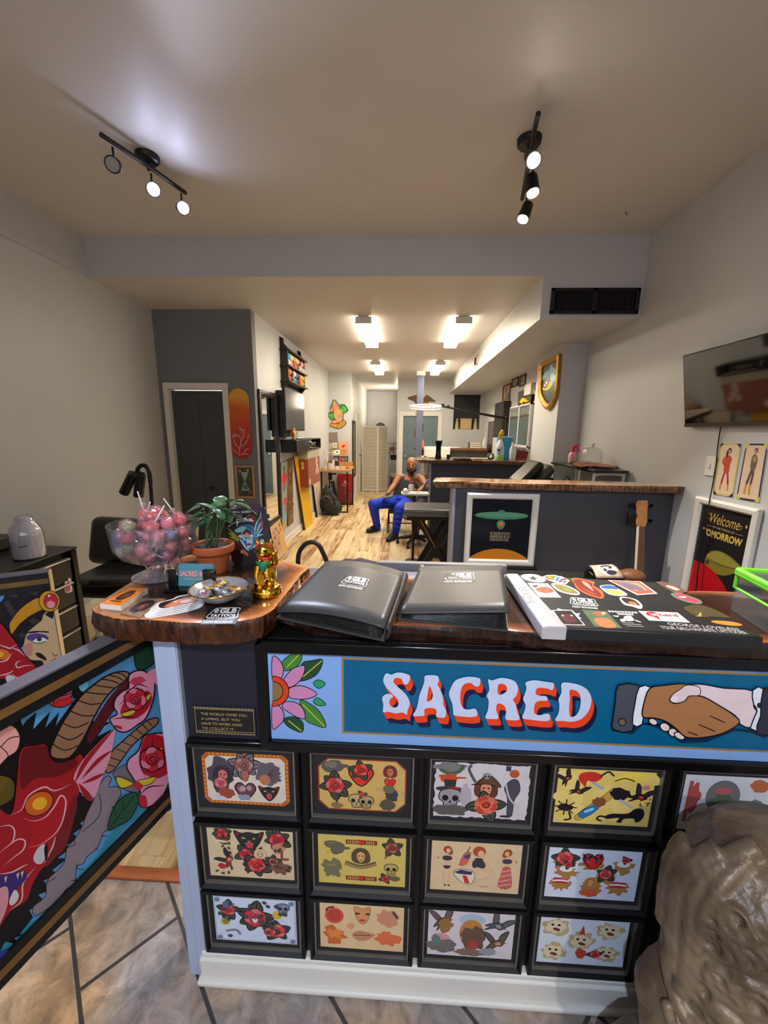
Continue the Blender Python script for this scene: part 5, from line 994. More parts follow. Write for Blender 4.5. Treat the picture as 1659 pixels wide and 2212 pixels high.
horn=[(288,640),(320,560),(360,480),(412,400),(470,322),(545,258),(620,208),(690,188),(735,192),(738,215),(705,250),(640,300),(585,370),(540,450),(495,540),(450,620),(400,680),(350,690),(300,680)]
A.out(S1(horn),(150,112,82),K,3.4,3)
for a,m_,b in(((296,600),(370,640),(448,612)),((322,545),(400,580),(478,540)),((352,480),(430,510),(508,480)),((395,410),(470,440),(540,440)),((440,350),(515,375),(578,370)),((480,305),(560,315),(618,318)),((530,262),(600,275),(655,282)),((575,230),(640,240),(682,258)),((620,208),(675,220),(705,240)),((655,194),(700,202),(722,222))):A.line(S1([a,m_,b]),2.4,K)
A.out(S1([(605,740),(640,650),(700,590),(780,520),(850,465),(905,455),(900,490),(840,540),(760,610),(700,690),(650,755),(615,770)]),(150,112,82),K,2.6,3)
for a,b in(((615,720),(660,735)),((632,680),(690,700)),((665,630),(725,655)),((700,590),(755,615)),((745,550),(790,580)),((780,518),(820,550)),((815,490),(850,525)),((845,470),(875,505))):A.line(S1([a,b]),2,K)
A.sp(S1([(-60,1000),(60,1010),(95,820),(118,640),(200,615),(262,610),(290,690),(350,712),(410,700),(455,662),(474,690),(450,770),(425,850),(430,905),(420,960),(390,1080),(370,1180),(320,1250),(230,1330),(180,1420),(150,1500),(60,1560),(-60,1660)]),RD)
A.sp(S1([(120,650),(200,620),(262,618),(292,690),(350,712),(420,690),(440,720),(330,790),(200,800),(120,860)]),DR);A.sp(S1([(260,1300),(380,1000),(425,900),(440,960),(380,1180),(320,1250)]),(120,24,30))
A.sp(S1([(420,800),(470,700),(560,600),(650,520),(655,560),(630,680),(600,760),(575,820),(545,905),(500,905),(450,870)]),PK)
for P_,w in(([(430,820),(500,690),(655,515)],11),([(470,800),(560,700),(640,640)],9),([(470,830),(540,800),(600,770)],8),([(450,830),(500,900),(528,930)],14),([(410,800),(430,860),(440,910)],16)):A.line(S1(P_),w,(160,26,36),taper=True)
A.ell(*S1([(220,945)])[0],34,25,K,-.55);A.ell(*S1([(220,945)])[0],32,23,(214,96,28),-.55);A.ell(*S1([(225,945)])[0],17,13,(236,176,40),-.5)
A.sp(S1([(130,1040),(230,1035),(300,980),(330,900),(372,910),(372,1000),(330,1110),(230,1190),(150,1210),(180,1100)]),(178,22,34))
for P_ in([(55,1010),(120,980),(160,900),(250,850),(300,870),(350,860),(405,830)],[(130,1025),(190,1045),(260,1020),(310,960),(345,900),(375,930),(360,1030),(320,1110),(230,1180),(165,1195)],[(-20,1240),(40,1190),(100,1150),(140,1160),(130,1210),(80,1250),(20,1300)],[(-20,1080),(50,1070),(80,1100),(70,1160),(30,1200)],[(-20,1350),(60,1340),(120,1310),(160,1290)],[(250,1290),(300,1190),(315,1130)],[(50,1560),(120,1500),(130,1400),(200,1310)]):A.line(S1(P_),3.4,PL,taper=True)
A.sp(S1([(188,1255),(215,1200),(255,1180),(255,1260),(230,1292),(200,1285)]),(206,200,206));A.sp(S1([(250,1200),(268,1180),(270,1250),(258,1270)]),K)
A.sp(S1([(-40,1380),(60,1345),(130,1330),(150,1370),(100,1430),(60,1480),(-40,1540)]),(58,40,110));A.sp(S1([(50,1500),(80,1440),(105,1470),(90,1510),(60,1530)]),(214,206,206));A.sp(S1([(-40,1480),(20,1420),(45,1450),(30,1560),(-40,1680)]),(216,150,160))
for x,y in((90,1350),(115,1340),(20,1370)):A.poly(S1([(x,y),(x+18,y-12),(x+8,y+30)]),(226,196,140))
A.out(S1([(-80,520),(10,495),(75,500),(112,560),(95,640),(40,680),(-20,740),(-80,760)]),(222,156,150),K,3,3);A.line(S1([(0,620),(50,570),(105,560)]),2,K);A.line(S1([(-10,610),(40,660),(30,700)]),2,K)
A.sp(S1([(-60,800),(30,790),(75,830),(60,920),(-60,960)]),(96,80,24))
def brose(P_,inner,dark=(96,14,26)):
 A.out(S1(P_),PK,K,3,3)
 A.sp(S1(inner),(178,24,36))
for dx in(0,):
 brose([(735,215),(770,185),(820,182),(860,210),(885,250),(880,330),(860,400),(830,460),(790,490),(730,530),(680,530),(640,490),(630,455),(670,430),(650,390),(660,340),(700,300),(735,280)],[(735,330),(790,290),(850,300),(870,350),(830,420),(760,460),(700,450),(690,400)])
 for P_ in([(740,300),(790,260),(850,280)],[(720,280),(770,225),(840,240)],[(770,290),(800,320),(850,310)],[(690,420),(760,400),(840,330)],[(680,380),(730,330),(740,280)],[(640,460),(720,450),(800,450)]):A.line(S1(P_),3,(70,10,24),taper=True)
 A.sp(S1([(740,330),(800,270),(840,290),(790,330)]),PK);A.sp(S1([(745,240),(800,215),(830,240),(770,265)]),(200,60,90));A.sp(S1([(690,520),(640,495),(690,500)]),(178,24,36))
 A.out(S1([(795,375),(830,330),(868,312),(850,350),(810,380)]),(214,180,40),K,1.4,2);A.out(S1([(690,430),(740,412),(778,402),(760,432),(715,445)]),(214,180,40),K,1.4,2)
 A.out(S1([(262,330),(300,290),(360,262),(415,275),(410,320),(380,350),(400,340),(405,365),(350,390),(300,385),(270,360)]),(200,90,120),K,2.4,3);A.sp(S1([(300,380),(330,345),(400,335),(402,365),(350,388)]),(190,40,40));A.line(S1([(300,375),(320,310),(390,290)]),2.6,(70,10,24));A.line(S1([(270,330),(330,330),(410,310)]),2.2,(70,10,24));A.sp(S1([(410,270),(440,230),(470,300),(430,340),(410,330)]),K)
 brose([(820,560),(870,545),(920,540),(960,560),(985,620),(985,760),(930,900),(860,960),(810,965),(790,930),(800,870),(760,800),(725,740),(735,690),(790,640)],[(800,640),(830,560),(900,550),(985,600),(985,740),(900,800),(820,770),(800,720)])
 for P_ in([(800,640),(800,720),(830,790)],[(850,620),(870,700),(940,720)],[(870,560),(880,640),(980,650)],[(795,900),(850,850),(950,840)]):A.line(S1(P_),3,(70,10,24),taper=True)
 A.sp(S1([(790,905),(830,900),(840,960),(805,960)]),(190,30,44));A.out(S1([(660,790),(720,805),(760,830),(720,852),(680,850)]),(214,190,40),K,1.6,2);A.out(S1([(780,815),(840,800),(890,790),(870,825),(820,842)]),(214,190,40),K,1.6,2);A.out(S1([(845,665),(890,640),(925,620),(920,650),(880,670)]),(214,180,40),K,1.4,2);A.sp(S1([(755,835),(790,820),(815,845),(790,868)]),(186,34,40))
for(u_,v_,r_)in((772,345,24),(868,690,27)):rose(A,*S1([(u_,v_)])[0],r_,(196,36,54),(96,14,26),(222,120,150),leaves=0,seed=3)
A.out(S1([(612,1095),(640,980),(700,905),(770,880),(785,940),(740,1030),(670,1070)]),(30,84,56),K,2.4,3);A.line(S1([(625,1080),(700,980),(765,900)]),1.6,K)
for a,b in(((660,1020),(650,960)),((700,980),(695,925)),((700,985),(750,985)),((665,1030),(720,1030))):A.line(S1([a,b]),1.2,K)
A.out(S1([(770,60),(830,30),(880,60),(880,130),(830,170),(780,170),(765,120)]),(26,66,46),K,2.4,3);A.sp(S1([(840,190),(900,170),(900,260),(860,230)]),PK)
A.sp(S1([(440,240),(480,225),(500,260),(470,300),(445,280)]),(96,180,206));A.sp(S1([(-80,1850),(0,1790),(60,1800),(0,1880),(-80,1960)]),(40,60,140))
A.done('mural',t)
fa,fb2=at(102,1233,z=1.05),at(0,1245,z=1.05)
t,GP2,gn2=panel('swing_gate','far swing gate leaf painted with a dark haired woman wearing a gold headband',fa,fb2,0,1.35,.515,1.05,.03,m_raw)
A=px_art(GP2,rough=.35);S2=lambda P_:[(x*.1447,1210+y*.1447)for x,y in P_]
d2=(fb2-fa);d2.z=0;d2.normalize();f0_=fa+gn2*-.0035;A.f=lambda u,v:Vector(((f0_+d2*u).x,(f0_+d2*u).y,v));A.rect(.002,.571,1.34,.99,(84,150,204));A.f=lambda u,v:on_plane(u,v,GP2[0],GP2[1])
HK=(22,16,22);SKN=(206,170,124)
A.sp(S2([(740,300),(560,330),(330,380),(120,450),(30,600),(-120,750),(-200,1000),(-60,1100),(60,1000),(200,1250),(330,1300),(420,1100),(700,900),(780,860)]),HK)
A.sp(S2([(790,790),(660,800),(620,900),(500,1000),(400,1100),(360,1250),(350,1400),(450,1560),(560,1680),(720,1600),(880,1560),(920,1540)]),SKN)
A.sp(S2([(680,800),(790,740),(790,870),(700,830)]),HK);A.sp(S2([(400,1090),(480,1060),(700,1060),(725,1085),(600,1075),(480,1090)]),HK)
A.sp(S2([(400,1140),(520,1090),(690,1120),(720,1180),(620,1140),(500,1190),(430,1200)]),(86,64,140));A.sp(S2([(470,1215),(560,1160),(640,1150),(715,1190),(660,1220),(540,1235)]),(228,222,206));A.ell(*S2([(588,1180)])[0],5.6,4.6,(60,80,70));A.ell(*S2([(588,1182)])[0],2.6,2.4,K)
for P_,w in(([(470,1215),(540,1160),(640,1148),(715,1185)],2.2),([(480,1225),(580,1242),(690,1210)],1.6),([(780,1380),(820,1430),(870,1400)],1.6)):A.line(S2(P_),w,(50,36,70))
A.sp(S2([(350,1290),(450,1230),(490,1300),(470,1420),(400,1420)]),(202,132,120));A.sp(S2([(735,1530),(800,1475),(850,1460),(885,1480),(905,1530),(820,1545)]),(150,28,36));A.sp(S2([(530,1390),(600,1385),(680,1450),(690,1500),(620,1470),(560,1440)]),HK);A.sp(S2([(340,1350),(430,1480),(620,1500),(640,1580),(540,1600),(420,1560)]),HK)
for P_ in([(120,500),(200,450),(280,540),(210,555)],[(335,450),(450,370),(575,460),(540,525)],[(65,640),(120,600),(250,800),(180,860)],[(430,900),(510,860),(600,930),(500,960)],[(270,1110),(330,1080),(400,1130),(330,1160)]):
 a,b,c_,e_=P_
 for k in range(7):s_=k/6;A.line(S2([(a[0]*(1-s_)+b[0]*s_,a[1]*(1-s_)+b[1]*s_),(e_[0]*(1-s_)+c_[0]*s_,e_[1]*(1-s_)+c_[1]*s_)]),1.1,(176,166,172),taper=True)
A.out(S2([(140,960),(200,850),(300,730),(440,620),(590,560),(640,720),(560,770),(420,850),(300,960),(220,1060),(170,1100)]),(204,140,26),K,1.6,3);A.line(S2([(215,1060),(300,950),(440,840),(640,740)]),1.2,(90,40,16))
A.ell(*S2([(740,610)])[0],23.5,23.5,K);A.ell(*S2([(740,610)])[0],22,22,(206,150,36));A.ell(*S2([(760,610)])[0],15.5,17.5,K);A.ell(*S2([(760,610)])[0],14.2,16.4,(196,44,60));A.ell(*S2([(760,660)])[0],9,8,(226,150,150));A.ell(*S2([(735,530)])[0],2.5,2.5,(240,226,226))
A.out(S2([(-300,800),(0,930),(120,1060),(260,1250),(380,1420),(550,1620),(300,1740),(150,1790),(-300,1900)]),(170,22,32),K,2,3)
A.ell(*S2([(30,1400)])[0],20,13,K,.2);A.ell(*S2([(30,1400)])[0],18.5,11.6,(226,110,34),.2);A.ell(*S2([(0,1400)])[0],8,6,(236,180,50))
for P_ in([(-60,1240),(80,1290),(160,1310),(260,1250)],[(-60,1520),(100,1490),(180,1380)],[(-60,1730),(120,1690),(205,1640)],[(180,1310),(280,1340),(380,1430)],[(510,1565),(380,1570),(270,1600),(240,1550),(270,1510),(330,1500)],[(180,1690),(290,1750),(545,1625)]):A.line(S2(P_),3,PL,taper=True)
A.sp(S2([(90,1740),(160,1710),(230,1760),(180,1850),(120,1870)]),(212,206,204));A.sp(S2([(-40,1790),(60,1760),(110,1830),(40,1880),(-40,1850)]),K);A.sp(S2([(250,1760),(420,1700),(540,1640),(560,1720),(300,1800)]),(60,40,90))
A.poly(S2([(440,1690),(480,1665),(515,1715)]),(226,190,130));A.poly(S2([(310,1770),(350,1745),(370,1785)]),(226,180,100))
A.done('mural',t)
cy0,cy1,cz=1.35,2.085,.822
t=thing('drawer_cabinet','black drawer cabinet with bright drawer edges behind the far gate','cabinet',(-2.15,(cy0+cy1)/2,0))
obj('body',MB().box((-2.46,cy0,.0),(-1.88,cy1,cz)).box((-1.88,cy1-.035,.05),(-1.85,cy1,cz)).box((-1.88,cy0,.05),(-1.85,cy0+.02,cz)),m_blackg,t,bevel=.004)
obj('top',MB().box((-2.47,cy0-.005,cz),(-1.845,cy1+.005,cz+.012)),m_black,t,bevel=.004)
zt=cz-.035;
for k in range(5):
 z1=zt-k*.14;z0=z1-.132
 dr=obj('drawer',MB().box((-1.878,cy0+.024,z0),(-1.852,cy1-.05,z1)),mat('drawer_front',(44,40,34),.35,var=.08),t,bevel=.003)
 obj('drawer_pull',MB().box((-1.853,cy0+.024,z1-.012),(-1.842,cy1-.055,z1-.004)),mat('bright_drawer_pull',(206,200,186),.25,metal=.8),dr,bevel=.002)
A=Art(lambda u,v:Vector((-1.8515,u,v)),(1,0,0));q1=[(at(x*.1447,1210+y*.1447,x=-1.8515).y,at(x*.1447,1210+y*.1447,x=-1.8515).z)for x,y in((975,480),(970,330),(1010,310),(1030,260),(1065,300),(1060,360),(1080,420),(1070,470))]
A.sp(q1,(206,206,214),3);A.sp([(a*.75+q1[0][0]*.25+.001,b*.75+(q1[0][1]+.02)*.25)for a,b in q1],(170,90,100),3);A.done('sticker',t)
jc=Vector((-1.93,1.885,cz+.013));s=1.0
t=thing('plastic_jug','white plastic jug wrapped in clear film on the black cabinet','jug',jc)
obj('jug',MB().lathe([(.055,0),(.066,.006),(.067,.05),(.064,.07),(.067,.09),(.066,.12),(.058,.15),(.036,.178),(.026,.19),(.027,.205),(.022,.212),(.001,.213)],c=jc,seg=36),mat('milky_plastic',(232,230,236),.35,var=.03,sss=.1),t,smooth=40)
q=random.Random(2);fl=[]
for k,(r,z)in enumerate(((.069,.002),(.072,.05),(.071,.09),(.073,.125),(.064,.16),(.04,.19),(.036,.212),(.018,.226))):fl.append([jc+Vector((r*(1+q.uniform(-.06,.06))*math.cos(2*PI*i/20),r*(1+q.uniform(-.06,.06))*math.sin(2*PI*i/20),z))for i in range(20)])
obj('film',MB().loft(fl,cap=False),THIN('shrink_film',(240,240,250),.16,.12),t,smooth=50)
A=Art(lambda u,v:jc+Vector((.0676*math.cos(u),.0676*math.sin(u),v)),(.5,-.8,0));A.line([(-1.35,.072),(-1.05,.072),(-.8,.076)],.006,(96,96,104));A.done('label_print',t)
t=thing('equipment_case','low dark grey equipment case lying behind the white jug','case',(-2.3,1.9,cz+.013))
obj('case',MB().cbox((-2.3,1.9,cz+.05),(.26,.32,.074)),mat('dark_grey_case',(58,56,52),.5),t,bevel=.012);obj('clasp',MB().cbox((-2.165,1.86,cz+.05),(.012,.03,.03)),m_chrome,t,bevel=.002)
t=thing('client_chair','black padded client chair with armrest beside the cabinet','chair',(-1.9,2.55,0))
m_vinyl=mat('black_vinyl',(40,38,34),.38,var=.1,bump=.06,bscale=25)
def cush(c,size,rot,nm):return obj(nm,MB().cbox(c,size,rot=rot),m_vinyl,t,bevel=min(size)*.42,bseg=4)
cush((-1.93,2.56,.46),(.56,.5,.13),(0,0,0),'seat');cush((-2.02,2.78,.66),(.66,.14,.36),(-.25,0,-.12),'backrest')
ab=cush((-1.80,2.30,.545),(.30,.10,.05),(0,.03,.25),'armrest');obj('arm_post',MB().cyl((-1.78,2.33,.53),(-1.78,2.42,.4),.014),m_iron,ab,smooth=60)
obj('pedestal',MB().lathe([(.26,0),(.26,.02),(.08,.05),(.05,.09),(.05,.38),(.14,.4)],c=(-1.93,2.56,0),seg=28),m_iron,t,smooth=40)
t=thing('cleaning_cloth','crumpled cream cloth lying low behind the near gate','cloth',(-1.45,1.95,.0))
cl=MB();q=random.Random(9)
for k in range(9):cl.sph((-1.62+q.uniform(-.1,.1),2.05+q.uniform(-.08,.08),.36+q.uniform(-.03,.04)),(.05,.04,.03),seg=10,ring=7)
cl.cyl((-1.62,2.05,0),(-1.62,2.05,.36),.05);obj('cloth',cl,mat('cream_cloth',(196,172,132),.9),t,remesh=.008,smit=4)
ly=2.6;Lp=lambda x,y:at(x,y,y=ly)
t=thing('floor_lamp','black floor lamp with arched neck and two tube heads by the left wall','lamp',(Lp(329,1150).x,ly,0))
bx0_=Lp(329,1150).x
obj('base',MB().lathe([(.14,0),(.14,.018),(.13,.024),(.02,.03),(.014,.05)],c=(bx0_,ly,0),seg=32),m_black,t,smooth=40)
obj('pole',MB().tube([(bx0_,ly,.03),(bx0_,ly,.6),Lp(327,1070),Lp(325,1040)],.012,12),m_black,t,smooth=60)
obj('gooseneck',MB().tube(spline([Lp(325,1042),Lp(322,1020),Lp(315,1007),Lp(304,1006),Lp(296,1016)],5,False),.014,12),m_black,t,smooth=60)
h=obj('head_cap',MB().lathe([(.001,.02),(.03,.014),(.055,0),(.055,-.016),(.045,-.02)],c=Lp(294,1023),seg=24),m_black,t,smooth=50)
for a,b in(((289,1022),(267,1066)),((304,1026),(299,1073))):
 hd=obj('lamp_tube',MB().tube([Lp(*a),Lp(*a).lerp(Lp(*b),.97),Lp(*b)],[.032,.032,.03],20),m_black,t,smooth=40)
sx,sy=.735,.585
t=thing('carved_statue','large weathered grey brown carved statue standing before the counter at the right','statue',(sx,sy,0))
m_st=mat('weathered_bronze',(74,60,46),.38,metal=.15,c2=(138,118,94),scale=7,bump=.6,bscale=26)
S_=MB();prof=[(.17,0),(.19,.03),(.2,.1),(.195,.2),(.19,.3),(.2,.4),(.205,.47),(.2,.54),(.19,.6),(.187,.68),(.183,.74),(.165,.79),(.125,.83),(.07,.853),(.001,.858)]
rings=[]
for r,z in prof:
 lean=-.03*max(0,(z-.55)/.3);rings.append([Vector((sx+lean+r*math.cos(2*PI*i/40)*(1.02),sy+min(r,.16)*.82*math.sin(2*PI*i/40),z))for i in range(40)])
S_.loft(rings)
def on_s(a,z,off=0):
 r=prof[-1][0]
 for(r0,z0),(r1,z1)in zip(prof,prof[1:]):
  if z0<=z<=z1:r=r0+(r1-r0)*(z-z0)/(z1-z0)
 lean=-.03*max(0,(z-.55)/.3);return Vector((sx+lean+(r+off)*1.02*math.cos(a),sy+(min(r,.16)*.82+off)*math.sin(a),z))
V_=lambda pts,r,off=.004:S_.tube([on_s((a+2.05)*.5-2.95,z,off)for a,z in spline(pts,5,False)],r,10)
V_([(-2.25,.85),(-2.2,.76),(-2.1,.68),(-2.05,.6),(-2.0,.53)],.016);V_([(-2.45,.83),(-2.5,.74),(-2.45,.64),(-2.3,.56)],.022);V_([(-1.92,.84),(-1.9,.74),(-1.93,.62),(-1.97,.53)],.011)
V_([(-2.9,.8),(-2.85,.7),(-2.8,.62)],.026);V_([(-3.1,.62),(-2.8,.585),(-2.5,.55),(-2.2,.52),(-1.8,.50),(-1.4,.50)],.013)
def scroll(a0,z0,R_,turns=1.6,sgn=1):
 P_=[]
 for k in range(22):
  s_=k/21;th=sgn*turns*2*PI*s_;rr=R_*(1-.8*s_);P_.append(on_s(a0+rr*math.cos(th)/.17,z0+rr*math.sin(th),.004))
 S_.tube(P_,[.0075-.003*k/21 for k in range(22)],8)
for a,z,R_,sg in((-1.55,.70,.045,1),(-1.3,.63,.04,-1),(-1.6,.58,.04,-1),(-1.05,.72,.04,1),(-1.2,.55,.035,1),(-1.35,.77,.035,-1),(-.8,.64,.045,1),(-.9,.54,.035,-1)):scroll((a+1.55)*.45-2.72,z,R_*.9,1.6,sg)
for a,z,r in((-2.6,.44,.085),(-1.75,.40,.095),(-2.95,.42,.06),(-1.1,.4,.09)):p=on_s((a+1.75)*.5-2.9,z,-.045);S_.sph(p,(r,r*.8,r*.95),seg=24,ring=16)
for k in range(15):p=on_s(-3.45+k*.03,.375-.0025*k*(14-k)*.35,.016);S_.sph(p,.0085,seg=8,ring=6)
for k in range(12):p=on_s(-2.95+k*.035,.49-.012*k,.018);S_.sph(p,.009,seg=8,ring=6)
for k in range(9):V_([(-2.9+k*.06,.33),(-2.8+k*.07,.29),(-2.7+k*.08,.26)],.008,.006)
S_.sph((.60,.58,.12),(.16,.13,.17),seg=24,ring=16)
S_.xf(Matrix.Scale(.95,4,(0,0,1)));o=obj('figure',S_,m_st,t,remesh=.004,smit=1)
tx=bpy.data.textures.new('st','CLOUDS');tx.noise_scale=.06;md=o.modifiers.new('d','DISPLACE');md.texture=tx;md.strength=.012
def bar_slab(name,outline,z0,z1,top,label,seed):return slab(name,outline,z0,z1,top,m_bark3,label,seed,.015)
m_bark3=bark_mat('rough_bark',(58,34,24),(150,100,66));m_oak=slab_mat('pale_oak_slab',(168,124,82),(190,150,108),(206,168,124));m_walnut=slab_mat('brown_slab',(92,66,44),(130,96,64),(170,130,90))
def bar(name,label,x0,x1,y,th,h):
 t=thing(name,label,'bar',((x0+x1)/2,y+th/2,0))
 obj('wall_panel',MB().box((x0,y,0),(x1,y+th,h)),m_dark,t,bevel=.002);obj('end_trim',MB().box((x0-.022,y-.004,0),(x0,y+th+.004,h)),mat('light_trim_grey',(150,152,166),.45),t,bevel=.002)
 return t
bar('divider_bar','nearest charcoal half wall below the pale live edge slab',.362,1.775,2.62,.12,1.142)
o1=[tuple(at(px,py,z=1.18))[:2]for px,py in((944,1041),(1010,1042),(1100,1045),(1200,1047),(1300,1049),(1400,1051),(1489,1053.5))]
bar_slab('bar_top',o1+[(1.775,2.56),(1.775,2.72)]+[tuple(at(px,py,z=1.185))[:2]for px,py in((1250,1038),(1100,1035),(958,1031),(938,1034))],1.142,1.185,m_oak,'pale live edge slab on the nearest half wall, in front of the guitar',12)
bar('divider_bar','middle charcoal half wall ending at the pillar',.345,1.545,4.62,.12,1.152)
bar_slab('bar_top',[(.185,4.56),(.4,4.52),(.8,4.55),(1.2,4.53),(1.54,4.55),(1.545,4.8),(1.545,5.0),(1.0,5.02),(.5,5.0),(.19,4.98)],1.152,1.195,m_walnut,'brown live edge slab on the middle half wall',13)
bar('divider_bar','farthest charcoal half wall with the post at its end',.29,1.76,8.25,.12,1.14)
bar_slab('bar_top',[(.26,8.19),(.7,8.17),(1.2,8.19),(1.76,8.17),(1.765,8.4),(1.765,8.55),(1.0,8.57),(.6,8.55),(.26,8.54)],1.14,1.19,m_walnut,'brown live edge slab on the farthest half wall',14)
t=thing('post','blue grey square post from the farthest half wall to the ceiling','post',(.335,8.17,0));obj('shaft',MB().box((.27,8.06,0),(.395,8.165,2.58)),mat('post_blue_grey',(92,98,122),.5,var=.03),t,bevel=.003);obj('cap',MB().box((.25,8.045,2.58),(.415,8.18,2.664)),m_white,t,bevel=.003)
def frame_obj(t,O,U,V,w,h,bw,depth,m,n=None,inner=0):
 O=Vector(O);U=Vector(U).normalized();V=Vector(V).normalized();n=U.cross(V)
 P=lambda u,v,d:O+U*u+V*v+n*d
 fr=MB();rings=[]
 for dd,hh in((0,0),(0,depth*.8),(bw*.3,depth),(bw*.75,depth*.8),(bw,depth*.35),(bw,.001)):rings.append([P(dd,dd,hh),P(w-dd,dd,hh),P(w-dd,h-dd,hh),P(dd,h-dd,hh)])
 fr.loft(rings,cap=False);fr.poly([P(0,0,0),P(0,h,0),P(w,h,0),P(w,0,0)]);return obj('frame',fr,m,t,smooth=30)
px0_,pz0_,pw,ph=.436,.615,.472,.497;fy_=2.616
t=thing('framed_poster','white framed poster with a green saucer and orange planet on the nearest half wall','poster',(px0_+pw/2,2.61,pz0_-.04),None)
frame_obj(t,(px0_,fy_,pz0_),(1,0,0),(0,0,1),pw,ph,.04,.025,m_white)
A=plane_art((px0_,fy_-.004,pz0_),(1,0,0),(0,0,1),rough=.2);A.rect(.036,.0,pw-.036,ph-.036,(28,30,38))
A.ell(pw/2,-.09,.262,.205,(214,134,40),0,40,.66,PI-.66);A.ell(pw/2,.345,.178,.026,(88,150,116));A.ell(pw/2,.352,.17,.017,(104,164,128));A.sp([(pw/2-.03,.365),(pw/2,.385),(pw/2+.03,.365)],(88,150,116));A.sp([(pw/2-.026,.30),(pw/2-.022,.265),(pw/2,.25),(pw/2+.022,.265),(pw/2+.026,.30),(pw/2,.315)],(96,150,118));A.ell(pw/2,.288,.016,.016,(226,140,56))
q=random.Random(1)
for r_ in range(3):
 u=.17
 while u<.295:
  w_=q.uniform(.006,.011);A.frame(u,.17+r_*.022,u+w_,.187+r_*.022,.0022,(170,156,128))if q.random()<.6 else A.rect(u,.17+r_*.022,u+w_*.5,.187+r_*.022,(170,156,128));u+=w_+.002
for k in range(14):A.ell(q.uniform(.05,.42),q.uniform(.15,.45),.0012,.0012,(180,180,180),0,8)
A.done('print',t)
t=thing('picture_ledge','black picture ledge with a white tag under the saucer poster','shelf',(.67,2.6,.55));obj('ledge',MB().box((.43,2.565,.555),(.925,2.62,.612)),m_black,t,bevel=.002);obj('price_tag',MB().box((.437,2.5635,.575),(.465,2.565,.605)),m_paper,t)
t=thing('framed_poster','white framed black poster lettered Welcome and TOMORROW on the right wall','poster',(1.76,2.2,.35))
W0,H0=.425,.80;Ow=Vector((1.776,2.405,.35));frame_obj(t,Ow,(0,-1,0),(0,0,1),W0,H0,.042,.028,m_white)
A=plane_art(Ow+Vector((-.004,0,0)),(0,-1,0),(0,0,1),rough=.25);A.rect(.038,.038,W0-.038,H0-.038,(34,30,32));YG=(196,164,78)
A.text('Welcome',.115,.665,.20,.058,YG,0,.3);A.line([(.1,.685),(.085,.70),(.1,.715),(.12,.70),(.11,.68)],.003,YG);A.line([(.30,.668),(.325,.675),(.33,.69),(.315,.69)],.003,YG);A.text('TO THE WORLD OF',.14,.640,.15,.011,YG,.01);A.line([(.09,.645),(.135,.645)],.002,YG);A.line([(.295,.645),(.345,.645)],.002,YG);A.text('TOMORROW',.075,.585,.275,.042,YG,.05)
A.sp([(.13,.46),(.16,.505),(.22,.525),(.30,.515),(.385,.475),(.34,.44),(.27,.40),(.18,.395),(.135,.415)],(132,124,46));A.sp([(.14,.47),(.17,.5),(.22,.517),(.29,.508),(.37,.475),(.25,.46)],(152,144,60));A.line([(.14,.452),(.26,.45),(.38,.474)],.004,(92,60,36));A.ell(.15,.437,.014,.012,(74,70,40));A.line([(.33,.33),(.31,.38)],.008,(96,100,50),taper=True)
q_=[(.038,.038),(W0-.06,.038)]+[(.10+.30*math.cos(a_),.12+.30*math.sin(a_))for a_ in[.05+k*.1 for k in range(18)]];A.poly([(min(max(x_,.038),W0-.042),y_)for x_,y_ in q_],(188,26,34));A.ell(.355,.695,.006,.009,(210,150,120));A.done('print',t)
def quad_print(name,label,quad,x,fn,cat='print',th=.004,back=m_card):
 P_=[at(px,py,x=x)for px,py in quad]
 c=sum(P_,Vector())/4;t=thing(name,label,cat,(x,c.y,min(p.z for p in P_)));obj('sheet',MB().prism(P_,(th,0,0)),back,t)
 A=Art(lambda u,v:(P_[3]*(1-u)+P_[2]*u)*(1-v)+(P_[0]*(1-u)+P_[1]*u)*v,(-1,0,0),rough=.35);fn(A);A.done('print',t);return t
def pin1(A):
 A.rect(0,0,1,1,(214,196,92));A.poly([(0,1),(.2,1),(0,.92)],(40,34,60));A.poly([(1,1),(.8,1),(1,.92)],(40,34,60));A.poly([(0,0),(.2,0),(0,.08)],(40,34,60));A.poly([(1,0),(.8,0),(1,.08)],(40,34,60));A.poly([(.16,.97),(.84,.97),(.95,.91),(.95,.1),(.84,.03),(.16,.03),(.05,.1),(.05,.91)],(226,204,176))
 for s_ in(-1,1):A.line([(.5+s_*.06,.47),(.5+s_*.13,.33),(.5+s_*.18,.2)],.09,(176,46,66));A.line([(.5+s_*.18,.22),(.5+s_*.2,.1)],.09,(206,150,80))
 A.sp([(.38,.45),(.34,.6),(.3,.72),(.5,.78),(.68,.72),(.64,.6),(.62,.45)],(196,78,52));A.line([(.34,.72),(.24,.66),(.34,.6)],.06,(196,78,52));A.ell(.52,.86,.1,.06,(70,44,34));A.ell(.52,.84,.06,.045,(206,150,116));A.ell(.42,.8,.06,.07,(70,44,34))
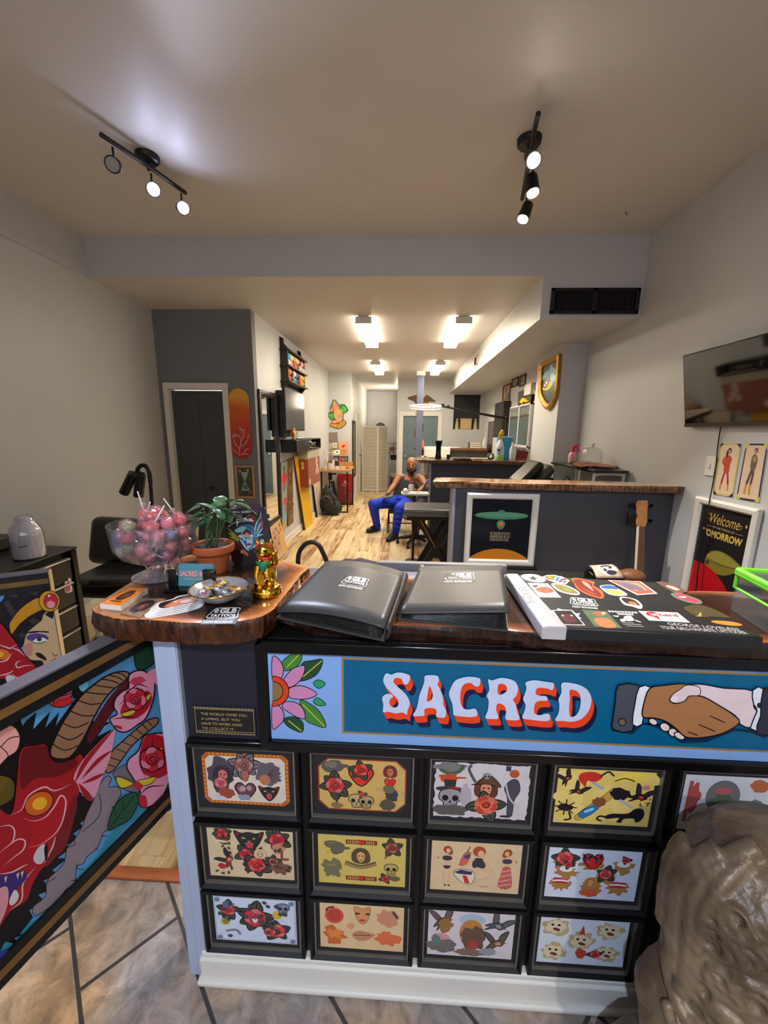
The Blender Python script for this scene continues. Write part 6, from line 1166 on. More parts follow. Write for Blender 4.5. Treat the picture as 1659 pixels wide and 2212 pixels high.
def pin2(A):
 A.rect(0,0,1,1,(42,38,60));A.poly([(1,1),(.8,1),(1,.9)],(196,206,70));A.poly([(0,1),(.2,1),(0,.9)],(196,206,70));A.poly([(1,0),(.8,0),(1,.1)],(196,206,70));A.poly([(0,0),(.2,0),(0,.1)],(196,206,70));A.poly([(.1,.97),(.9,.97),(.94,.93),(.94,.07),(.9,.03),(.1,.03),(.06,.07),(.06,.93)],(222,196,168))
 A.line([(.5,.58),(.42,.42),(.34,.28)],.1,(84,76,72));A.line([(.55,.58),(.56,.42),(.52,.28)],.1,(84,76,72));A.line([(.34,.28),(.32,.1)],.1,(196,150,66));A.line([(.52,.28),(.53,.1)],.1,(196,150,66));A.sp([(.42,.55),(.38,.74),(.5,.82),(.66,.74),(.62,.55)],(110,96,84));A.ell(.53,.73,.06,.05,(186,150,70));A.ell(.54,.88,.09,.05,(80,72,66));A.ell(.52,.86,.05,.04,(190,150,120))
quad_print('pin_up_print','yellow bordered print of a figure in red tights on the right wall',((1557,958),(1601,958.5),(1582,1074),(1541,1067)),1.7755,pin1)
quad_print('pin_up_print','dark bordered print of a figure in yellow boots on the right wall',((1612,958),(1659,958.5),(1639,1085),(1590,1077)),1.7755,pin2)
t=thing('switch_plate','white switch plate on the right wall beside the yellow bordered print','switch',(1.775,2.36,1.27));obj('plate',MB().box((1.772,2.325,1.275),(1.7795,2.40,1.385)),m_white,t,bevel=.003);obj('toggle',MB().cbox((1.77,2.3625,1.33),(.008,.014,.026)),m_white,t,bevel=.002)
t=thing('wall_television','large black television tilted on the right wall','television',(1.72,2.07,1.55))
tv0=Vector((1.752,2.593,1.553));tvU=Vector((-.079,0,.418));tvW=Vector((0,-1.06,0));tvn=Vector((-.418,0,-.079)).normalized()
obj('case',MB().prism([tv0,tv0+tvW,tv0+tvW+tvU,tv0+tvU],-tvn*.035),m_blackg,t,bevel=.003)
e=.012;a_=lambda u,v:tv0+tvW*u+tvU*v
obj('screen',MB().prism([a_(.008,.055)+tvn*.0005,a_(.992,.055)+tvn*.0005,a_(.992,.98)+tvn*.0005,a_(.008,.98)+tvn*.0005],tvn*.001),mat('tv_glass',(10,10,12),.04,var=0,spec=.8,coat=.6),t)
obj('bottom_bezel',MB().prism([a_(0,0)+tvn*.0004,a_(1,0)+tvn*.0004,a_(1,.05)+tvn*.0004,a_(0,.05)+tvn*.0004],tvn*.002),mat('tv_bezel_grey',(74,72,70),.3,metal=.4),t)
obj('wall_bracket',MB().box((1.755,1.95,1.68),(1.779,2.2,1.85)),m_iron,t)
one('power_cord',MB().tube(spline([at(1557,922,x=1.768),at(1551,960,x=1.772),at(1546,1010,x=1.77),at(1539,1050,x=1.772),at(1532,1085,x=1.742),at(1524,1140,x=1.738),at(1513,1185,x=1.738),at(1508,1230,x=1.738),at(1504,1270,x=1.738)],5,False)+[Vector((1.738,2.27,.3)),Vector((1.738,2.27,.006))],.0032,8),m_black,'thin black cord hanging from the television across the right wall poster','cord')
xs_=XP-.004;SH=[(1171,788),(1190,777),(1211,765),(1213,770),(1210,820),(1207,850),(1196,876),(1184,884),(1168,856),(1169,820)]
Sh=spline(SH,3);Pp=[at(px,py,x=xs_)for px,py in Sh];c=sum(Pp,Vector())/len(Pp)
t=thing('shield_picture','gold framed shield shaped painting of an eye in blue smoke on the pillar','picture',(xs_,c.y,min(p.z for p in Pp)))
fr=MB();k_=.80
rings=[[p for p in Pp],[p+Vector((-.03,0,0))for p in Pp],[c+(p-c)*.92+Vector((-.04,0,0))for p in Pp],[c+(p-c)*k_+Vector((-.02,0,0))for p in Pp],[c+(p-c)*k_ for p in Pp]];fr.loft(rings,cap=False);obj('frame',fr,mat('old_gold_frame',(176,128,48),.4,metal=.5,var=.25,scale=30,bump=.4,bscale=50),t,smooth=50)
A=px_art((Vector((xs_-.006,0,0)),Vector((-1,0,0))),rough=.3);cp=(sum(p[0]for p in SH)/10,sum(p[1]for p in SH)/10);A.poly([(cp[0]+(x-cp[0])*.84,cp[1]+(y-cp[1])*.84)for x,y in Sh],(22,24,28))
S3=lambda P_:[(1060+x*.113,760+y*.113)for x,y in P_]
A.sp(S3([(985,690),(1080,680),(1200,560),(1250,600),(1240,760),(1180,880),(1080,920),(990,830)]),(50,58,34));A.sp(S3([(990,680),(1060,690),(1130,570),(1190,560),(1170,640),(1090,730),(1000,730)]),(190,176,60));A.sp(S3([(990,480),(1040,390),(1120,340),(1150,250),(1180,250),(1180,310),(1210,290),(1240,360),(1220,420),(1250,480),(1230,540),(1170,580),(1130,500),(1150,430),(1080,450),(1000,540)]),(120,184,208));A.sp(S3([(1000,560),(1080,460),(1150,430),(1120,560),(1060,660),(1000,680)]),(70,36,40));A.sp(S3([(1015,640),(1050,600),(1060,570),(1085,580),(1060,640),(1025,660)]),(226,220,220));A.ell(*S3([(1045,618)])[0],1.6,2.2,(20,16,20))
for b_ in((1010,850),(1080,800),(1160,720),(1220,700),(1120,900)):A.line(S3([(1060,690),b_]),.7,(180,176,90),taper=True)
A.done('painting',t)
t=thing('skateboard_deck','orange and red skateboard deck with white branches hung on the dark grey wall','skateboard',(-1.69,YC-.02,1.2));dx_,dw,dz0,dz1=-1.69,.106,1.195,1.915
cap=[(dx_+dw*math.cos(a),dz1-.11+.11*math.sin(a))for a in[PI*k/12 for k in range(13)]]+[(dx_-dw*math.cos(a),dz0+.11-.11*math.sin(a))for a in[PI*k/12 for k in range(13)]]
def deckm():
 m=bpy.data.materials.new('deck_gradient');m.use_nodes=True;nt=m.node_tree;N=nt.nodes;L=nt.links;b=N['Principled BSDF'];tc=N.new('ShaderNodeTexCoord');sp_=N.new('ShaderNodeSeparateXYZ');L.new(tc.outputs['Generated'],sp_.inputs[0]);nz=N.new('ShaderNodeTexNoise');nz.inputs['Scale'].default_value=5;L.new(tc.outputs['Object'],nz.inputs[0]);ad=N.new('ShaderNodeMath');ad.operation='MULTIPLY_ADD';ad.inputs[1].default_value=.25;L.new(nz.outputs[0],ad.inputs[0]);L.new(sp_.outputs[2],ad.inputs[2]);cr=N.new('ShaderNodeValToRGB');e=cr.color_ramp.elements;e[0].position=.15;e[0].color=rgb((176,44,34));e[1].position=1.1;e[1].color=rgb((232,168,48))
 for p,c in((.4,(182,46,30)),(.62,(206,74,26)),(.85,(216,100,30))):x=e.new(p);x.color=rgb(c)
 L.new(ad.outputs[0],cr.inputs[0]);L.new(cr.outputs[0],b.inputs['Base Color']);b.inputs['Roughness'].default_value=.25;return m
obj('deck',MB().prism([Vector((x,YC-.008,z))for x,z in cap],(0,-.011,0)),deckm(),t,bevel=.003)
A=plane_art((dx_,YC-.0192,dz0),(1,0,0),(0,0,1));wl=(226,196,186)
for P_ in([(-.03,.03),(-.02,.1),(.0,.18),(-.01,.26)],[(-.02,.1),(-.06,.16),(-.08,.22)],[(.0,.12),(.05,.17),(.08,.22)],[(0,.18),(.03,.24),(.04,.28)],[(-.05,.15),(-.09,.17)],[(.04,.16),(.09,.16)],[(-.01,.22),(-.04,.25),(-.06,.24)],[(-.03,.04),(.03,.06),(.08,.04)],[(.02,.05),(.05,.1),(.09,.11)],[(-.03,.05),(-.07,.08),(-.095,.13)],[(.01,.26),(.02,.3),(0,.32)]):A.line(P_,.008,wl,taper=True)
for u,v in((-.08,.23),(.085,.23),(.04,.29),(0,.31),(-.06,.245)):A.line([(u-.012,v),(u,v+.022),(u+.012,v),(u,v-.012),(u-.012,v)],.004,wl)
A.done('branch_design',t)
t=thing('small_picture','small wood framed hourglass and flower picture below the skateboard deck','picture',(-1.675,YC-.01,.775));frame_obj(t,(-1.779,YC-.002,.778),(1,0,0),(0,0,1),.206,.352,.024,.016,mat('pale_wood_frame',(176,140,96),.5,var=.1))
A=plane_art((-1.779,YC-.005,.778),(1,0,0),(0,0,1));A.rect(.022,.022,.184,.33,(70,74,66));A.sp([(.07,.27),(.135,.27),(.115,.2),(.105,.18),(.13,.13),(.14,.09),(.065,.09),(.075,.13),(.098,.18),(.09,.2)],(150,180,172));A.sp([(.09,.14),(.12,.14),(.13,.1),(.08,.1)],(70,110,70));A.line([(.06,.275),(.145,.275)],.008,(190,196,186));A.line([(.06,.085),(.145,.085)],.008,(190,196,186))
for u,v,r,c_ in((.05,.29,.018,(206,120,116)),(.155,.06,.02,(190,70,84)),(.14,.3,.014,(196,196,176)),(.05,.06,.014,(86,120,80)),(.16,.2,.012,(96,120,90))):rose(A,u,v,r,c_,leaves=4)
A.done('painting',t)
t=thing('wall_mirror','tall dark framed mirror on the left wall of the back room','mirror',(XH+.02,4.5,.4));frame_obj(t,(XH+.001,4.215,.40),(0,1,0),(0,0,1),.62,1.52,.065,.03,mat('dark_wood_frame',(36,28,26),.35,var=.2))
obj('glass',MB().box((XH+.003,4.27,.455),(XH+.006,4.78,1.865)),mat('mirror_silver',(235,238,236),.01,metal=1,var=0),t)
rz=(2.10,2.285,2.47);t=thing('display_rack','dark wooden rack of coloured figurines high on the left wall','shelf',(XH+.07,5.6,2.02));m_dkw=mat('dark_stained_wood',(40,28,26),.45,var=.2,scale=20)
for y in(5.06,5.9):
 prof=[(0,2.02),(.05,2.03),(.10,2.09),(.105,2.12),(.095,2.14),(.095,2.27),(.105,2.29),(.095,2.31),(.095,2.45),(.105,2.47),(.09,2.5),(.05,2.54),(.045,2.6),(0,2.62)]
 obj('side_board',MB().prism([Vector((XH+.001+x,y,z))for x,z in prof],(0,.022,0)),m_dkw,t,bevel=.002)
for z in rz:obj('shelf_board',MB().box((XH+.001,5.03,z-.008),(XH+.125,5.99,z+.008)),m_dkw,t,bevel=.002)
obj('back_board',MB().box((XH+.001,5.08,2.02),(XH+.01,5.9,2.5)),mat('rack_back',(58,40,40),.6),t)
FIG=[((232,120,60),(220,80,40)),((60,60,70),(40,36,44)),((230,226,214),(120,170,90)),((120,120,190),(90,90,160)),((64,44,84),(60,40,80)),((216,150,100),(190,90,60)),((232,196,30),(236,200,30)),((196,150,80),(160,110,50)),((80,190,214),(232,226,214)),((236,206,196),(226,160,140)),((206,160,110),(170,60,60)),((232,196,120),(226,130,60)),((220,200,190),(120,40,60)),((150,40,56),(236,220,214)),((226,222,214),(206,206,206)),((190,70,70),(230,226,220))]
CN=['orange','black','white and green','lavender','purple','peach','bright yellow','tan','turquoise','pale pink','brown and red','cream and orange','pale and maroon','maroon','white','red and white']
for i,(c1,c2)in enumerate(FIG):
 row=i//8;y=5.13+(i%8)*.102;z=rz[row]+.009;s_=.055
 t=thing('figurine',CN[i]+' toy figurine on the '+('lower' if row==0 else 'upper')+' shelf of the dark rack','figurine',(XH+.06,y,z),'figurines on the dark rack')
 xx=XH+.075;obj('body',MB().lathe([(.024,0),(.034,.014),(.028,.06),(.016,.075)],c=(xx,y,z),seg=14),paint(c2),t,smooth=60);obj('head',MB().sph((xx+.004,y,z+.108),(.04,.043,.042),seg=14,ring=9),paint(c1),t,smooth=180)
 for sx in(-1,1):obj('arm',MB().tube([(xx+.01,y+sx*.026,z+.06),(xx+.025,y+sx*.042,z+.03)],.009,8),paint(c2),t,smooth=60)
t=thing('left_television','black television on a swing arm on the left wall of the back room','television',(-1.42,5.26,1.5));obj('case',MB().box((-1.44,4.80,1.495),(-1.405,5.73,2.005)),m_black,t,bevel=.004);obj('screen',MB().box((-1.405,4.812,1.51),(-1.403,5.718,1.993)),mat('tv_glass_left',(58,58,66),.12,var=0),t);obj('wall_arm',MB().box((-1.523,4.84,1.42),(-1.44,5.1,1.97)),m_black,t,bevel=.004)
one('tv_cable',MB().tube(spline([(-1.49,4.86,1.43),(-1.48,4.9,1.405),(-1.46,4.98,1.42),(-1.44,5.1,1.5)],5,False),.006,8),m_black,'black cable looping under the left wall television','cable')
x1=-1.335;t=thing('wall_box_shelf','black floating box shelf with open cubby under the left television','shelf',(-1.43,5.6,1.23));y0_,y1_,y2_=4.93,5.78,6.5
obj('carcass',MB().box((XH+.001,y0_,1.225),(x1,y1_,1.385)).box((XH+.001,y1_,1.37),(x1,y2_,1.385)).box((XH+.001,y1_,1.225),(x1,y2_,1.24)).box((XH+.001,y2_-.015,1.225),(x1,y2_,1.385)).box((XH+.001,y1_,1.225),(XH+.012,y2_,1.385)),m_black,t,bevel=.002);obj('door',MB().box((x1,y0_+.01,1.232),(x1+.015,y1_-.005,1.378)),m_blackg,t,bevel=.002);obj('handle',MB().tube(spline([(x1+.014,5.66,1.26),(x1+.04,5.665,1.28),(x1+.045,5.665,1.305),(x1+.04,5.665,1.33),(x1+.014,5.66,1.35)],4,False),.006,8),m_chrome,t,smooth=60)
t=thing('wooden_figure','jointed wooden robot figure standing on the black box shelf','figurine',(-1.40,5.1,1.386));m_pine=mat('pine',(206,150,92),.5,var=.12)
b=MB();b.cbox((-1.40,5.10,1.43),(.05,.05,.035)).cbox((-1.40,5.10,1.475),(.05,.06,.045)).cbox((-1.40,5.10,1.515),(.04,.045,.035));obj('body',b,m_pine,t,bevel=.005)
for sy in(-1,1):obj('leg',MB().cbox((-1.395,5.1+sy*.022,1.401),(.035,.022,.03)),m_pine,t,bevel=.004);obj('arm',MB().cbox((-1.385,5.1+sy*.045,1.47),(.02,.02,.06),rot=(0,.5*sy,0)),m_pine,t,bevel=.004)
for k,y in enumerate((5.34,5.50)):
 t=thing('game_controller','white game controller on the box shelf, '+('nearer to the wooden figure','farther from the wooden figure')[k],'controller',(-1.4,y,1.386));c=MB().sph((-1.4,y-.035,1.4),(.035,.022,.014)).sph((-1.4,y+.035,1.4),(.035,.022,.014)).cbox((-1.405,y,1.402),(.04,.07,.022));obj('shell',c,m_white,t,remesh=.004,smit=3);obj('stick',MB().cyl((-1.4,y-.015,1.412),(-1.4,y-.015,1.42),.007).cyl((-1.4,y+.015,1.412),(-1.4,y+.015,1.42),.007),m_black,t)
t=thing('cable_bundle','tangle of cables spilling from the open cubby of the box shelf','cables',(-1.36,5.95,1.24));q=random.Random(4);cbm=MB()
for k in range(6):cbm.tube(spline([(-1.40+q.uniform(-.05,.05),5.9+q.uniform(-.05,.4),1.26+q.uniform(0,.08))for _ in range(5)],5,False),.004,6)
obj('cables',cbm,paint((120,106,84)),t,smooth=60)
def lean(name,label,quad,base,fn=None,th=.012,cat='board',edge=None):
 "board leaning on the left wall. quad px TL TR BR BL; top edge on x=xt, bottom edge on x=xb or floor"
 xt,xb=base;P_=[at(*quad[0],x=xt),at(*quad[1],x=xt),at(*quad[2],x=xb),at(*quad[3],x=xb)]
 zb=min(P_[2].z,P_[3].z)
 c=sum(P_,Vector())/4;t=thing(name,label,cat,(c.x,c.y,zb));n=(P_[2]-P_[3]).cross(P_[0]-P_[3]).normalized();n=n if n.x>0 else-n
 obj('panel',MB().prism([p-n*th for p in P_],n*th),edge or m_dkw,t)
 if fn:A=Art(lambda u,v:(P_[3]*(1-u)+P_[2]*u)*(1-v)+(P_[0]*(1-u)+P_[1]*u)*v,n,rough=.4);fn(A);A.done('face',t)
 return t
def colr(A):
 A.rect(0.08,0,1,1,(150,146,140));q=random.Random(3)
 for(u,v,ru,rv,c)in((.5,.9,.22,.04,(60,150,96)),(.55,.76,.4,.09,(190,56,62)),(.5,.62,.35,.05,(120,116,112)),(.5,.5,.38,.05,(150,150,146)),(.6,.37,.38,.1,(196,66,64)),(.5,.27,.36,.12,(110,166,214)),(.6,.14,.24,.08,(110,170,220)),(.5,.06,.3,.05,(206,160,90)),(.7,.3,.15,.06,(196,70,66))):blob(A,u,v,ru,rv,c,int(v*100))
def brown(A):
 A.rect(.12,0,1,1,(104,74,50));q=random.Random(5)
 for k in range(16):blob(A,q.uniform(.3,.85),q.uniform(.05,.95),.18,.035,q.choice([(130,98,56),(84,58,44),(120,76,60),(150,116,50)]),k)
lean('hanging_print','narrow dark framed red and blue print on the wall beside the mirror',((606,1000),(621,996),(620,1139),(609,1150)),(XH+.0122,XH+.0122),colr,.012,'print')
lean('hanging_print','narrow brown and gold patterned board right of the red and blue print',((619,996),(632,988),(634,1128),(622,1137)),(XH+.0122,XH+.0122),brown,.012,'print')
def yel(A):
 A.rect(0,0,1,1,(226,178,30));A.rect(.06,.86,.94,.985,(226,196,110));A.sp([(.2,.9),(.5,.82),(.8,.9),(.85,.7),(.7,.62),(.5,.6),(.3,.62),(.15,.7)],(228,196,110));A.ell(.5,.56,.2,.05,(230,200,130));A.sp([(.3,.5),(.5,.53),(.7,.5),(.8,.35),(.75,.2),(.55,.1),(.45,.1),(.25,.2),(.2,.35)],(230,206,150))
lean('yellow_board','long yellow painted board leaning against the left wall',((636,985),(657,983),(678,1135),(662.5,1157)),(XH+.03,-1.45),yel,.01,'board',mat('yellow_edge',(206,160,40),.5))
def pale(A):A.rect(0,0,1,1,(206,190,170));q=random.Random(7);[A.line([(q.uniform(.1,.5),q.uniform(0,.9)),(q.uniform(.4,.9),q.uniform(0,.9))],.03,(150,110,96))for _ in range(8)]
lean('pale_board','narrow pale wooden board leaning behind the dark backpack',((676,1042),(692,1035),(693,1115),(687,1119)),(XH+.03,-1.46),pale,.012)
def flash(A):
 A.rect(0,0,1,1,(212,180,140));A.rect(.68,.02,.97,.98,(222,168,96));q=random.Random(9)
 for u in(.1,.28,.46):blob(A,u+.06,.5,.07,.36,(186,140,120),int(u*100),.3)
 for k in range(12):blob(A,q.uniform(.08,.9),q.uniform(.08,.9),.05,.05,q.choice([(150,70,66),(120,100,90),(190,90,76)]),k+20,.3)
lean('flash_print','tan flash print in a thin dark frame leaning low against the left wall',((583,1140),(605,1120),(621,1188),(598,1214)),(XH+.03,-1.40),flash,.014,'print')
t=thing('display_box','red brown display box with clear grey top fixed to the left wall','box',(XH+.1,6.3,.62));yb0=5.66;xf=-1.355
P1=at(657,992,y=yb0);zt_,zb_=at(657,970,y=yb0).z,at(657,1053,y=yb0).z;zm_=at(657,992,y=yb0).z;ye=at(690,985,x=xf).y
obj('lower_case',MB().box((XH+.002,yb0,zb_),(xf,ye,zm_)),mat('red_brown_board',(150,66,34),.45,var=.1),t,bevel=.003);obj('clear_top',MB().box((XH+.002,yb0,zm_),(xf,ye,zt_)),mat('frosted_top',(176,168,152),.3,var=.04),t,bevel=.003)
A=plane_art((xf+.001,yb0,zb_),(0,1,0),(0,0,1));hh=zm_-zb_;A.rect(0,0,ye-yb0,hh,(150,90,76));q=random.Random(8)
for k in range(9):blob(A,(ye-yb0)*.8+q.uniform(-.1,.05),hh*q.uniform(.3,.95),.05,.04,(206,180,164),k,.4)
blob(A,.1,.08,.05,.05,(222,196,176),3,.3);A.done('side_print',t)
A=plane_art((XH+.002,yb0-.001,zb_),(1,0,0),(0,0,1));A.sp([(.06,hh*.86),(.09,hh*.92),(.11,hh*.84),(.10,hh*.76),(.115,hh*.66),(.07,hh*.66),(.08,hh*.76)],(206,176,120));A.done('front_emblem',t)
one('lamp_cord',MB().tube(spline([(-1.34,6.75,1.20),(-1.30,6.8,1.1),(-1.30,6.8,.95),(-1.32,6.8,.84)],6,False),.012,8),m_white,'white cord hanging at the end of the red brown display box','cord')
t=thing('wall_outlet','white outlet with plug low on the left wall beside the yellow board','outlet',(XH+.01,5.42,.45));obj('plate',MB().box((XH+.001,5.36,.46),(XH+.008,5.44,.575)),m_white,t,bevel=.002);obj('plug',MB().cbox((XH+.02,5.40,.49),(.03,.03,.03)).tube(spline([(XH+.03,5.4,.485),(XH+.035,5.42,.4),(XH+.02,5.44,.3)],4,False),.004,6),m_white,t)
bp_=at(712,1114,z=0);t=thing('backpack','dark green backpack slumped on the floor by the work table','backpack',bp_+Vector((0,.12,0)));m_bk=mat('dark_green_nylon',(36,44,40),.7,var=.35,scale=14,bump=.3,bscale=40);B=lambda x,y,z:bp_+Vector((x,y,z))
b=MB().sph(B(-.03,.13,.2),(.17,.13,.21),seg=20,ring=14).sph(B(.05,.08,.13),(.17,.12,.14),seg=20,ring=14).sph(B(-.07,.15,.38),(.11,.09,.12),seg=18,ring=12);b.cbox(B(0,.12,.03),(.30,.22,.06));obj('bag',b,m_bk,t,remesh=.012,smit=6)
obj('pocket',MB().sph(B(.09,-.0,.13),(.11,.05,.10),seg=18,ring=12),m_bk,t,smooth=180);obj('strap',MB().tube(spline([B(.0,.05,.44),B(.06,.0,.36),B(.1,-.02,.24),B(.13,.0,.12)],5,False),.014,8),m_black,t,smooth=60);obj('zip',MB().tube(spline([B(-.14,.02,.3),B(-.08,-.01,.36),B(0,.0,.33),B(.05,-.02,.24)],5,False),.004,6),paint((150,150,150)),t);obj('handle',MB().tube(spline([B(-.1,.14,.49),B(-.08,.13,.53),B(-.04,.13,.52),B(-.03,.14,.47)],5,False),.009,8),m_black,t,smooth=60)
tx0,tx1,ty0,ty1,tz=-1.50,-1.0,7.18,8.05,.80
t=thing('work_table','narrow wooden work table on a black steel frame','table',((tx0+tx1)/2,7.6,0));obj('tabletop',MB().box((tx0,ty0,tz-.035),(tx1+.03,ty1,tz)),mat('table_pine',(190,138,82),.45,var=.12,stretch=(1,8,1)),t,bevel=.003);obj('back_lip',MB().box((tx0,ty1-.02,tz),(tx1,ty1,tz+.09)),mat('table_pine',()),t,bevel=.003)
for x in(tx0+.02,tx1):
 for y in(ty0+.03,ty1-.03):obj('leg',MB().box((x-.012,y-.012,0),(x+.012,y+.012,tz-.035)),m_iron,t)
for y in(ty0+.03,ty1-.03):obj('foot_rail',MB().box((tx0+.03,y-.012,.0),(tx1-.01,y+.012,.022)),m_iron,t)
def jar(name,label,cat,x,y,r,h,m,extra=None):
 t=thing(name,label,cat,(x,y,tz+.001));obj('body',MB().lathe([(r*.92,0),(r,.01),(r,h*.9),(r*.95,h),(r*.85,h),(r*.85,h*.3),(.001,h*.3)],c=(x,y,tz+.001),seg=18),m,t,smooth=50);return t
t=jar('brush_jar','frosted jar of brushes on the work table','jar',-1.33,7.30,.045,.11,mat('frosted_plastic',(206,206,206),.3));q=random.Random(3)
for k in range(7):c=paint(((190,140,80),(206,206,200),(150,60,50),(60,60,70))[k%4]);obj('brush',MB().cyl((-1.33+q.uniform(-.02,.02),7.30+q.uniform(-.02,.02),tz+.04),(-1.33+q.uniform(-.08,.08),7.30+q.uniform(-.05,.05),tz+.24),.004,.003,8),c,t)
t=jar('spray_bottle','small bottle with light blue top standing among the brushes','bottle',-1.30,7.42,.03,.17,m_white);obj('cap',MB().lathe([(.025,.17),(.022,.2),(.014,.25),(.001,.25)],c=(-1.30,7.42,tz),seg=16),paint((120,150,190)),t,smooth=60)
jar('paint_cup','low pale cup left of the brush jar','cup',-1.44,7.28,.04,.07,paint((206,190,160)));jar('paint_cup','low white cup right of the brush jar','cup',-1.20,7.28,.035,.06,m_white)
t=thing('masking_tape','pale roll of tape on the work table right of the cups','tape',(-1.12,7.42,tz+.001));obj('roll',MB().lathe([(.03,0),(.055,0),(.055,.04),(.03,.04),(.03,0)],c=(-1.12,7.42,tz+.001),seg=24,cap=False),paint((206,196,170)),t,smooth=40);obj('core',MB().lathe([(.027,.002),(.0305,.002),(.0305,.039),(.027,.039)],c=(-1.12,7.42,tz+.001),seg=24,cap=False),m_card,t,smooth=40)
t=thing('scissors','black handled scissors lying at the right of the table','scissors',(-1.05,7.5,tz+.002));obj('blades',MB().cbox((-1.06,7.40,tz+.006),(.012,.16,.004),rot=(0,0,.5)),m_chrome,t);obj('handles',MB().lathe([(.02,0),(.03,0),(.03,.01),(.02,.01),(.02,0)],c=(-1.09,7.54,tz+.002),seg=16,cap=False).lathe([(.02,0),(.03,0),(.03,.01),(.02,.01),(.02,0)],c=(-1.04,7.55,tz+.002),seg=16,cap=False),m_black,t)
t=thing('desk_magnifier','white ring magnifier lamp on a thin arm above the work table','lamp',(-1.48,7.4,tz));obj('arm',MB().tube([(-1.48,7.4,tz+.002),(-1.48,7.4,tz+.28),(-1.27,7.42,tz+.31)],.008,8),m_white,t,smooth=60);obj('ring',MB().lathe([(.03,0),(.055,0),(.06,.012),(.055,.024),(.03,.024),(.026,.012),(.03,0)],c=(-1.22,7.42,tz+.30),seg=24,cap=False,m=Matrix.Rotation(.9,4,'X')),m_white,t,smooth=60)
t=thing('dark_tray','dark tray propped at the back of the work table','tray',(-1.36,7.7,tz+.001));obj('tray',MB().cbox((-1.36,7.70,tz+.07),(.26,.02,.12),rot=(-.2,0,0)),mat('dark_plum_tray',(44,36,46),.5),t,bevel=.004);obj('rim',MB().cbox((-1.36,7.71,tz+.135),(.28,.03,.015)),m_pine,t)
t=thing('tripod','folded black tripod leaning under the work table','tripod',(-1.26,7.35,0));ap=Vector((-1.34,7.45,.56))
for k,(fx,fy)in enumerate(((-1.20,7.34),(-1.15,7.40),(-1.22,7.44))):lg=obj('leg',MB().tube([ap+Vector((.02*k,0,0)),ap.lerp(Vector((fx,fy,.02)),.45)+Vector((.01*k,0,0)),Vector((fx,fy,.012))],[.022,.02,.009],8),m_black,t,smooth=60);obj('leg_tube',MB().cyl(ap.lerp(Vector((fx,fy,.01)),.45)+Vector((.01*k+.004,-.012,0)),Vector((fx,fy,.03)),.008),m_chrome,lg)
obj('head',MB().cbox(ap+Vector((-.02,0,.08)),(.07,.07,.11)).cbox(ap+Vector((.02,-.01,.14)),(.16,.05,.03)),m_black,t,bevel=.01)
t=thing('red_poster','red and maroon poster leaning on the wall under the work table','poster',(-1.17,8.2,0));obj('board',MB().prism([Vector((-1.34,8.13,.004)),Vector((-1.02,8.13,.004)),Vector((-1.02,8.22,.62)),Vector((-1.34,8.22,.62))],(0,.008,0)),paint((120,40,44)),t)
A=Art(lambda u,v:Vector((-1.34+.32*u,8.13+.09*v,.004+.616*v)),(0,-1,.14));A.rect(0,0,1,1,(126,46,50));A.poly([(0,1),(1,1),(1,.4),(0,.75)],(170,26,30));A.ell(.5,.72,.09,.06,(206,150,140));A.line([(.25,.66),(.5,.6),(.75,.68)],.04,(196,130,126));A.line([(.5,.62),(.48,.3)],.05,(170,90,90));q=random.Random(2);[A.ell(q.uniform(.6,.95),q.uniform(.05,.35),.02,.012,(206,160,156))for _ in range(9)];A.done('print',t)
yj=YBL-.004;t=thing('praying_hands_sign','cut out sign of praying hands over green banknotes on the short wall','sign',(-1.34,yj,1.55))
S4=lambda P_:[(680+x*.1311,840+y*.1311)for x,y in P_]
out_=[(300,185),(345,195),(405,270),(440,255),(490,262),(550,350),(540,370),(470,410),(468,500),(515,530),(515,570),(440,640),(375,650),(262,610),(250,580),(300,525),(195,430),(195,400),(260,385),(255,310),(290,230)]
for yy,nm,mtl,k in((yj-.006,'back_board',mat('teal_board',(70,130,130),.5),1.05),):pts=[at(*p,y=yy)for p in S4(out_)];c=sum(pts,Vector())/len(pts);obj(nm,MB().prism([c+(p-c)*k for p in pts],(0,.009,0)),mtl,t)
A=px_art((Vector((0,yj-.0075,0)),Vector((0,-1,0))));GN=(70,190,50);SK=(222,160,106);OL=(70,40,24)
A.out(S4([(200,410),(310,395),(325,480),(290,510)]),(46,120,60),OL,.8,2);A.out(S4([(225,425),(305,405),(318,480),(285,500)]),GN,OL,.6,2);A.out(S4([(425,280),(490,268),(548,350),(470,405)]),(46,120,60),OL,.8,2);A.out(S4([(445,290),(488,285),(530,352),(455,398)]),GN,OL,.6,2);A.line(S4([(290,440),(300,470)]),.9,(40,80,30));A.line(S4([(470,310),(480,360)]),.9,(40,80,30))
A.out(S4([(262,330),(290,280),(300,360),(285,380),(262,380)]),(214,150,100),OL,.8,2);A.out(S4([(310,190),(345,210),(400,285),(420,350),(440,300),(452,380),(462,440),(450,520),(390,560),(350,520),(318,460),(310,380),(290,280)]),SK,OL,.9,3)
for P_ in([(318,240),(345,340)],[(340,225),(375,330)],[(365,250),(400,330)],[(310,310),(330,370)]):A.line(S4(P_),.6,OL)
A.ell(*S4([(410,455)])[0],5,4.2,(176,146,160),.3);A.out(S4([(300,525),(345,515),(370,560),(320,570),(280,560)]),SK,OL,.7,3);A.out(S4([(262,565),(300,575),(370,580),(360,640),(262,608)]),(214,150,50),OL,.9,2);A.out(S4([(375,590),(470,520),(505,525),(512,565),(430,640),(372,650)]),(206,146,46),OL,.9,2);A.line(S4([(400,610),(500,550)]),.7,OL);A.done('face',t)
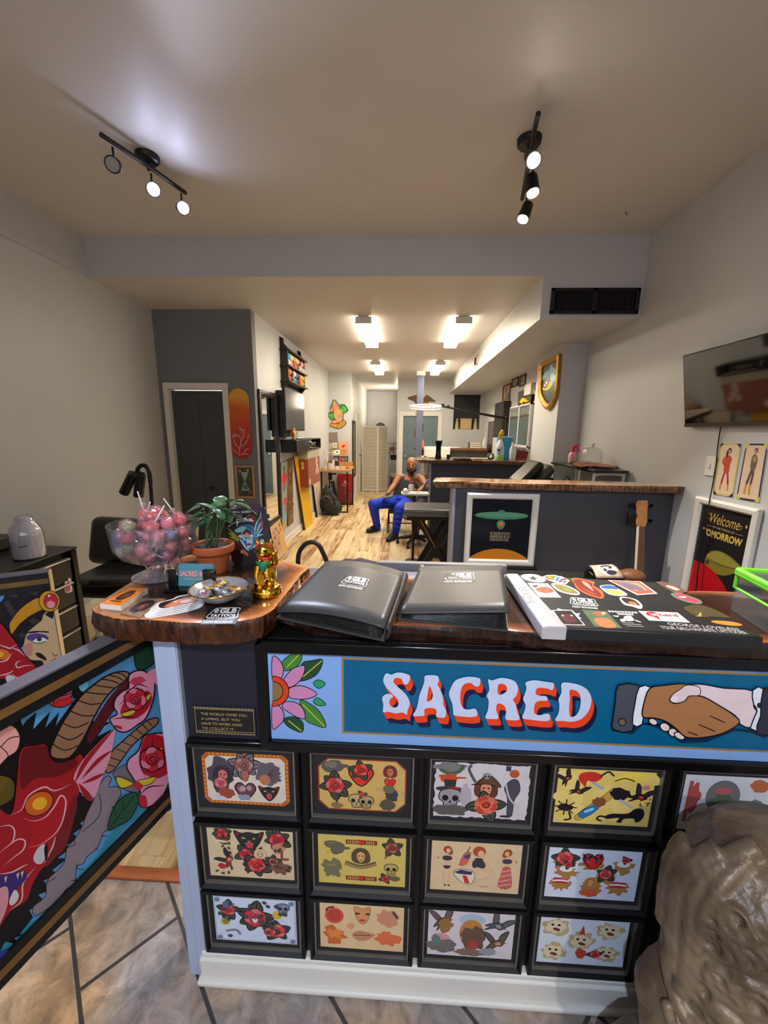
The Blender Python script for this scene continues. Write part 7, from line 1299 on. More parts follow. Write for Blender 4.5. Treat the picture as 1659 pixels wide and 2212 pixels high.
t=thing('picture_shelf','grey hexagon ended wall shelf below the praying hands','shelf',(-1.34,yj-.05,.99));P_=[at(*p,y=yj-.003)for p in S4([(190,800),(235,720),(375,715),(380,880),(250,875)])]
obj('back_panel',MB().prism(P_,(0,-.01,0)),mat('shelf_grey_brown',(140,126,116),.6),t);obj('ledge',MB().box((-1.47,yj-.07,1.145),(-1.32,yj-.003,1.155)).box((-1.47,yj-.07,.995),(-1.12,yj-.003,1.005)),mat('pale_ledge',(206,170,120),.5),t)
for k,(x,z,lab)in enumerate(((-1.395,1.156,'small cream framed card on the upper ledge of the grey wall shelf'),(-1.41,1.006,'small cream framed card on the lower ledge of the grey wall shelf'))):
 t=thing('small_card',lab,'card',(x,yj-.06,z));obj('card',MB().box((x-.045,yj-.055,z),(x+.045,yj-.04,z+.11)),paint((226,206,160)),t,bevel=.002);A=plane_art((x,yj-.0555,z+.055),(1,0,0),(0,0,1));A.ell(0,0,.028,.028,(90,110,100)if k else(236,232,220));A.ell(0,0,.016,.016,(226,206,160)if k else(90,110,100));A.done('emblem',t)
t=thing('lips_picture','peach picture with red lips on the short wall beside the small cards','picture',(-1.21,yj-.02,1.006));obj('panel',MB().box((-1.315,yj-.045,1.006),(-1.125,yj-.025,1.285)),paint((232,172,120)),t,bevel=.002);A=plane_art((-1.315,yj-.0455,1.006),(1,0,0),(0,0,1));A.ell(.105,.185,.042,.032,(206,50,44));A.ell(.125,.17,.012,.01,(240,226,214));A.ell(.09,.06,.075,.06,(206,150,96));A.line([(.02,.09),(.06,.12),(.14,.11),(.165,.06)],.004,(120,70,40));A.rect(.165,.01,.19,.27,(232,150,140));A.done('painting',t)
t=thing('bottle_shelf','small black wall rack of pigment bottles above the work table','shelf',(-1.28,yj-.06,.83));rz0=.875
obj('rack',MB().box((-1.445,yj-.085,rz0-.008),(-1.125,YBL,rz0)).box((-1.445,yj-.085,rz0),(-1.437,yj-.003,rz0+.13)).box((-1.133,yj-.085,rz0),(-1.125,yj-.003,rz0+.13)).box((-1.445,yj-.086,rz0+.02),(-1.125,yj-.082,rz0+.028)),m_iron,t)
BOT=[((30,28,30),.09,'black'),((150,150,150),.10,'grey'),((214,210,204),.08,'white'),((30,28,30),.12,'tall black'),((226,60,110),.11,'pink'),((236,90,130),.08,'rose'),((206,176,140),.05,'tan'),((226,130,120),.06,'salmon'),((206,206,210),.11,'silver white')]
for k,(c,h,nm)in enumerate(BOT):
 x=-1.42+k*.034;t=thing('pigment_bottle',nm+' pigment bottle in the small black wall rack','bottle',(x,yj-.05,rz0+.001),'bottles in the small wall rack');obj('bottle',MB().lathe([(.012,0),(.014,.005),(.014,h*.7),(.006,h*.8),(.006,h*.86)],c=(x,yj-.05,rz0+.001),seg=12),paint(c,.3),t,smooth=50);obj('cap',MB().lathe([(.007,h*.86),(.007,h),(.003,h*1.05)],c=(x,yj-.05,rz0+.001),seg=12),m_black if k%2 else m_white,t,smooth=50)
t=thing('corridor_frame','long narrow black framed panel on the corridor corner','frame',(XHW+.01,8.6,.5));obj('frame',MB().box((XHW+.001,8.42,.52),(XHW+.025,8.50,1.72)).box((XHW+.001,8.80,.52),(XHW+.025,8.88,1.72)).box((XHW+.001,8.50,1.66),(XHW+.025,8.80,1.72)).box((XHW+.001,8.50,.52),(XHW+.025,8.80,.58)),m_black,t,bevel=.003);obj('print',MB().box((XHW+.001,8.50,.58),(XHW+.012,8.80,1.66)),paint((150,140,126)),t)
t=thing('folding_screen','white folding paper screen standing in the back corridor','screen',(-.68,9.95,0));m_shoji=mat('rice_paper',(188,180,162),.7,var=.04);SC_P=[(-1.0,9.92),(-.60,9.84),(-.37,10.12)]
for k,((xa,ya),(xb,yb_))in enumerate(zip(SC_P,SC_P[1:])):
 a,b=Vector((xa,ya,0)),Vector((xb,yb_,0));d=(b-a).normalized();n=Vector((d.y,-d.x,0));Lw=(b-a).length;ht=1.635
 P=lambda u,z,o=0:a+d*u+Vector((0,0,z))+n*o
 def bx(u0,u1,z0,z1,o0,o1,mb):return mb.prism([P(u0,z0,o0),P(u1,z0,o0),P(u1,z1,o0),P(u0,z1,o0)],n*(o1-o0))
 f_=MB();bx(.004,.03,.0,ht,-.012,.012,f_);bx(Lw-.03,Lw-.004,.0,ht,-.012,.012,f_);bx(.03,Lw-.03,.03,.06,-.012,.012,f_);bx(.03,Lw-.03,ht-.03,ht,-.012,.012,f_);fo=obj('panel_frame',f_,m_white,t,bevel=.002)
 pp=MB();bx(.03,Lw-.03,.06,ht-.03,-.002,.0,pp);obj('paper',pp,m_shoji,fo)
 l_=MB()
 for j in range(1,6):u=.03+(Lw-.06)*j/6;bx(u-.003,u+.003,.06,ht-.03,.0,.006,l_)
 for j in range(1,18):z=.06+(ht-.09)*j/18;bx(.03,Lw-.03,z-.003,z+.003,.0,.006,l_)
 obj('lattice',l_,m_white,fo)
t=thing('wall_clock','round black wall clock half hidden above the folding screen','clock',(-.62,YH-.03,1.55));cc_=at(822,924,y=YH-.02);obj('rim',MB().lathe([(.12,0),(.145,.0),(.15,.02),(.125,.03),(.12,.01)],c=cc_,seg=32,m=Matrix.Rotation(PI/2,4,'X'),cap=False),m_black,t,smooth=40);obj('dial',MB().lathe([(.125,0),(.125,.008),(.001,.009)],c=cc_,seg=32,m=Matrix.Rotation(PI/2,4,'X')),paint((90,86,80)),t);obj('hands',MB().cbox(cc_+Vector((.02,-.012,.03)),(.006,.003,.08),rot=(0,.6,0)).cbox(cc_+Vector((-.02,-.012,.02)),(.006,.003,.06),rot=(0,-.8,0)),m_white,t)
one('red_sign',MB().box(at(842,966,y=YH-.004),at(850.5,974,y=YH-.02)),paint((190,36,36)),'small red sign on the corridor end wall right of the folding screen','sign')
t=thing('plant_stand','white metal stand with a leafy dark plant behind the folding screen','plant stand',(-.22,11.2,0));st_=MB()
for x in(-.36,-.12):
 for y in(11.05,11.35):st_.box((x-.012,y-.012,0),(x+.012,y+.012,.72))
st_.box((-.37,11.04,.70),(-.11,11.36,.72)).box((-.37,11.04,.30),(-.11,11.36,.32));obj('stand',st_,m_white,t)
pt=thing('dark_plant','bushy dark green plant on the white stand in the corridor','plant',(-.24,11.2,.72));obj('pot',MB().lathe([(.08,0),(.1,.14),(.09,.14),(.001,.12)],c=(-.24,11.2,.721),seg=20),m_black,pt,smooth=40);q=random.Random(6);lf=MB()
for k in range(70):p=Vector((-.24+q.uniform(-.13,.11),11.2+q.uniform(-.13,.13),.88+q.uniform(0,.32)));d=Vector((q.uniform(-1,1),q.uniform(-1,1),q.uniform(-.2,.6)))*.07;lf.grid(lambda u,v:p+d*u+Vector((-d.y,d.x,0)).normalized()*((v-.5)*.05*math.sin(PI*(u*.9+.05))),3,2)
o=obj('foliage',lf,m_leafm,pt,solid=.001);o['kind']='stuff'
ye_=YBK-.03;t=thing('eagle_ornament','dark brass eagle with spread wings over the blue grey door','ornament',(.36,ye_,2.0));m_eag=mat('dark_brass',(84,62,38),.45,metal=.5,var=.2)
S5=lambda P_:[at(880+x*.1891,760+y*.1891,y=ye_)for x,y in P_]
for wing in([(0,522),(40,508),(115,488),(140,520),(130,580),(95,590),(75,560),(20,545)],[(190,520),(215,492),(250,505),(290,540),(326,562),(300,568),(250,565),(215,590),(180,585),(170,550)]):obj('wing',MB().prism(S5(wing),(0,.025,0)),m_eag,t,bevel=.004)
obj('body',MB().sph(at(908,868,y=ye_),(.07,.04,.10)),m_eag,t,smooth=180);obj('head',MB().sph(at(908,868,y=ye_-.05)+Vector((-.01,-.01,.02)),(.032,.03,.036)).cyl(at(908,868,y=ye_-.05)+Vector((-.03,-.02,.02)),at(908,868,y=ye_-.05)+Vector((-.075,-.03,0)),.014,.003),mat('bright_brass',(190,140,50),.35,metal=.7),t,smooth=60);obj('perch',MB().cyl(S5([(95,600)])[0],S5([(240,585)])[0],.016),mat('bright_brass',()),t,smooth=60)
c_=at(906,893,y=YBK-.02);t=thing('round_plaque','small round tan plaque above the back door behind the post','plaque',c_);obj('disc',MB().lathe([(.09,0),(.09,.015),(.075,.02),(.001,.02)],c=c_,seg=28,m=Matrix.Rotation(PI/2,4,'X')),paint((196,160,110)),t,smooth=40);obj('ring',MB().lathe([(.06,.0195),(.07,.0195),(.07,.024),(.06,.024)],c=c_,seg=28,m=Matrix.Rotation(PI/2,4,'X'),cap=False),paint((226,206,170)),t)
t=thing('door_sign','small black figure sign on the blue grey door','sign',(.46,YBK+.01,1.5));a=at(909,915,y=YBK+.012);b=at(914,932,y=YBK+.012);obj('plate',MB().box(a,b+Vector((0,.006,0))),paint((30,32,40)),t);obj('figure',MB().cbox((a+b)/2+Vector((0,-.002,.02)),(.02,.003,.09)),paint((150,160,170)),t)
one('hanging_ornament',MB().prism([at(*p,y=YBK-.03)for p in((896,928),(899,926),(900,940),(897,944),(895,940))],(0,.012,0)),paint((120,70,40)),'small brown ornament hanging beside the post in front of the back door','ornament')
for k,(px,lab)in enumerate(((986.5,'pale seated statuette at the left in the dark niche'),(1026.5,'pale seated statuette at the right in the dark niche'))):
 c_=at(px,927,y=YBK+.05);c_.z=nz0+.0005;t=thing('statuette',lab,'statuette',c_,'statuettes in the niche');m_iv=mat('ivory_plaster',(196,182,140),.6,var=.1);obj('figure',MB().lathe([(.045,0),(.045,.02),(.038,.03),(.042,.08),(.03,.13),(.034,.16),(.015,.19)],c=c_,seg=16).sph(c_+Vector((0,0,.215)),(.024,.024,.03)),m_iv,t,smooth=60);obj('base',MB().box(c_+Vector((-.05,-.04,0)),c_+Vector((.05,.04,.018))),m_iv,t)
t=thing('niche_certificate','tan framed certificate between the two statuettes in the niche','certificate',(1.4,YBK+.05,nz0));a=at(993.5,928,y=YBK+.05);b=at(1019.5,904,y=YBK+.05);a.z=nz0+.0005;obj('frame',MB().box(a,b+Vector((0,.015,0))),paint((196,160,116)),t,bevel=.003);obj('paper',MB().box(a+Vector((.025,-.001,.025)),b+Vector((-.025,.003,-.025))),paint((206,178,136)),t)
rc_=at(919.5,880,y=6.0);t=thing('ring_light','glowing white ring light on a long black boom','light',(1.5,6.02,0));tilt_=Matrix.Rotation(.18,4,'X')
obj('housing',MB().lathe([(.13,.0),(.13,.022),(.235,.022),(.235,.0)],c=rc_,seg=48,m=tilt_,cap=False).loft([[rc_+tilt_@Vector((r*math.cos(2*PI*k/48),r*math.sin(2*PI*k/48),.022))for k in range(48)]for r in(.13,.235)],cap=False),mat('pinkish_white_housing',(196,176,172),.4),t,smooth=40)
obj('diffuser',MB().loft([[rc_+tilt_@Vector((r*math.cos(2*PI*k/48),r*math.sin(2*PI*k/48),z))for k in range(48)]for r,z in((.132,.004),(.14,-.006),(.225,-.006),(.233,.004))],cap=False),mat('ring_lamp',(255,244,236),.4,var=0,emit=9),t,smooth=60)
be=at(1096,905,y=6.0);obj('boom',MB().tube([rc_+Vector((.235,0,.02)),be,be+Vector((.12,0,-.03))],[.014,.02,.02],10),m_black,t,smooth=60);obj('clamp',MB().cbox(rc_+Vector((.25,0,.03)),(.04,.03,.05)).cbox(rc_+Vector((.33,0,.02)),(.03,.03,.04)).cbox(be,(.06,.05,.07)),m_black,t,bevel=.006);obj('counter_arm',MB().cyl(be+Vector((-.03,-.02,.0)),at(1117,918,y=6.0),.012),m_black,t,smooth=60)
obj('stand',MB().cyl((be.x,6.03,.02),(be.x,6.03,be.z),.016).cyl((be.x,6.03,.015),(be.x-.3,5.9,.015),.012).cyl((be.x,6.03,.015),(be.x+.2,5.9,.015),.012).cyl((be.x,6.03,.015),(be.x,6.4,.015),.012),m_black,t)
xc,yc0,yc1,zc0,zc1=1.525,4.93,5.86,1.165,1.862
t=thing('display_cabinet','white framed glass fronted cabinet on the right wall behind the pillar','cabinet',(1.65,5.4,zc0));m_alu=mat('white_aluminium',(206,206,206),.35)
cb_=MB()
for a,b in(((xc,yc0,zc1-.018),(XR-.001,yc1,zc1)),((xc,yc0,zc0),(XR-.001,yc1,zc0+.018)),((xc,yc0,zc0),(XR-.001,yc0+.015,zc1)),((xc,yc1-.015,zc0),(XR-.001,yc1,zc1)),((xc,yc0,zc0+.155),(XR-.001,yc1,zc0+.17)),((XR-.012,yc0,zc0),(XR-.001,yc1,zc1))):cb_.box(a,b)
obj('carcass',cb_,m_alu,t);obj('inner_shelf',MB().box((xc+.02,yc0+.02,1.60),(XR-.012,yc1-.02,1.608)),THIN('shelf_glass',(220,232,230),.1,.15),t)
for k,(a,b)in enumerate(((yc0+.005,(yc0+yc1)/2),((yc0+yc1)/2,yc1-.005))):
 d=obj('glass_door',MB().box((xc-.006,a+.018,zc0+.19),(xc-.003,b-.018,zc1-.02)),THIN('door_glass',(150,168,164),.10,.22),t);f_=MB()
 for u,v in(((a,zc0+.17),(a+.018,zc1)),((b-.018,zc0+.17),(b,zc1)),((a,zc0+.17),(b,zc0+.19)),((a,zc1-.02),(b,zc1))):f_.box((xc-.01,u[0],u[1]),(xc,v[0],v[1]))
 obj('door_frame',f_,m_alu,d)
for k,(y,h,c,sh,lab)in enumerate(((5.05,.10,(120,120,200),0,'purple'),(5.2,.12,(226,226,230),0,'white'),(5.35,.09,(190,206,200),0,'pale green'),(5.5,.11,(160,110,70),0,'amber'),(5.1,.18,(206,206,196),1,'cream'),(5.38,.12,(150,160,156),1,'grey'),(5.6,.2,(210,214,210),1,'clear'),(5.2,.12,(206,196,150),2,'pale yellow'),(5.55,.14,(190,200,196),2,'frosted'))):
 z=(zc0+.019,zc0+.171,1.609)[sh];t=thing('supply_bottle',lab+' bottle on the '+('bottom','middle','top')[sh]+' shelf of the glass fronted cabinet','bottle',(1.62,y,z),'bottles in the glass fronted cabinet');obj('bottle',MB().lathe([(.03,0),(.032,.006),(.032,h*.65),(.014,h*.8),(.014,h*.85)],c=(1.62,y,z),seg=16),paint(c,.3),t,smooth=50);obj('cap',MB().lathe([(.016,h*.85),(.016,h),(.001,h)],c=(1.62,y,z),seg=14),m_white,t,smooth=50)
t=thing('toy_car','yellow and black toy car on top of the glass fronted cabinet','toy',(1.58,5.35,zc1));z=zc1+.001
car=MB().loft([[(1.58+x,5.35+y,z+zz)for y,zz in((-.15,.02),(-.15,.045),(-.07,.055),(-.03,.085),(.05,.085),(.09,.055),(.15,.05),(.15,.02))]for x in(-.05,.05)]);obj('body',car,mat('toy_yellow',(236,196,20),.3),t,bevel=.008)
for y in(-.09,.09):
 for x in(-.05,.05):obj('wheel',MB().cyl((1.58+x-.008,5.35+y,z+.021),(1.58+x+.008,5.35+y,z+.021),.021),m_black,t,smooth=50)
obj('windscreen',MB().box((1.535,5.325,z+.06),(1.625,5.395,z+.08)),m_blackg,t)
t=thing('black_box','black box behind the yellow toy car on the cabinet','box',(1.66,5.62,zc1));obj('box',MB().box((1.60,5.52,zc1+.001),(1.74,5.8,zc1+.20)),m_black,t,bevel=.004);obj('lid',MB().box((1.598,5.518,zc1+.17),(1.742,5.802,zc1+.206)),m_black,t,bevel=.003)
one('grey_carton',MB().box((1.55,5.10,zc1+.112),(1.74,5.36,zc1+.25),0,Matrix.Identity(4)).box((1.57,5.12,zc1+.001),(1.73,5.34,zc1+.112),1),[paint((196,192,186)),m_black],'pale grey carton stacked above the yellow toy car','carton',bevel=.003)
hc_=Vector((1.6,5.0,zc1+.001));t=thing('wooden_hand','open wooden mannequin hand on top of the cabinet','hand model',hc_);hm=MB().lathe([(.035,0),(.035,.01),(.022,.03),(.024,.09)],c=hc_,seg=16).sph(hc_+Vector((0,0,.125)),(.022,.042,.05))
for k,(dy,ln,tl)in enumerate(((-.03,.075,-.012),(-.011,.088,-.004),(.01,.085,.004),(.029,.068,.014))):hm.tube([hc_+Vector((0,dy,.15)),hc_+Vector((-.006,dy+tl*.6,.15+ln*.55)),hc_+Vector((-.012,dy+tl,.15+ln))],[.0095,.009,.007],8)
hm.tube([hc_+Vector((0,.035,.11)),hc_+Vector((-.01,.058,.135)),hc_+Vector((-.015,.066,.17))],[.011,.010,.007],8);obj('hand',hm,m_pine,t,remesh=.004,smit=2);obj('knuckle_pins',MB().cyl(hc_+Vector((-.024,-.034,.15)),hc_+Vector((-.024,.034,.15)),.003),m_brass,t)
t=thing('carved_mask','dark brown carved mask next to the wooden hand','mask',(1.7,4.97,zc1));obj('face',MB().sph((1.72,4.98,zc1+.15),(.045,.05,.13)).sph((1.675,4.98,zc1+.14),(.015,.014,.03)).sph((1.7,4.98,zc1+.016),(.05,.05,.016)),mat('dark_carved_wood',(70,42,28),.5,var=.2),t,remesh=.006,smit=3);obj('eyes',MB().sph((1.679,4.96,zc1+.175),.009).sph((1.679,5.0,zc1+.175),.009),m_white,t)
def wall_print(name,lab,q0,q1,zq,c,fc,cat='picture'):
 y0,y1=at(*q0,x=1.775).y,at(*q1,x=1.775).y;y0,y1=min(y0,y1),max(y0,y1);z0=at(*zq,x=1.775).z;z1=at(*q1,x=1.775).z
 t=thing(name,lab,cat,(1.77,(y0+y1)/2,z0));frame_obj(t,(1.779,y1,z0),(0,-1,0),(0,0,1),y1-y0,z1-z0,.03,.02,fc);A=plane_art((1.777,y1,z0),(0,-1,0),(0,0,1));w,h=y1-y0,z1-z0;A.rect(.028,.028,w-.028,h-.028,c);q=random.Random(int(w*100));[blob(A,q.uniform(.25,.75)*w,q.uniform(.2,.8)*h,w*.16,h*.12,tuple(v*q.uniform(.5,.8)for v in c),k)for k in range(6)];A.done('print',t)
wall_print('tall_picture','tall red framed tan picture on the right wall left of the cabinet',(1088,838),(1104,826),(1084,892),(196,160,120),paint((110,36,40)))
wall_print('framed_picture','black framed pinkish picture on the right wall above the cabinet',(1107,822),(1121,812),(1107,838),(196,156,136),m_black)
wall_print('framed_picture','black framed pale picture on the right wall above the grey carton',(1124,816),(1137,806),(1124,836),(186,170,140),m_black)
wall_print('framed_picture','pale yellow framed picture low beside the glass fronted cabinet',(1088,906),(1099,902),(1085,942),(196,176,120),paint((214,200,160)))
t=thing('mounted_speaker','tall black cabinet hung on the right wall past the glass fronted cabinet','cabinet',(1.7,7.6,1.3));y0,y1=at(1070,866,x=1.66).y,at(1089,866,x=1.66).y;z1=at(1089,866,x=1.66).z;z0=at(1086,946,x=1.66).z
obj('box',MB().box((1.66,min(y0,y1),z0),(1.78,max(y0,y1),z1)),mat('brown_black',(34,24,20),.5),t,bevel=.004);obj('front_panel',MB().box((1.655,min(y0,y1)+.04,z0+.04),(1.66,max(y0,y1)-.04,z1-.04)),m_black,t,bevel=.002)
t=thing('hanging_poster','grey poster with black lower band on the right wall near the back','poster',(1.77,8.6,1.3));y0,y1=at(1056,895,x=1.77).y,at(1067,895,x=1.77).y;obj('sheet',MB().box((1.77,min(y0,y1),1.28),(1.78,max(y0,y1),1.73)),paint((96,90,92)),t);obj('lower_band',MB().box((1.767,min(y0,y1),1.10),(1.78,max(y0,y1),1.28)),m_black,t)
m_skin=mat('skin_brown',(150,96,66),.45,var=.08,scale=14,sss=.05);m_blue=mat('royal_blue_jersey',(22,54,190),.75,var=.14,scale=9,bump=.25,bscale=26);m_tank=mat('black_ribbed_cotton',(34,34,36),.8,var=.15,bump=.15,bscale=60);m_shoe=mat('black_shoe',(18,17,17),.45,var=.2)
def cap(m,a,b,ra,rb,n=14):
 a,b=Vector(a),Vector(b);m.tube([a,b],[ra,rb],n);m.sph(a,ra,seg=n,ring=8);m.sph(b,rb,seg=n,ring=8)
def chain(m,pts,rs):
 for i in range(len(pts)-1):cap(m,pts[i],pts[i+1],rs[i],rs[i+1])
def hand(m,w,d,side,curl,k=1.0):
 "palm and five fingers: w wrist, d hand direction, side = thumb direction, curl = bending direction"
 d=Vector(d).normalized();side=(Vector(side)-d*Vector(side).dot(d)).normalized();n=Vector(curl).normalized()
 pc=w+d*.045*k;chain(m,[w,w+d*.03*k],[.024*k,.026*k])
 for s_ in(-.026,-.009,.009,.026):cap(m,w+d*.02*k+side*s_*.7*k,w+d*.085*k+side*s_*k,.013*k,.011*k,10)
 for i,(s_,ln)in enumerate(((.028,.07),(.010,.08),(-.009,.075),(-.027,.058))):
  b=w+d*.085*k+side*s_*k;p1=b+(d*.85+n*.35).normalized()*ln*.45*k;p2=p1+(d*.45+n*.85).normalized()*ln*.32*k;p3=p2+(n*.95-d*.1).normalized()*ln*.26*k;chain(m,[b,p1,p2,p3],[.0105*k,.0095*k,.0088*k,.0075*k])
 t0=w+d*.03*k+side*.026*k;t1=t0+(side*.75+d*.6+n*.2).normalized()*.04*k;t2=t1+(d*.8+side*.25+n*.45).normalized()*.032*k;chain(m,[t0,t1,t2],[.013*k,.011*k,.009*k])
def head(m,c,f,up,s=1.0):
 "skull, jaw, nose, brow, lips, ears; f faces forward"
 f=Vector(f).normalized();up=(Vector(up)-f*Vector(up).dot(f)).normalized();r=up.cross(f)
 M3=Matrix((r,f,up)).transposed();E_=lambda x,y,z,rx,ry,rz:m.sph(c+r*x*s+f*y*s+up*z*s,(rx*s,ry*s,rz*s),seg=18,ring=12,m=M3)
 E_(0,-.012,.035,.076,.092,.082);E_(0,.02,-.035,.062,.072,.075);E_(0,.045,-.085,.036,.035,.03);E_(0,.082,.012,.05,.014,.012)
 cap(m,c+f*.088*s+up*.005*s,c+f*.108*s-up*.032*s,.009*s,.014*s,10);E_(0,.086,-.062,.026,.014,.008);E_(0,.084,-.074,.022,.013,.008)
 for x in(-1,1):E_(x*.079,-.006,-.01,.010,.022,.033);E_(x*.033,.064,-.008,.03,.022,.022)
 return r,f,up
def loft_torso(m,P,U,S,D,prof,top=None,n=36,inf=0,t0=0):
 "rings along U from P; top(a) gives the height of the upper rim by angle"
 rows=12;R_=[]
 def ab(t):
  for(ta,a0,b0),(tb,a1,b1)in zip(prof,prof[1:]):
   if ta<=t<=tb:k=(t-ta)/(tb-ta);k=k*k*(3-2*k);return a0+(a1-a0)*k+inf,b0+(b1-b0)*k+inf
  return prof[-1][1]+inf,prof[-1][2]+inf
 for j in range(rows+1):
  ring=[]
  for i in range(n):
   a=2*PI*i/n;T_=t0+((top(a)if top else 1)-t0)*j/rows;A_,B_=ab(T_);ring.append(P+U*T_+S*(A_*math.cos(a))+D*(B_*math.sin(a)))
  R_.append(ring)
 m.loft(R_,cap=top is None)
Q=lambda px,py,y:at(px,py,y=y)
Pv=Q(869,1083,6.0);Nk=Q(886.5,1029,6.17);U=Nk-Pv;Un=U.normalized();S=Vector((1,-.22,.02)).normalized();D=S.cross(Un).normalized();D=D if D.y<0 else-D;S=Un.cross(D).normalized()*(1 if Un.cross(D).x>0 else-1)
t=thing('person','seated person in black tank top and bright blue joggers holding a phone','person',(Pv.x,5.95,0))
prof=[(0,.158,.115),(.2,.158,.122),(.45,.158,.118),(.7,.175,.115),(.86,.178,.098),(.95,.13,.075),(1.02,.065,.058)]
sk=MB();loft_torso(sk,Pv,U,S,D,prof)
hc=Q(889.5,1004,6.1);chain(sk,[Nk-Un*.03,hc-Vector((0,-.03,.07))],[.062,.056]);hr,hf,hu=head(sk,hc,(-.12,-1,-.06),(-.05,.1,1),.98)
lS,lE,lW=Q(861.5,1030,6.13),Q(851,1049,6.0),Q(838,1065.5,5.82);rS,rE,rW=Q(908.5,1031,6.06),Q(920.5,1049.5,5.92),Q(903.5,1061.5,5.78)
chain(sk,[Nk+(lS-Nk)*.5-Un*.02,lS,lS.lerp(lE,.5),lE],[.055,.058,.05,.041]);chain(sk,[lE,lE.lerp(lW,.35),lW],[.042,.042,.028])
chain(sk,[Nk+(rS-Nk)*.5-Un*.02,rS,rS.lerp(rE,.5),rE],[.055,.06,.054,.043]);chain(sk,[rE,rE.lerp(rW,.35),rW],[.043,.043,.029])
hand(sk,lW,(Q(829.5,1072,5.72)-lW),(.2,-.6,.8),(.35,-.1,-.9));hand(sk,rW,(Q(896.5,1065,5.72)-rW),(-.1,-.3,.9),(-.4,.1,-.7))
obj('body',sk,m_skin,t,remesh=.0062,smit=3)
A_=lambda x,y,z:hc+hr*x+hf*y+hu*z
bd=MB()
for k in range(15):a=-1.25+2.5*k/14;bd.sph(A_(.064*math.sin(a),.012+.07*math.cos(a),-.058-.035*math.cos(a)),(.022,.019,.03),seg=10,ring=7)
bd.sph(A_(0,.065,-.105),(.034,.03,.034)).tube([A_(-.026,.086,-.064),A_(-.02,.094,-.05),A_(.02,.094,-.05),A_(.026,.086,-.064)],.006,8);obj('beard',bd,mat('dark_beard',(28,18,14),.85,var=.3,bump=.3,bscale=120),t,remesh=.005,smit=2)
br=MB()
for x in(-1,1):br.tube([A_(x*.014,.09,.018),A_(x*.034,.087,.023),A_(x*.052,.072,.016)],.0042,8)
obj('eyebrows',br,mat('dark_beard',()),t);ey=MB()
for x in(-1,1):ey.sph(A_(x*.031,.078,.0),(.0125,.0115,.009))
obj('eyes',ey,mat('eye_white',(210,204,196),.3),t,smooth=180);pu=MB()
for x in(-1,1):pu.sph(A_(x*.031,.0865,.0),(.006,.0045,.006))
obj('pupils',pu,m_blackg,t,smooth=180)
tk=MB()
def rim(a):
 d=abs((a+PI/2+PI)%(2*PI)-PI)
 return 0
def rimtop(a):
 fr=math.sin(a);sd=abs(math.cos(a));strap=math.exp(-((sd-.50)/.17)**2)
 return(.74 if fr>0 else.80)+.235*strap-(.10 if sd>.86 else 0)*min(1,(sd-.86)/.1)
loft_torso(tk,Pv,U,S,D,prof,rimtop,72,.009,-.06);obj('tank_top',tk,m_tank,t,smooth=180,solid=.006)
lH,rH=Pv-S*.085-Un*.02,Pv+S*.085-Un*.02;lK,rK=Q(806,1089.5,5.66),Q(862,1099,5.46);lA,rA=Q(815.5,1142,5.90),Q(854,1153,5.46)
pt=MB();pt.sph(Pv-Un*.03,(.172,.14,.125));chain(pt,[lH,lH.lerp(lK,.5),lK],[.102,.092,.076]);chain(pt,[lK,lK.lerp(lA,.4),lA],[.074,.068,.05]);chain(pt,[rH,rH.lerp(rK,.5),rK],[.102,.092,.076]);chain(pt,[rK,rK.lerp(rA,.4),rA],[.074,.068,.05]);pt.tube([Pv-Un*.02,Pv+Un*.045],[.163,.158],24)
q=random.Random(5)
for a,b in((lH,lK),(rH,rK),(lK,lA),(rK,rA)):
 for k in range(4):c=a.lerp(b,.2+.2*k);pt.tube([c+Vector((-.05,-.06,.03)),c+Vector((0,-.075,.045+q.uniform(-.02,.02))),c+Vector((.05,-.06,.03))],.012,8)
obj('joggers',pt,m_blue,t,remesh=.009,smit=5)
cf=MB();cf.tube([lA+Vector((0,0,.03)),lA-Vector((0,0,.012))],[.05,.046],16).tube([rA+Vector((0,0,.03)),rA-Vector((0,0,.012))],[.05,.046],16);obj('ankle_cuffs',cf,m_blue,t,smooth=50)
for anc,toe in((lA,Q(799,1161,5.84)),(rA,Q(843,1180,5.40))):
 f_=Vector((toe.x-anc.x,toe.y-anc.y-.06,0)).normalized();g=Vector((anc.x,anc.y,0));sh=MB();M_=Matrix((f_,Vector((-f_.y,f_.x,0)),Vector((0,0,1)))).transposed()
 sh.sph(g+Vector((0,0,.07)),(.052,.048,.07));sh.sph(g+f_*.07+Vector((0,0,.05)),(.10,.046,.05),m=M_);sh.sph(g+f_*.15+Vector((0,0,.036)),(.075,.047,.036),m=M_);sh.tube([g+Vector((0,0,.06)),anc],[.05,.048],14)
 o=obj('shoe',sh,m_shoe,t,remesh=.006,smit=3);so=MB();ol=[g+f_*(.085+.145*math.cos(a))+M_@Vector((0,.05*math.sin(a),0))for a in[2*PI*k/20 for k in range(20)]];so.prism([p+Vector((0,0,.001))for p in ol],(0,0,.022));obj('sole',so,m_black,o)
ph=Q(834,1072.5,5.69);t=thing('phone','dark phone held in the right hand of the seated client','phone',ph);obj('phone',MB().cbox(ph+Vector((.02,.0,.0)),(.15,.075,.009),rot=(.35,-.12,.3)),m_black,t,bevel=.003);obj('screen',MB().cbox(ph+Vector((.02,-.002,.0053)),(.138,.064,.001),rot=(.35,-.12,.3)),mat('phone_glass',(30,30,44),.5),t)
t=thing('folding_chair','black folding chair under the seated client','chair',(Pv.x,6.1,0));cx_=Pv.x;sz=Pv.z-.13
obj('seat',MB().cbox((cx_,5.95,sz),(.42,.42,.035)),m_black,t,bevel=.012);obj('backrest',MB().cbox((cx_+.02,6.34,sz+.36),(.42,.03,.22),rot=(-.2,0,0)),m_black,t,bevel=.01)
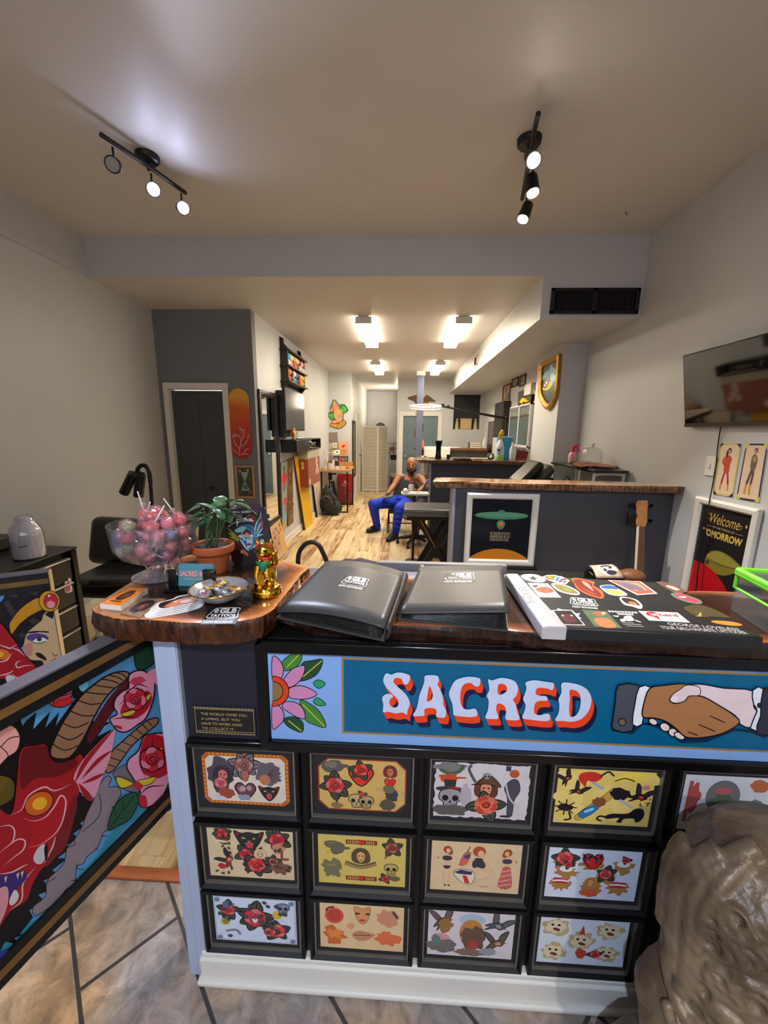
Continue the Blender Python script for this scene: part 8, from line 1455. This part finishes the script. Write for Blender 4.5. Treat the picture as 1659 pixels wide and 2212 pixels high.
for s_ in(-1,1):
 for a,b in(((cx_+s_*.2,6.42,sz+.48),(cx_+s_*.21,5.76,.012)),((cx_+s_*.2,5.86,sz),(cx_+s_*.21,6.40,.012))):obj('leg',MB().tube([a,b],.012,10),m_iron,t,smooth=60)
obj('cross_bar',MB().cyl((cx_-.2,5.85,.14),(cx_+.2,5.85,.14),.009),m_iron,t)
t=thing('person','person in black sleeves and purple gloves mostly hidden behind the middle half wall','person',(.42,5.45,0));hp=Vector((.38,5.52,.52));nk=Vector((.57,5.42,.93));hd_=Vector((.66,5.34,.985))
sk=MB();chain(sk,[nk,hd_-Vector((.03,-.02,.05))],[.055,.05]);head(sk,hd_,(-.55,-.35,-.5),(-.2,-.2,.9),.92);hand(sk,Vector((.47,5.36,.80)),(-1,.1,-.25),(0,-.6,.8),(-.2,.3,-1));hand(sk,Vector((.50,5.62,.78)),(-1,-.3,-.2),(0,.5,.8),(-.2,-.2,-1));obj('body',sk,mat('skin_light',(206,150,120),.5,var=.06),t,remesh=.007,smit=2)
sw=MB();chain(sw,[hp,hp.lerp(nk,.5),nk-Vector((.03,0,.05))],[.16,.17,.12]);chain(sw,[Vector((.50,5.26,.96)),Vector((.60,5.22,.78)),Vector((.505,5.35,.81))],[.07,.056,.04]);chain(sw,[Vector((.50,5.60,.99)),Vector((.64,5.68,.80)),Vector((.53,5.62,.79))],[.07,.056,.04]);chain(sw,[Vector((.50,5.26,.96)),nk,Vector((.50,5.60,.99))],[.07,.09,.07]);obj('black_top',sw,m_tank,t,remesh=.01,smit=4)
gl=MB()
for w in(Vector((.47,5.36,.80)),Vector((.50,5.62,.78))):cap(gl,w+Vector((.045,0,.01)),w,.037,.034);cap(gl,w,w+Vector((-.07,.01,-.02)),.034,.032);cap(gl,w+Vector((-.07,.01,-.02)),w+Vector((-.11,.02,-.05)),.028,.022)
gl.sph(Q(925.5,1043,5.5),(.045,.04,.05));obj('gloves',gl,mat('purple_nitrile',(92,84,206),.4),t,remesh=.006,smit=3)
tr=MB();tr.sph(hp,(.17,.16,.13))
for kx,ky,ax,ay in((.20,5.20,.21,5.33),(.30,5.88,.32,5.72)):chain(tr,[hp,Vector((kx,ky,.50))],[.11,.075]);chain(tr,[Vector((kx,ky,.50)),Vector((ax,ay,.10))],[.072,.05])
obj('trousers',tr,mat('black_trousers',(20,19,21),.8),t,remesh=.011,smit=4)
for ax,ay in((.21,5.33),(.32,5.72)):
 sh=MB().sph((ax,ay-.02,.055),(.045,.06,.055)).sph((ax-.01,ay-.10,.04),(.045,.085,.04));o=obj('shoe',sh,m_white,t,remesh=.007,smit=3);obj('red_panel',MB().sph((ax+.03,ay-.06,.05),(.022,.05,.03)),paint((186,30,40)),o,smooth=180)
sc_=at(897,1163,z=.08);t=thing('rolling_stool','black rolling stool with five castor legs beside the padded bed','stool',(sc_.x,sc_.y,0))
for k in range(5):
 a=2*PI*k/5+.5;e=Vector((sc_.x+.24*math.cos(a),sc_.y+.24*math.sin(a),.075));lg=obj('leg',MB().tube([Vector((sc_.x,sc_.y,.11)),e],[.03,.018],8),m_black,t,smooth=50);obj('castor',MB().cyl(e+Vector((-.02,0,-.045)),e+Vector((.02,0,-.045)),.03).cyl(e,e+Vector((0,0,-.04)),.01),m_black,lg,smooth=50)
obj('column',MB().cyl((sc_.x,sc_.y,.1),(sc_.x,sc_.y,.36),.025).cyl((sc_.x,sc_.y,.1),(sc_.x,sc_.y,.25),.035),m_black,t,smooth=50);obj('seat',MB().lathe([(.17,.36),(.185,.375),(.185,.395),(.16,.41),(.001,.412)],c=(sc_.x,sc_.y,0),seg=28),m_vinyl,t,smooth=50)
bz=.75;t=thing('padded_bed','dark grey padded treatment bed with crossed black legs','bed',(.42,4.05,0));obj('mattress',MB().box((.03,3.83,bz-.075),(.95,4.27,bz)),mat('grey_vinyl',(96,95,94),.35,var=.05),t,bevel=.02,bseg=3);obj('bed_frame',MB().box((.06,3.86,bz-.11),(.92,4.24,bz-.076)),m_black,t)
for y in(3.88,4.2):
 obj('leg',MB().prism([Vector((.48,y,bz-.11)),Vector((.55,y,bz-.11)),Vector((.21,y,0)),Vector((.14,y,0))],(0,.03,0)),m_black,t);obj('leg',MB().prism([Vector((.14,y+.032,bz-.11)),Vector((.20,y+.032,bz-.11)),Vector((.60,y+.032,0)),Vector((.54,y+.032,0))],(0,.02,0)),m_black,t)
obj('gold_brace',MB().cyl((.20,3.86,bz-.11),(.36,3.86,.36),.008),m_brass,t)
t=thing('black_jacket','crumpled black jacket lying on the padded bed','jacket',(.62,4.1,bz));j=MB();q=random.Random(3)
for k in range(12):j.sph((.70+q.uniform(-.17,.15),4.10+q.uniform(-.1,.08),bz+.05+q.uniform(0,.07)),(q.uniform(.06,.11),.08,.045),seg=12,ring=8)
j.cbox((.68,4.1,bz+.016),(.34,.22,.03));obj('jacket',j,mat('black_cloth',(28,27,28),.85,bump=.3,bscale=30),t,remesh=.01,smit=5)
t=thing('tray_table','small stand with a white tray behind the bed','stand',(.13,4.48,0));tz2=.80
obj('tray',MB().box((.0,4.36,tz2),(.315,4.56,tz2+.008)).box((.0,4.36,tz2),(.315,4.368,tz2+.025)).box((.0,4.552,tz2),(.315,4.56,tz2+.025)).box((.0,4.36,tz2),(.008,4.56,tz2+.025)).box((.307,4.36,tz2),(.315,4.56,tz2+.025)),m_white,t,bevel=.002);obj('post',MB().cyl((.15,4.46,.02),(.15,4.46,tz2),.014),m_iron,t);obj('foot',MB().lathe([(.09,0),(.09,.012),(.02,.025)],c=(.15,4.46,0),seg=24),m_iron,t)
t=thing('printed_sheet','white paper towel with purple marks on the tray','sheet',(.2,4.46,tz2+.009));obj('sheet',MB().box((.10,4.375,tz2+.0085),(.30,4.545,tz2+.0265)),m_paper,t);A=plane_art((.10,4.375,tz2+.0266),(1,0,0),(0,1,0));q=random.Random(2);[A.line([(q.uniform(.02,.17),q.uniform(.03,.14)),(q.uniform(.02,.17),q.uniform(.03,.14))],.007,q.choice([(120,70,120),(150,60,80)]))for _ in range(7)];A.done('marks',t)
t=thing('paper_roll','white roll of paper towel on the left edge of the tray','roll',(.05,4.45,tz2+.009));obj('roll',MB().cyl((.048,4.38,tz2+.036),(.048,4.54,tz2+.036),.027,seg=20),m_paper,t,smooth=50);obj('core',MB().cyl((.048,4.3785,tz2+.036),(.048,4.5415,tz2+.036),.01,seg=14),m_card,t)
wb=Q(882,1072,4.62);wb=Vector((.115,4.59,0));t=thing('wash_bottle','white wash bottle with a red bent nozzle behind the tray','bottle',(.115,4.59,tz2));obj('stand_disc',MB().lathe([(.035,0),(.035,.012)],c=(.115,4.60,tz2-.012),seg=18).cyl((.115,4.60,tz2-.006),(.115,4.55,tz2-.006),.006),m_iron,t);obj('bottle',MB().lathe([(.03,0),(.033,.008),(.033,.085),(.02,.105),(.016,.11)],c=(.115,4.60,tz2+.001),seg=22),m_white,t,smooth=50);obj('nozzle',MB().lathe([(.019,.105),(.019,.13),(.006,.135)],c=(.115,4.60,tz2+.001),seg=18).tube(spline([(.115,4.60,tz2+.13),(.113,4.60,tz2+.155),(.10,4.6,tz2+.162),(.066,4.6,tz2+.158)],5,False),.005,8),mat('nozzle_red',(206,30,30),.35),t,smooth=50)
b2=1.196
def on2(px,y):return Q(px,1000,y).x
t=thing('black_tumbler','black waisted tumbler near the left end of the middle bar','tumbler',(on2(946,4.7),4.7,b2));obj('body',MB().lathe([(.036,0),(.038,.01),(.030,.06),(.030,.14),(.042,.19),(.042,.20),(.001,.2)],c=(on2(946,4.7),4.7,b2),seg=24),m_blackg,t,smooth=40);obj('lid',MB().lathe([(.043,.195),(.044,.21),(.001,.212)],c=(on2(946,4.7),4.7,b2),seg=24),m_black,t,smooth=40)
t=thing('small_black_box','small black box right of the tumbler on the middle bar','box',(on2(968,4.75),4.75,b2));x=on2(968,4.75);obj('box',MB().box((x-.02,4.73,b2),(x+.02,4.77,b2+.04)),m_black,t,bevel=.003);obj('lid',MB().box((x-.021,4.729,b2+.04),(x+.021,4.771,b2+.048)),m_black,t)
t=thing('tablet','dark tablet with pale edge lying on the front of the middle bar','tablet',(on2(997,4.62),4.62,b2));x=on2(997,4.62);obj('tablet',MB().box((x-.10,4.53,b2),(x+.10,4.70,b2+.014)),m_blackg,t,bevel=.004);obj('cover_edge',MB().box((x-.10,4.70,b2),(x+.10,4.712,b2+.02)),m_card,t)
t=thing('paper_stack','loose pale papers on the middle bar','papers',(on2(1040,4.8),4.8,b2));x=on2(1035,4.8);pp=MB()
for k in range(4):pp.cbox((x+.01*k,4.8,b2+.0015+.002*k),(.21,.15,.0015),rot=(0,0,.1*k-.15))
obj('sheets',pp,mat('tan_paper',(190,170,130),.6),t)
t=thing('tape_roll','silver tape roll standing on the middle bar','tape',(on2(1060,4.62),4.62,b2));x=on2(1060,4.62);obj('roll',MB().lathe([(.026,0),(.04,0),(.04,.025),(.026,.025),(.026,0)],c=(x,4.65,b2+.0405),seg=24,m=Matrix.Rotation(PI/2,4,'X'),cap=False),m_chrome,t,smooth=40);obj('core',MB().lathe([(.023,0),(.0265,0),(.0265,.025),(.023,.025)],c=(x,4.65,b2+.0405),seg=24,m=Matrix.Rotation(PI/2,4,'X'),cap=False),m_black,t,smooth=40)
x=on2(1077.5,4.6);t=thing('spray_bottle','clear spray bottle with yellow trigger and green liquid on the middle bar','bottle',(x,4.6,b2));obj('bottle',MB().lathe([(.042,0),(.046,.01),(.046,.14),(.04,.17),(.02,.225),(.015,.23),(.015,.25)],c=(x,4.6,b2),seg=24),mat('white_translucent',(214,216,220),.3,alpha=.95),t,smooth=40);obj('liquid',MB().lathe([(.0425,.001),(.0465,.011),(.0465,.06),(.046,.061)],c=(x,4.6,b2),seg=24),mat('green_liquid',(166,226,130),.3),t,smooth=40);obj('label_band',MB().lathe([(.0465,.075),(.0466,.14)],c=(x,4.6,b2),seg=24,cap=False),paint((206,212,230)),t);obj('label_block',MB().cbox((x-.022,4.5575,b2+.118),(.03,.012,.02)),paint((50,60,140)),t)
obj('trigger',MB().lathe([(.02,.245),(.021,.285),(.012,.29)],c=(x,4.6,b2),seg=18).prism([Vector((x-.012,4.57,b2+.285)),Vector((x+.03,4.57,b2+.285)),Vector((x+.025,4.57,b2+.32)),Vector((x+.01,4.57,b2+.345)),Vector((x-.008,4.57,b2+.325))],(0,.03,0)).prism([Vector((x-.018,4.58,b2+.31)),Vector((x-.008,4.58,b2+.315)),Vector((x-.02,4.58,b2+.26)),Vector((x-.03,4.58,b2+.262))],(0,.012,0)),mat('trigger_yellow',(240,190,20),.4),t,bevel=.003)
x=on2(1092,4.85);t=thing('blue_binder','translucent blue folder standing behind the yellow trigger spray bottle','folder',(x,4.85,b2));obj('folder',MB().box((x-.11,4.86,b2),(x+.07,4.90,b2+.26)),mat('blue_plastic',(40,130,170),.3),t,bevel=.004);obj('papers',MB().box((x-.10,4.87,b2+.01),(x+.066,4.89,b2+.266)),m_paper,t)
t=thing('clear_bottle','clear water bottle right of the blue folder','bottle',(on2(1104,4.7),4.7,b2));x=on2(1105,4.7);obj('bottle',MB().lathe([(.028,0),(.032,.01),(.032,.13),(.014,.17),(.014,.18)],c=(x,4.7,b2),seg=20),mat('cloudy_clear',(206,212,220),.2,alpha=.8),t,smooth=40);obj('cap',MB().lathe([(.016,.18),(.016,.2),(.001,.2)],c=(x,4.7,b2),seg=16),m_white,t)
t=thing('framed_card','small red framed card standing on the right of the middle bar','card',(on2(1122,4.9),4.9,b2));x=on2(1124,4.9);frame_obj(t,(x-.07,4.9,b2+.002),(1,0,-.12),(.12,-.1,1),.14,.11,.012,.012,paint((120,40,46)));obj('card',MB().box((x-.055,4.905,b2+.004),(x+.06,4.91,b2+.1)),m_paper,t)
for k,(x0,x1,lab)in enumerate(((916,944,'left white paper towel sheet hung over the farthest half wall'),(950,973,'right white paper towel sheet hung over the farthest half wall'))):
 a,b=Q(x0,962,8.16).x,Q(x1,962,8.16).x;t=thing('paper_towel',lab,'towel',((a+b)/2,8.2,.96),'paper towel sheets on the farthest half wall');obj('sheet',MB().grid(lambda u,v:Vector((a+(b-a)*u,8.155+.004*math.sin(u*12),1.203-.26*v)),10,6),m_paper,t,smooth=180,solid=.002);obj('fold_over',MB().grid(lambda u,v:Vector((a+(b-a)*u,8.155+.2*v,1.204+.012*math.sin(PI*min(1,v*2)))),10,4),m_paper,t,smooth=180,solid=.002)
a=Q(914,1005,5.05);t=thing('hanging_towel','white towel hanging from the left end of the middle bar','towel',(a.x+.03,5.03,.95));obj('towel',MB().grid(lambda u,v:Vector((.245+.085*u-.01*v,5.035+.006*math.sin(u*9),1.205-.24*v)),8,8),m_paper,t,smooth=180,solid=.004);obj('fold',MB().grid(lambda u,v:Vector((.245+.085*u,5.035-.05*v,1.205+.004*v)),8,3),m_paper,t,smooth=180,solid=.004)
x=Q(913.5,960,8.3).x;t=thing('orange_figurine','small orange pointed figurine at the left end of the farthest bar','figurine',(x,8.3,1.191));obj('figure',MB().lathe([(.03,0),(.028,.04),(.02,.08),(.022,.1),(.012,.14),(.002,.17)],c=(x,8.3,1.191),seg=16),mat('salmon_orange',(220,130,90),.5),t,smooth=60);obj('base',MB().lathe([(.035,0),(.035,.012),(.001,.012)],c=(x,8.3,1.191),seg=16),m_pine,t)
x=Q(1026,960,8.3).x
for k,c in enumerate(((150,46,46),(60,90,60),(60,56,60))):t=thing('book',('black','dark green','red')[k]+' book in the stack on the farthest bar','book',(x,8.3,1.191+.042*k),'books on the farthest bar');obj('cover',MB().box((x-.12,8.22,1.191+.042*k),(x+.12-.02*k,8.42,1.231+.042*k)),paint(((60,56,60),(54,70,60),(120,50,40))[k]),t,bevel=.002);obj('pages',MB().box((x-.115,8.219,1.196+.042*k),(x+.122-.02*k,8.4,1.226+.042*k)),m_card,t)
x=Q(1044,960,8.3).x;t=thing('desk_phone','white cordless phone on its dock on the farthest bar','phone',(x,8.3,1.191));obj('dock',MB().cbox((x-.01,8.3,1.222),(.12,.10,.06)),m_white,t,bevel=.01);obj('handset',MB().cbox((x+.02,8.32,1.31),(.05,.03,.19),rot=(-.2,.25,0)),m_white,t,bevel=.01)
x=Q(1062,960,8.3).x;t=thing('blue_cap_bottle','small bottle with blue cap on the farthest bar','bottle',(x,8.3,1.191));obj('bottle',MB().lathe([(.03,0),(.03,.05),(.012,.06)],c=(x,8.3,1.191),seg=16),m_white,t,smooth=40);obj('cap',MB().lathe([(.026,.06),(.026,.10),(.001,.1)],c=(x,8.3,1.191),seg=16),paint((40,46,110)),t)
one('white_tray',MB().box((Q(963,960,8.35).x,8.25,1.191),(Q(993,960,8.35).x,8.5,1.203)),m_paper,'flat white tray on the farthest bar between towels and books','tray',bevel=.003)
t=thing('padded_chair','black padded reclining chair showing between the two nearer bars','chair',(1.25,3.7,0))
for a,b,w_,th,nm in(((1110,1040),(1162,992),.34,.09,'headrest'),((1150,1040),(1182,1000),.36,.14,'backrest')):
 A0,B0_=Q(*a,3.55),Q(*b,3.75 if nm=='headrest' else 3.85);d=(B0_-A0).normalized();n=Vector((0,1,0));M_=Matrix((d,n,d.cross(n))).transposed();obj(nm,MB().cbox((A0+B0_)/2-Vector((0,0,.03)),((B0_-A0).length,w_,th),rot=M_),m_vinyl,t,bevel=.035,bseg=4)
obj('seat',MB().cbox((1.0,3.65,.62),(.6,.45,.14)),m_vinyl,t,bevel=.04,bseg=4);obj('spine_plate',MB().prism([Vector((1.2,3.68,.6)),Vector((1.3,3.68,.6)),Vector((1.40,3.68,1.1)),Vector((1.30,3.68,1.1))],(0,.1,0)),m_iron,t);obj('pedestal',MB().lathe([(.28,0),(.28,.03),(.06,.06),(.06,.54),(.16,.56)],c=(1.05,3.65,0),seg=28),m_iron,t,smooth=40)
sx0,sy0,sy1=at(1283,1016,y=3.15).x,3.15,4.06;t=thing('side_table','narrow dark topped table on white legs along the right wall','table',(1.62,3.6,0));obj('top',MB().box((sx0,sy0,1.205),(1.765,sy1,1.226)),mat('dark_slate_top',(48,46,48),.25),t,bevel=.002)
for y in(sy0+.03,sy1-.04):obj('leg_frame',MB().tube(spline([(sx0+.02,y,.012),(sx0+.02,y,1.12),(sx0+.03,y,1.18),(sx0+.07,y,1.195),(1.70,y,1.195),(1.735,y,1.18),(1.745,y,1.12),(1.745,y,.012)],4,False),.012,8),m_white,t,smooth=60)
st3=1.227;c=at(1268,1003,z=st3);t=thing('wood_slice','live edge wood slice board on the narrow table','board',(c.x,c.y,st3));q=random.Random(4);ol=[at(*p,z=st3+.02)for p in spline([(1238,1000),(1262,996),(1300,997),(1331,1004),(1326,1009),(1300,1008),(1272,1006),(1256,1008),(1240,1005)],3)];obj('slice',MB().prism([p-Vector((0,0,.02))for p in ol],(0,0,.02),0,1),[mat('slice_face',(150,92,52),.5,var=.2,scale=20),m_bark2],t);obj('upper_slice',MB().prism([c+(p-c)*.55+Vector((0,.03,0))for p in ol],(0,0,.012),0,1),[mat('slice_face',()),m_bark2],t)
g=at(1277,1000,z=st3+.03);t=thing('glass_cloche','clear glass dome with knob standing on the wood slice','cloche',g);obj('dome',MB().lathe([(.085,0),(.085,.07),(.075,.105),(.045,.128),(.012,.135)],c=g+Vector((0,0,.003)),seg=36,cap=False),THIN('cloche_glass',(240,244,244),.06,.04),t,smooth=60);obj('knob',MB().lathe([(.006,.135),(.008,.145),(.017,.155),(.014,.168),(.001,.172)],c=g,seg=18),THIN('knob_glass',(230,234,234),.3,.2),t,smooth=60)
c=at(1235,1001,z=st3);t=thing('pink_spray_bottle','small pink spray bottle on the far end of the narrow table','bottle',c);obj('bottle',MB().lathe([(.032,0),(.036,.008),(.036,.085),(.02,.105),(.014,.11)],c=c,seg=22),mat('pale_pink_plastic',(236,160,180),.3),t,smooth=40);obj('liquid',MB().lathe([(.0325,.001),(.0365,.009),(.0365,.035),(.036,.036)],c=c,seg=22),paint((206,190,140)),t,smooth=40);obj('trigger',MB().lathe([(.016,.108),(.016,.135),(.01,.14)],c=c,seg=16).prism([c+Vector((-.016,-.012,.135)),c+Vector((.03,-.012,.145)),c+Vector((.062,-.012,.175)),c+Vector((.02,-.012,.175)),c+Vector((-.016,-.012,.16))],(0,.024,0)).prism([c+Vector((.03,-.006,.15)),c+Vector((.045,-.006,.15)),c+Vector((.068,-.006,.11)),c+Vector((.06,-.006,.108))],(0,.012,0)),mat('hot_pink',(226,40,96),.35),t,bevel=.003)
a=at(1225,1030,y=3.3);t=thing('tall_black_bag','black bag standing behind the nearest bar with its loop handle showing','bag',(a.x,3.3,0));obj('bag',MB().cbox((a.x,3.3,.545),(.2,.16,1.085)),m_vinyl,t,bevel=.03);obj('handle',MB().tube(spline([(a.x-.026,3.3,1.08),(a.x-.028,3.3,1.13),(a.x-.005,3.3,1.158),(a.x+.024,3.3,1.13),(a.x+.026,3.3,1.08)],5,False),.005,8),m_black,t,smooth=60)
hs_,nb=at(1385,1082,y=2.585),at(1378,1248,y=2.40);d=(hs_-nb).normalized();w=Vector((1,0,0));nf=d.cross(w).normalized();nf=nf if nf.y<0 else-nf
t=thing('guitar','guitar with tan headstock leaning on the nearest half wall','guitar',(nb.x,2.35,0));Gp=lambda u,v,o=0:nb+d*v+w*u+nf*o;Lg=(hs_-nb).length
low=-(nb.z-.02)/d.z
obj('body',MB().prism([Gp(x_,v,-.03)for x_,v in spline([(0,low),(.15,low+.03),(.18,low+.14),(.12,low+.26),(.13,low+.36),(.07,low+.43),(-.07,low+.43),(-.13,low+.36),(-.12,low+.26),(-.18,low+.14),(-.15,low+.03)],4)],nf*.05),mat('guitar_amber',(176,96,44),.25,var=.15),t,bevel=.006)
nk_=obj('neck',MB().prism([Gp(-.029,low+.3),Gp(.029,low+.3),Gp(.021,Lg-.17),Gp(-.021,Lg-.17)],nf*.022),mat('rosewood',(104,62,40),.4,var=.15),t,bevel=.004);obj('pale_binding',MB().prism([Gp(-.0305,low+.3,.001),Gp(-.0275,low+.3,.001),Gp(-.0195,Lg-.17,.001),Gp(-.0225,Lg-.17,.001)],nf*.022),m_card,nk_)
fr_=MB();[fr_.box((0,0,0),(0,0,0))for _ in()]
for k in range(14):v=low+.5+(Lg-.17-low-.5)*(1-.5**(k/9));fr_.prism([Gp(-.024,v,.0215),Gp(.024,v,.0215),Gp(.024,v+.002,.0215),Gp(-.024,v+.002,.0215)],nf*.0015)
obj('frets',fr_,m_brass,nk_);obj('strings',MB().tube([Gp(-.012,low+.15,.03),Gp(-.01,Lg-.17,.026)],.0008,5).tube([Gp(0,low+.15,.03),Gp(0,Lg-.17,.026)],.0008,5).tube([Gp(.012,low+.15,.03),Gp(.01,Lg-.17,.026)],.0008,5),m_chrome,t)
obj('headstock',MB().prism([Gp(x_,Lg+v)for x_,v in((-.021,-.18),(.021,-.18),(.036,-.14),(.034,-.05),(.04,-.03),(.03,.0),(-.03,.0),(-.036,-.03),(-.03,-.05),(-.034,-.13))],nf*.016),mat('maple_figured',(186,136,86),.3,c2=(146,92,50),scale=18),t,bevel=.003)
for v in(-.03,-.13):
 for s_ in(-1,1):obj('tuning_peg',MB().cbox(Gp(s_*.058,Lg+v,.0),(.032,.016,.022)).cyl(Gp(s_*.02,Lg+v,.005),Gp(s_*.06,Lg+v,.0),.004),m_blackg,t,bevel=.003)
obj('wall_hook',MB().cbox(Gp(-.055,Lg-.115,-.0),(.05,.03,.07)),m_black,t,bevel=.006)
by0=1.72;a,b=at(1098,1236,y=by0),at(1276,1243,y=by0);t=thing('work_bench','black padded bench behind the counter below the stickered case','bench',((a.x+b.x)/2,1.95,0));bt=at(1180,1230,y=2.2).z;obj('pad',MB().box((a.x,by0,bt-.09),(1.35,2.2,bt)),m_vinyl,t,bevel=.03,bseg=3)
for x in(a.x+.04,1.30):
 for y in(1.77,2.14):obj('leg',MB().cyl((x,y,0),(x,y,bt-.08),.018),m_iron,t)
c=at(1310,1238,y=1.95);t=thing('speaker_box','small black box with cream tilted face and round portrait sticker beside the guitar','speaker',(c.x,1.95,bt));R_=Matrix.Rotation(.5,4,'X');bxm=MB().cbox((c.x,1.97,(bt+c.z)/2-.005),(.15,.12,c.z-bt));obj('box',bxm,m_blackg,t,bevel=.01)
a0,b0_=[at(*p,y=1.905)for p in((1284,1250),(1346,1250))];c0,d0=[at(*p,y=2.03)for p in((1323,1220),(1272,1222))]
a0,b0_,c0,d0=at(1288,1249,y=1.90),at(1347,1249,y=1.90),at(1322,1220,y=2.0),at(1273,1223,y=2.0);fq=lambda u,v:(a0*(1-u)+b0_*u)*(1-v)+(d0*(1-u)+c0*u)*v+Vector((0,0,.012*math.sin(PI*v)))
obj('cream_face',MB().grid(fq,6,8),paint((206,176,150)),t,smooth=180,solid=.008);nn=(b0_-a0).cross(d0-a0).normalized();A=Art(lambda u,v:fq(u,v)+nn*.005,nn);A.ell(.55,.5,.38,.42,(222,216,226));A.sp([(.35,.7),(.5,.85),(.75,.8),(.78,.55),(.6,.5),(.68,.62),(.5,.72),(.4,.62)],(40,38,48));A.sp([(.45,.25),(.6,.4),(.85,.3),(.75,.15),(.55,.12)],(50,50,60));A.ell(.45,.42,.07,.1,(60,44,60));A.done('portrait_sticker',t)
one('brown_cushion',MB().sph((at(1372,1243,y=2.05).x,2.08,bt+.02),(.07,.06,.035)).cbox((at(1372,1243,y=2.05).x,2.08,bt+.006),(.1,.09,.012)),mat('brown_leather',(130,80,48),.5),'small brown leather pouch at the foot of the guitar neck','pouch',remesh=.005,smit=3)
dz_=.885;t=thing('desk','grey topped desk behind the counter','desk',(-.1,1.75,0));obj('desktop',MB().box((-.42,1.56,dz_-.03),(.5,1.70,dz_)),mat('desk_grey',(128,126,140),.4),t,bevel=.004);obj('back_ledge',MB().box((-.1,1.70,dz_-.03),(.48,1.735,dz_+.035)),mat('ledge_grey',(120,118,122),.5),t,bevel=.004)
for x in(-.38,.46):
 for y in(1.59,1.67):obj('leg',MB().cyl((x,y,0),(x,y,dz_-.03),.016),m_iron,t)
L_=lambda x,y:at(x,y,y=1.86);t=thing('tube_chair','black chair with an arched tube back behind the counter','chair',(L_(672,1200).x,2.0,0));ba=L_(645,1230);bb=L_(712,1230);obj('arched_back',MB().tube(spline([(ba.x,1.9,.45),(ba.x,1.87,.7),L_(644,1222),L_(646,1195),L_(658,1177),L_(673,1171),L_(688,1177),L_(699,1197),L_(707,1218),(bb.x+.02,1.87,.7),(bb.x+.02,1.9,.45)],4,False),.0115,10),mat('black_plum_tube',(40,28,34),.4),t,smooth=60)
obj('seat',MB().cbox(((ba.x+bb.x)/2,2.08,.46),(.4,.4,.05)),m_vinyl,t,bevel=.02)
for sx_ in(-.16,.16):
 for y in(1.93,2.24):obj('leg',MB().cyl(((ba.x+bb.x)/2+sx_,y,0),((ba.x+bb.x)/2+sx_,y,.44),.012),m_iron,t)
t=thing('office_chair','dark chair with a plum grey hooded jacket over its back behind the portfolios','chair',(-.18,1.98,0));L_=lambda x,y:at(x,y,y=1.95);c=L_(775,1215)
jk=MB()
for(x,y,r)in((735,1219,.055),(752,1213,.055),(766,1216,.05),(778,1211,.045),(790,1214,.045),(806,1217,.035),(720,1226,.045)):p=L_(x,y);jk.sph(p-Vector((0,0,r*.55)),(r,.06,r*.8))
jk.cbox((c.x-.01,1.95,c.z-.17),(.27,.09,.28));obj('jacket',jk,mat('plum_grey_cloth',(62,58,74),.85,bump=.3,bscale=25),t,remesh=.009,smit=5);obj('backrest',MB().cbox((c.x,2.0,c.z-.30),(.36,.06,.42)),m_vinyl,t,bevel=.02);obj('seat',MB().cbox((c.x,2.2,.46),(.42,.4,.08)),m_vinyl,t,bevel=.03);obj('back_post',MB().cbox((c.x,2.04,.52),(.06,.03,.3)),m_iron,t);obj('column',MB().cyl((c.x,2.2,.05),(c.x,2.2,.43),.025),m_iron,t)
for k in range(5):a=2*PI*k/5;obj('leg',MB().tube([(c.x,2.2,.08),(c.x+.26*math.cos(a),2.2+.26*math.sin(a),.03)],[.026,.028],8),m_black,t,smooth=60)
SC.view_settings.view_transform='Standard';SC.view_settings.look='None';SC.view_settings.gamma=1;SC.view_settings.use_curve_mapping=False
SC.view_settings.exposure=1.25
SC.cycles.max_bounces=8;SC.cycles.diffuse_bounces=5;SC.cycles.caustics_reflective=False;SC.cycles.caustics_refractive=False
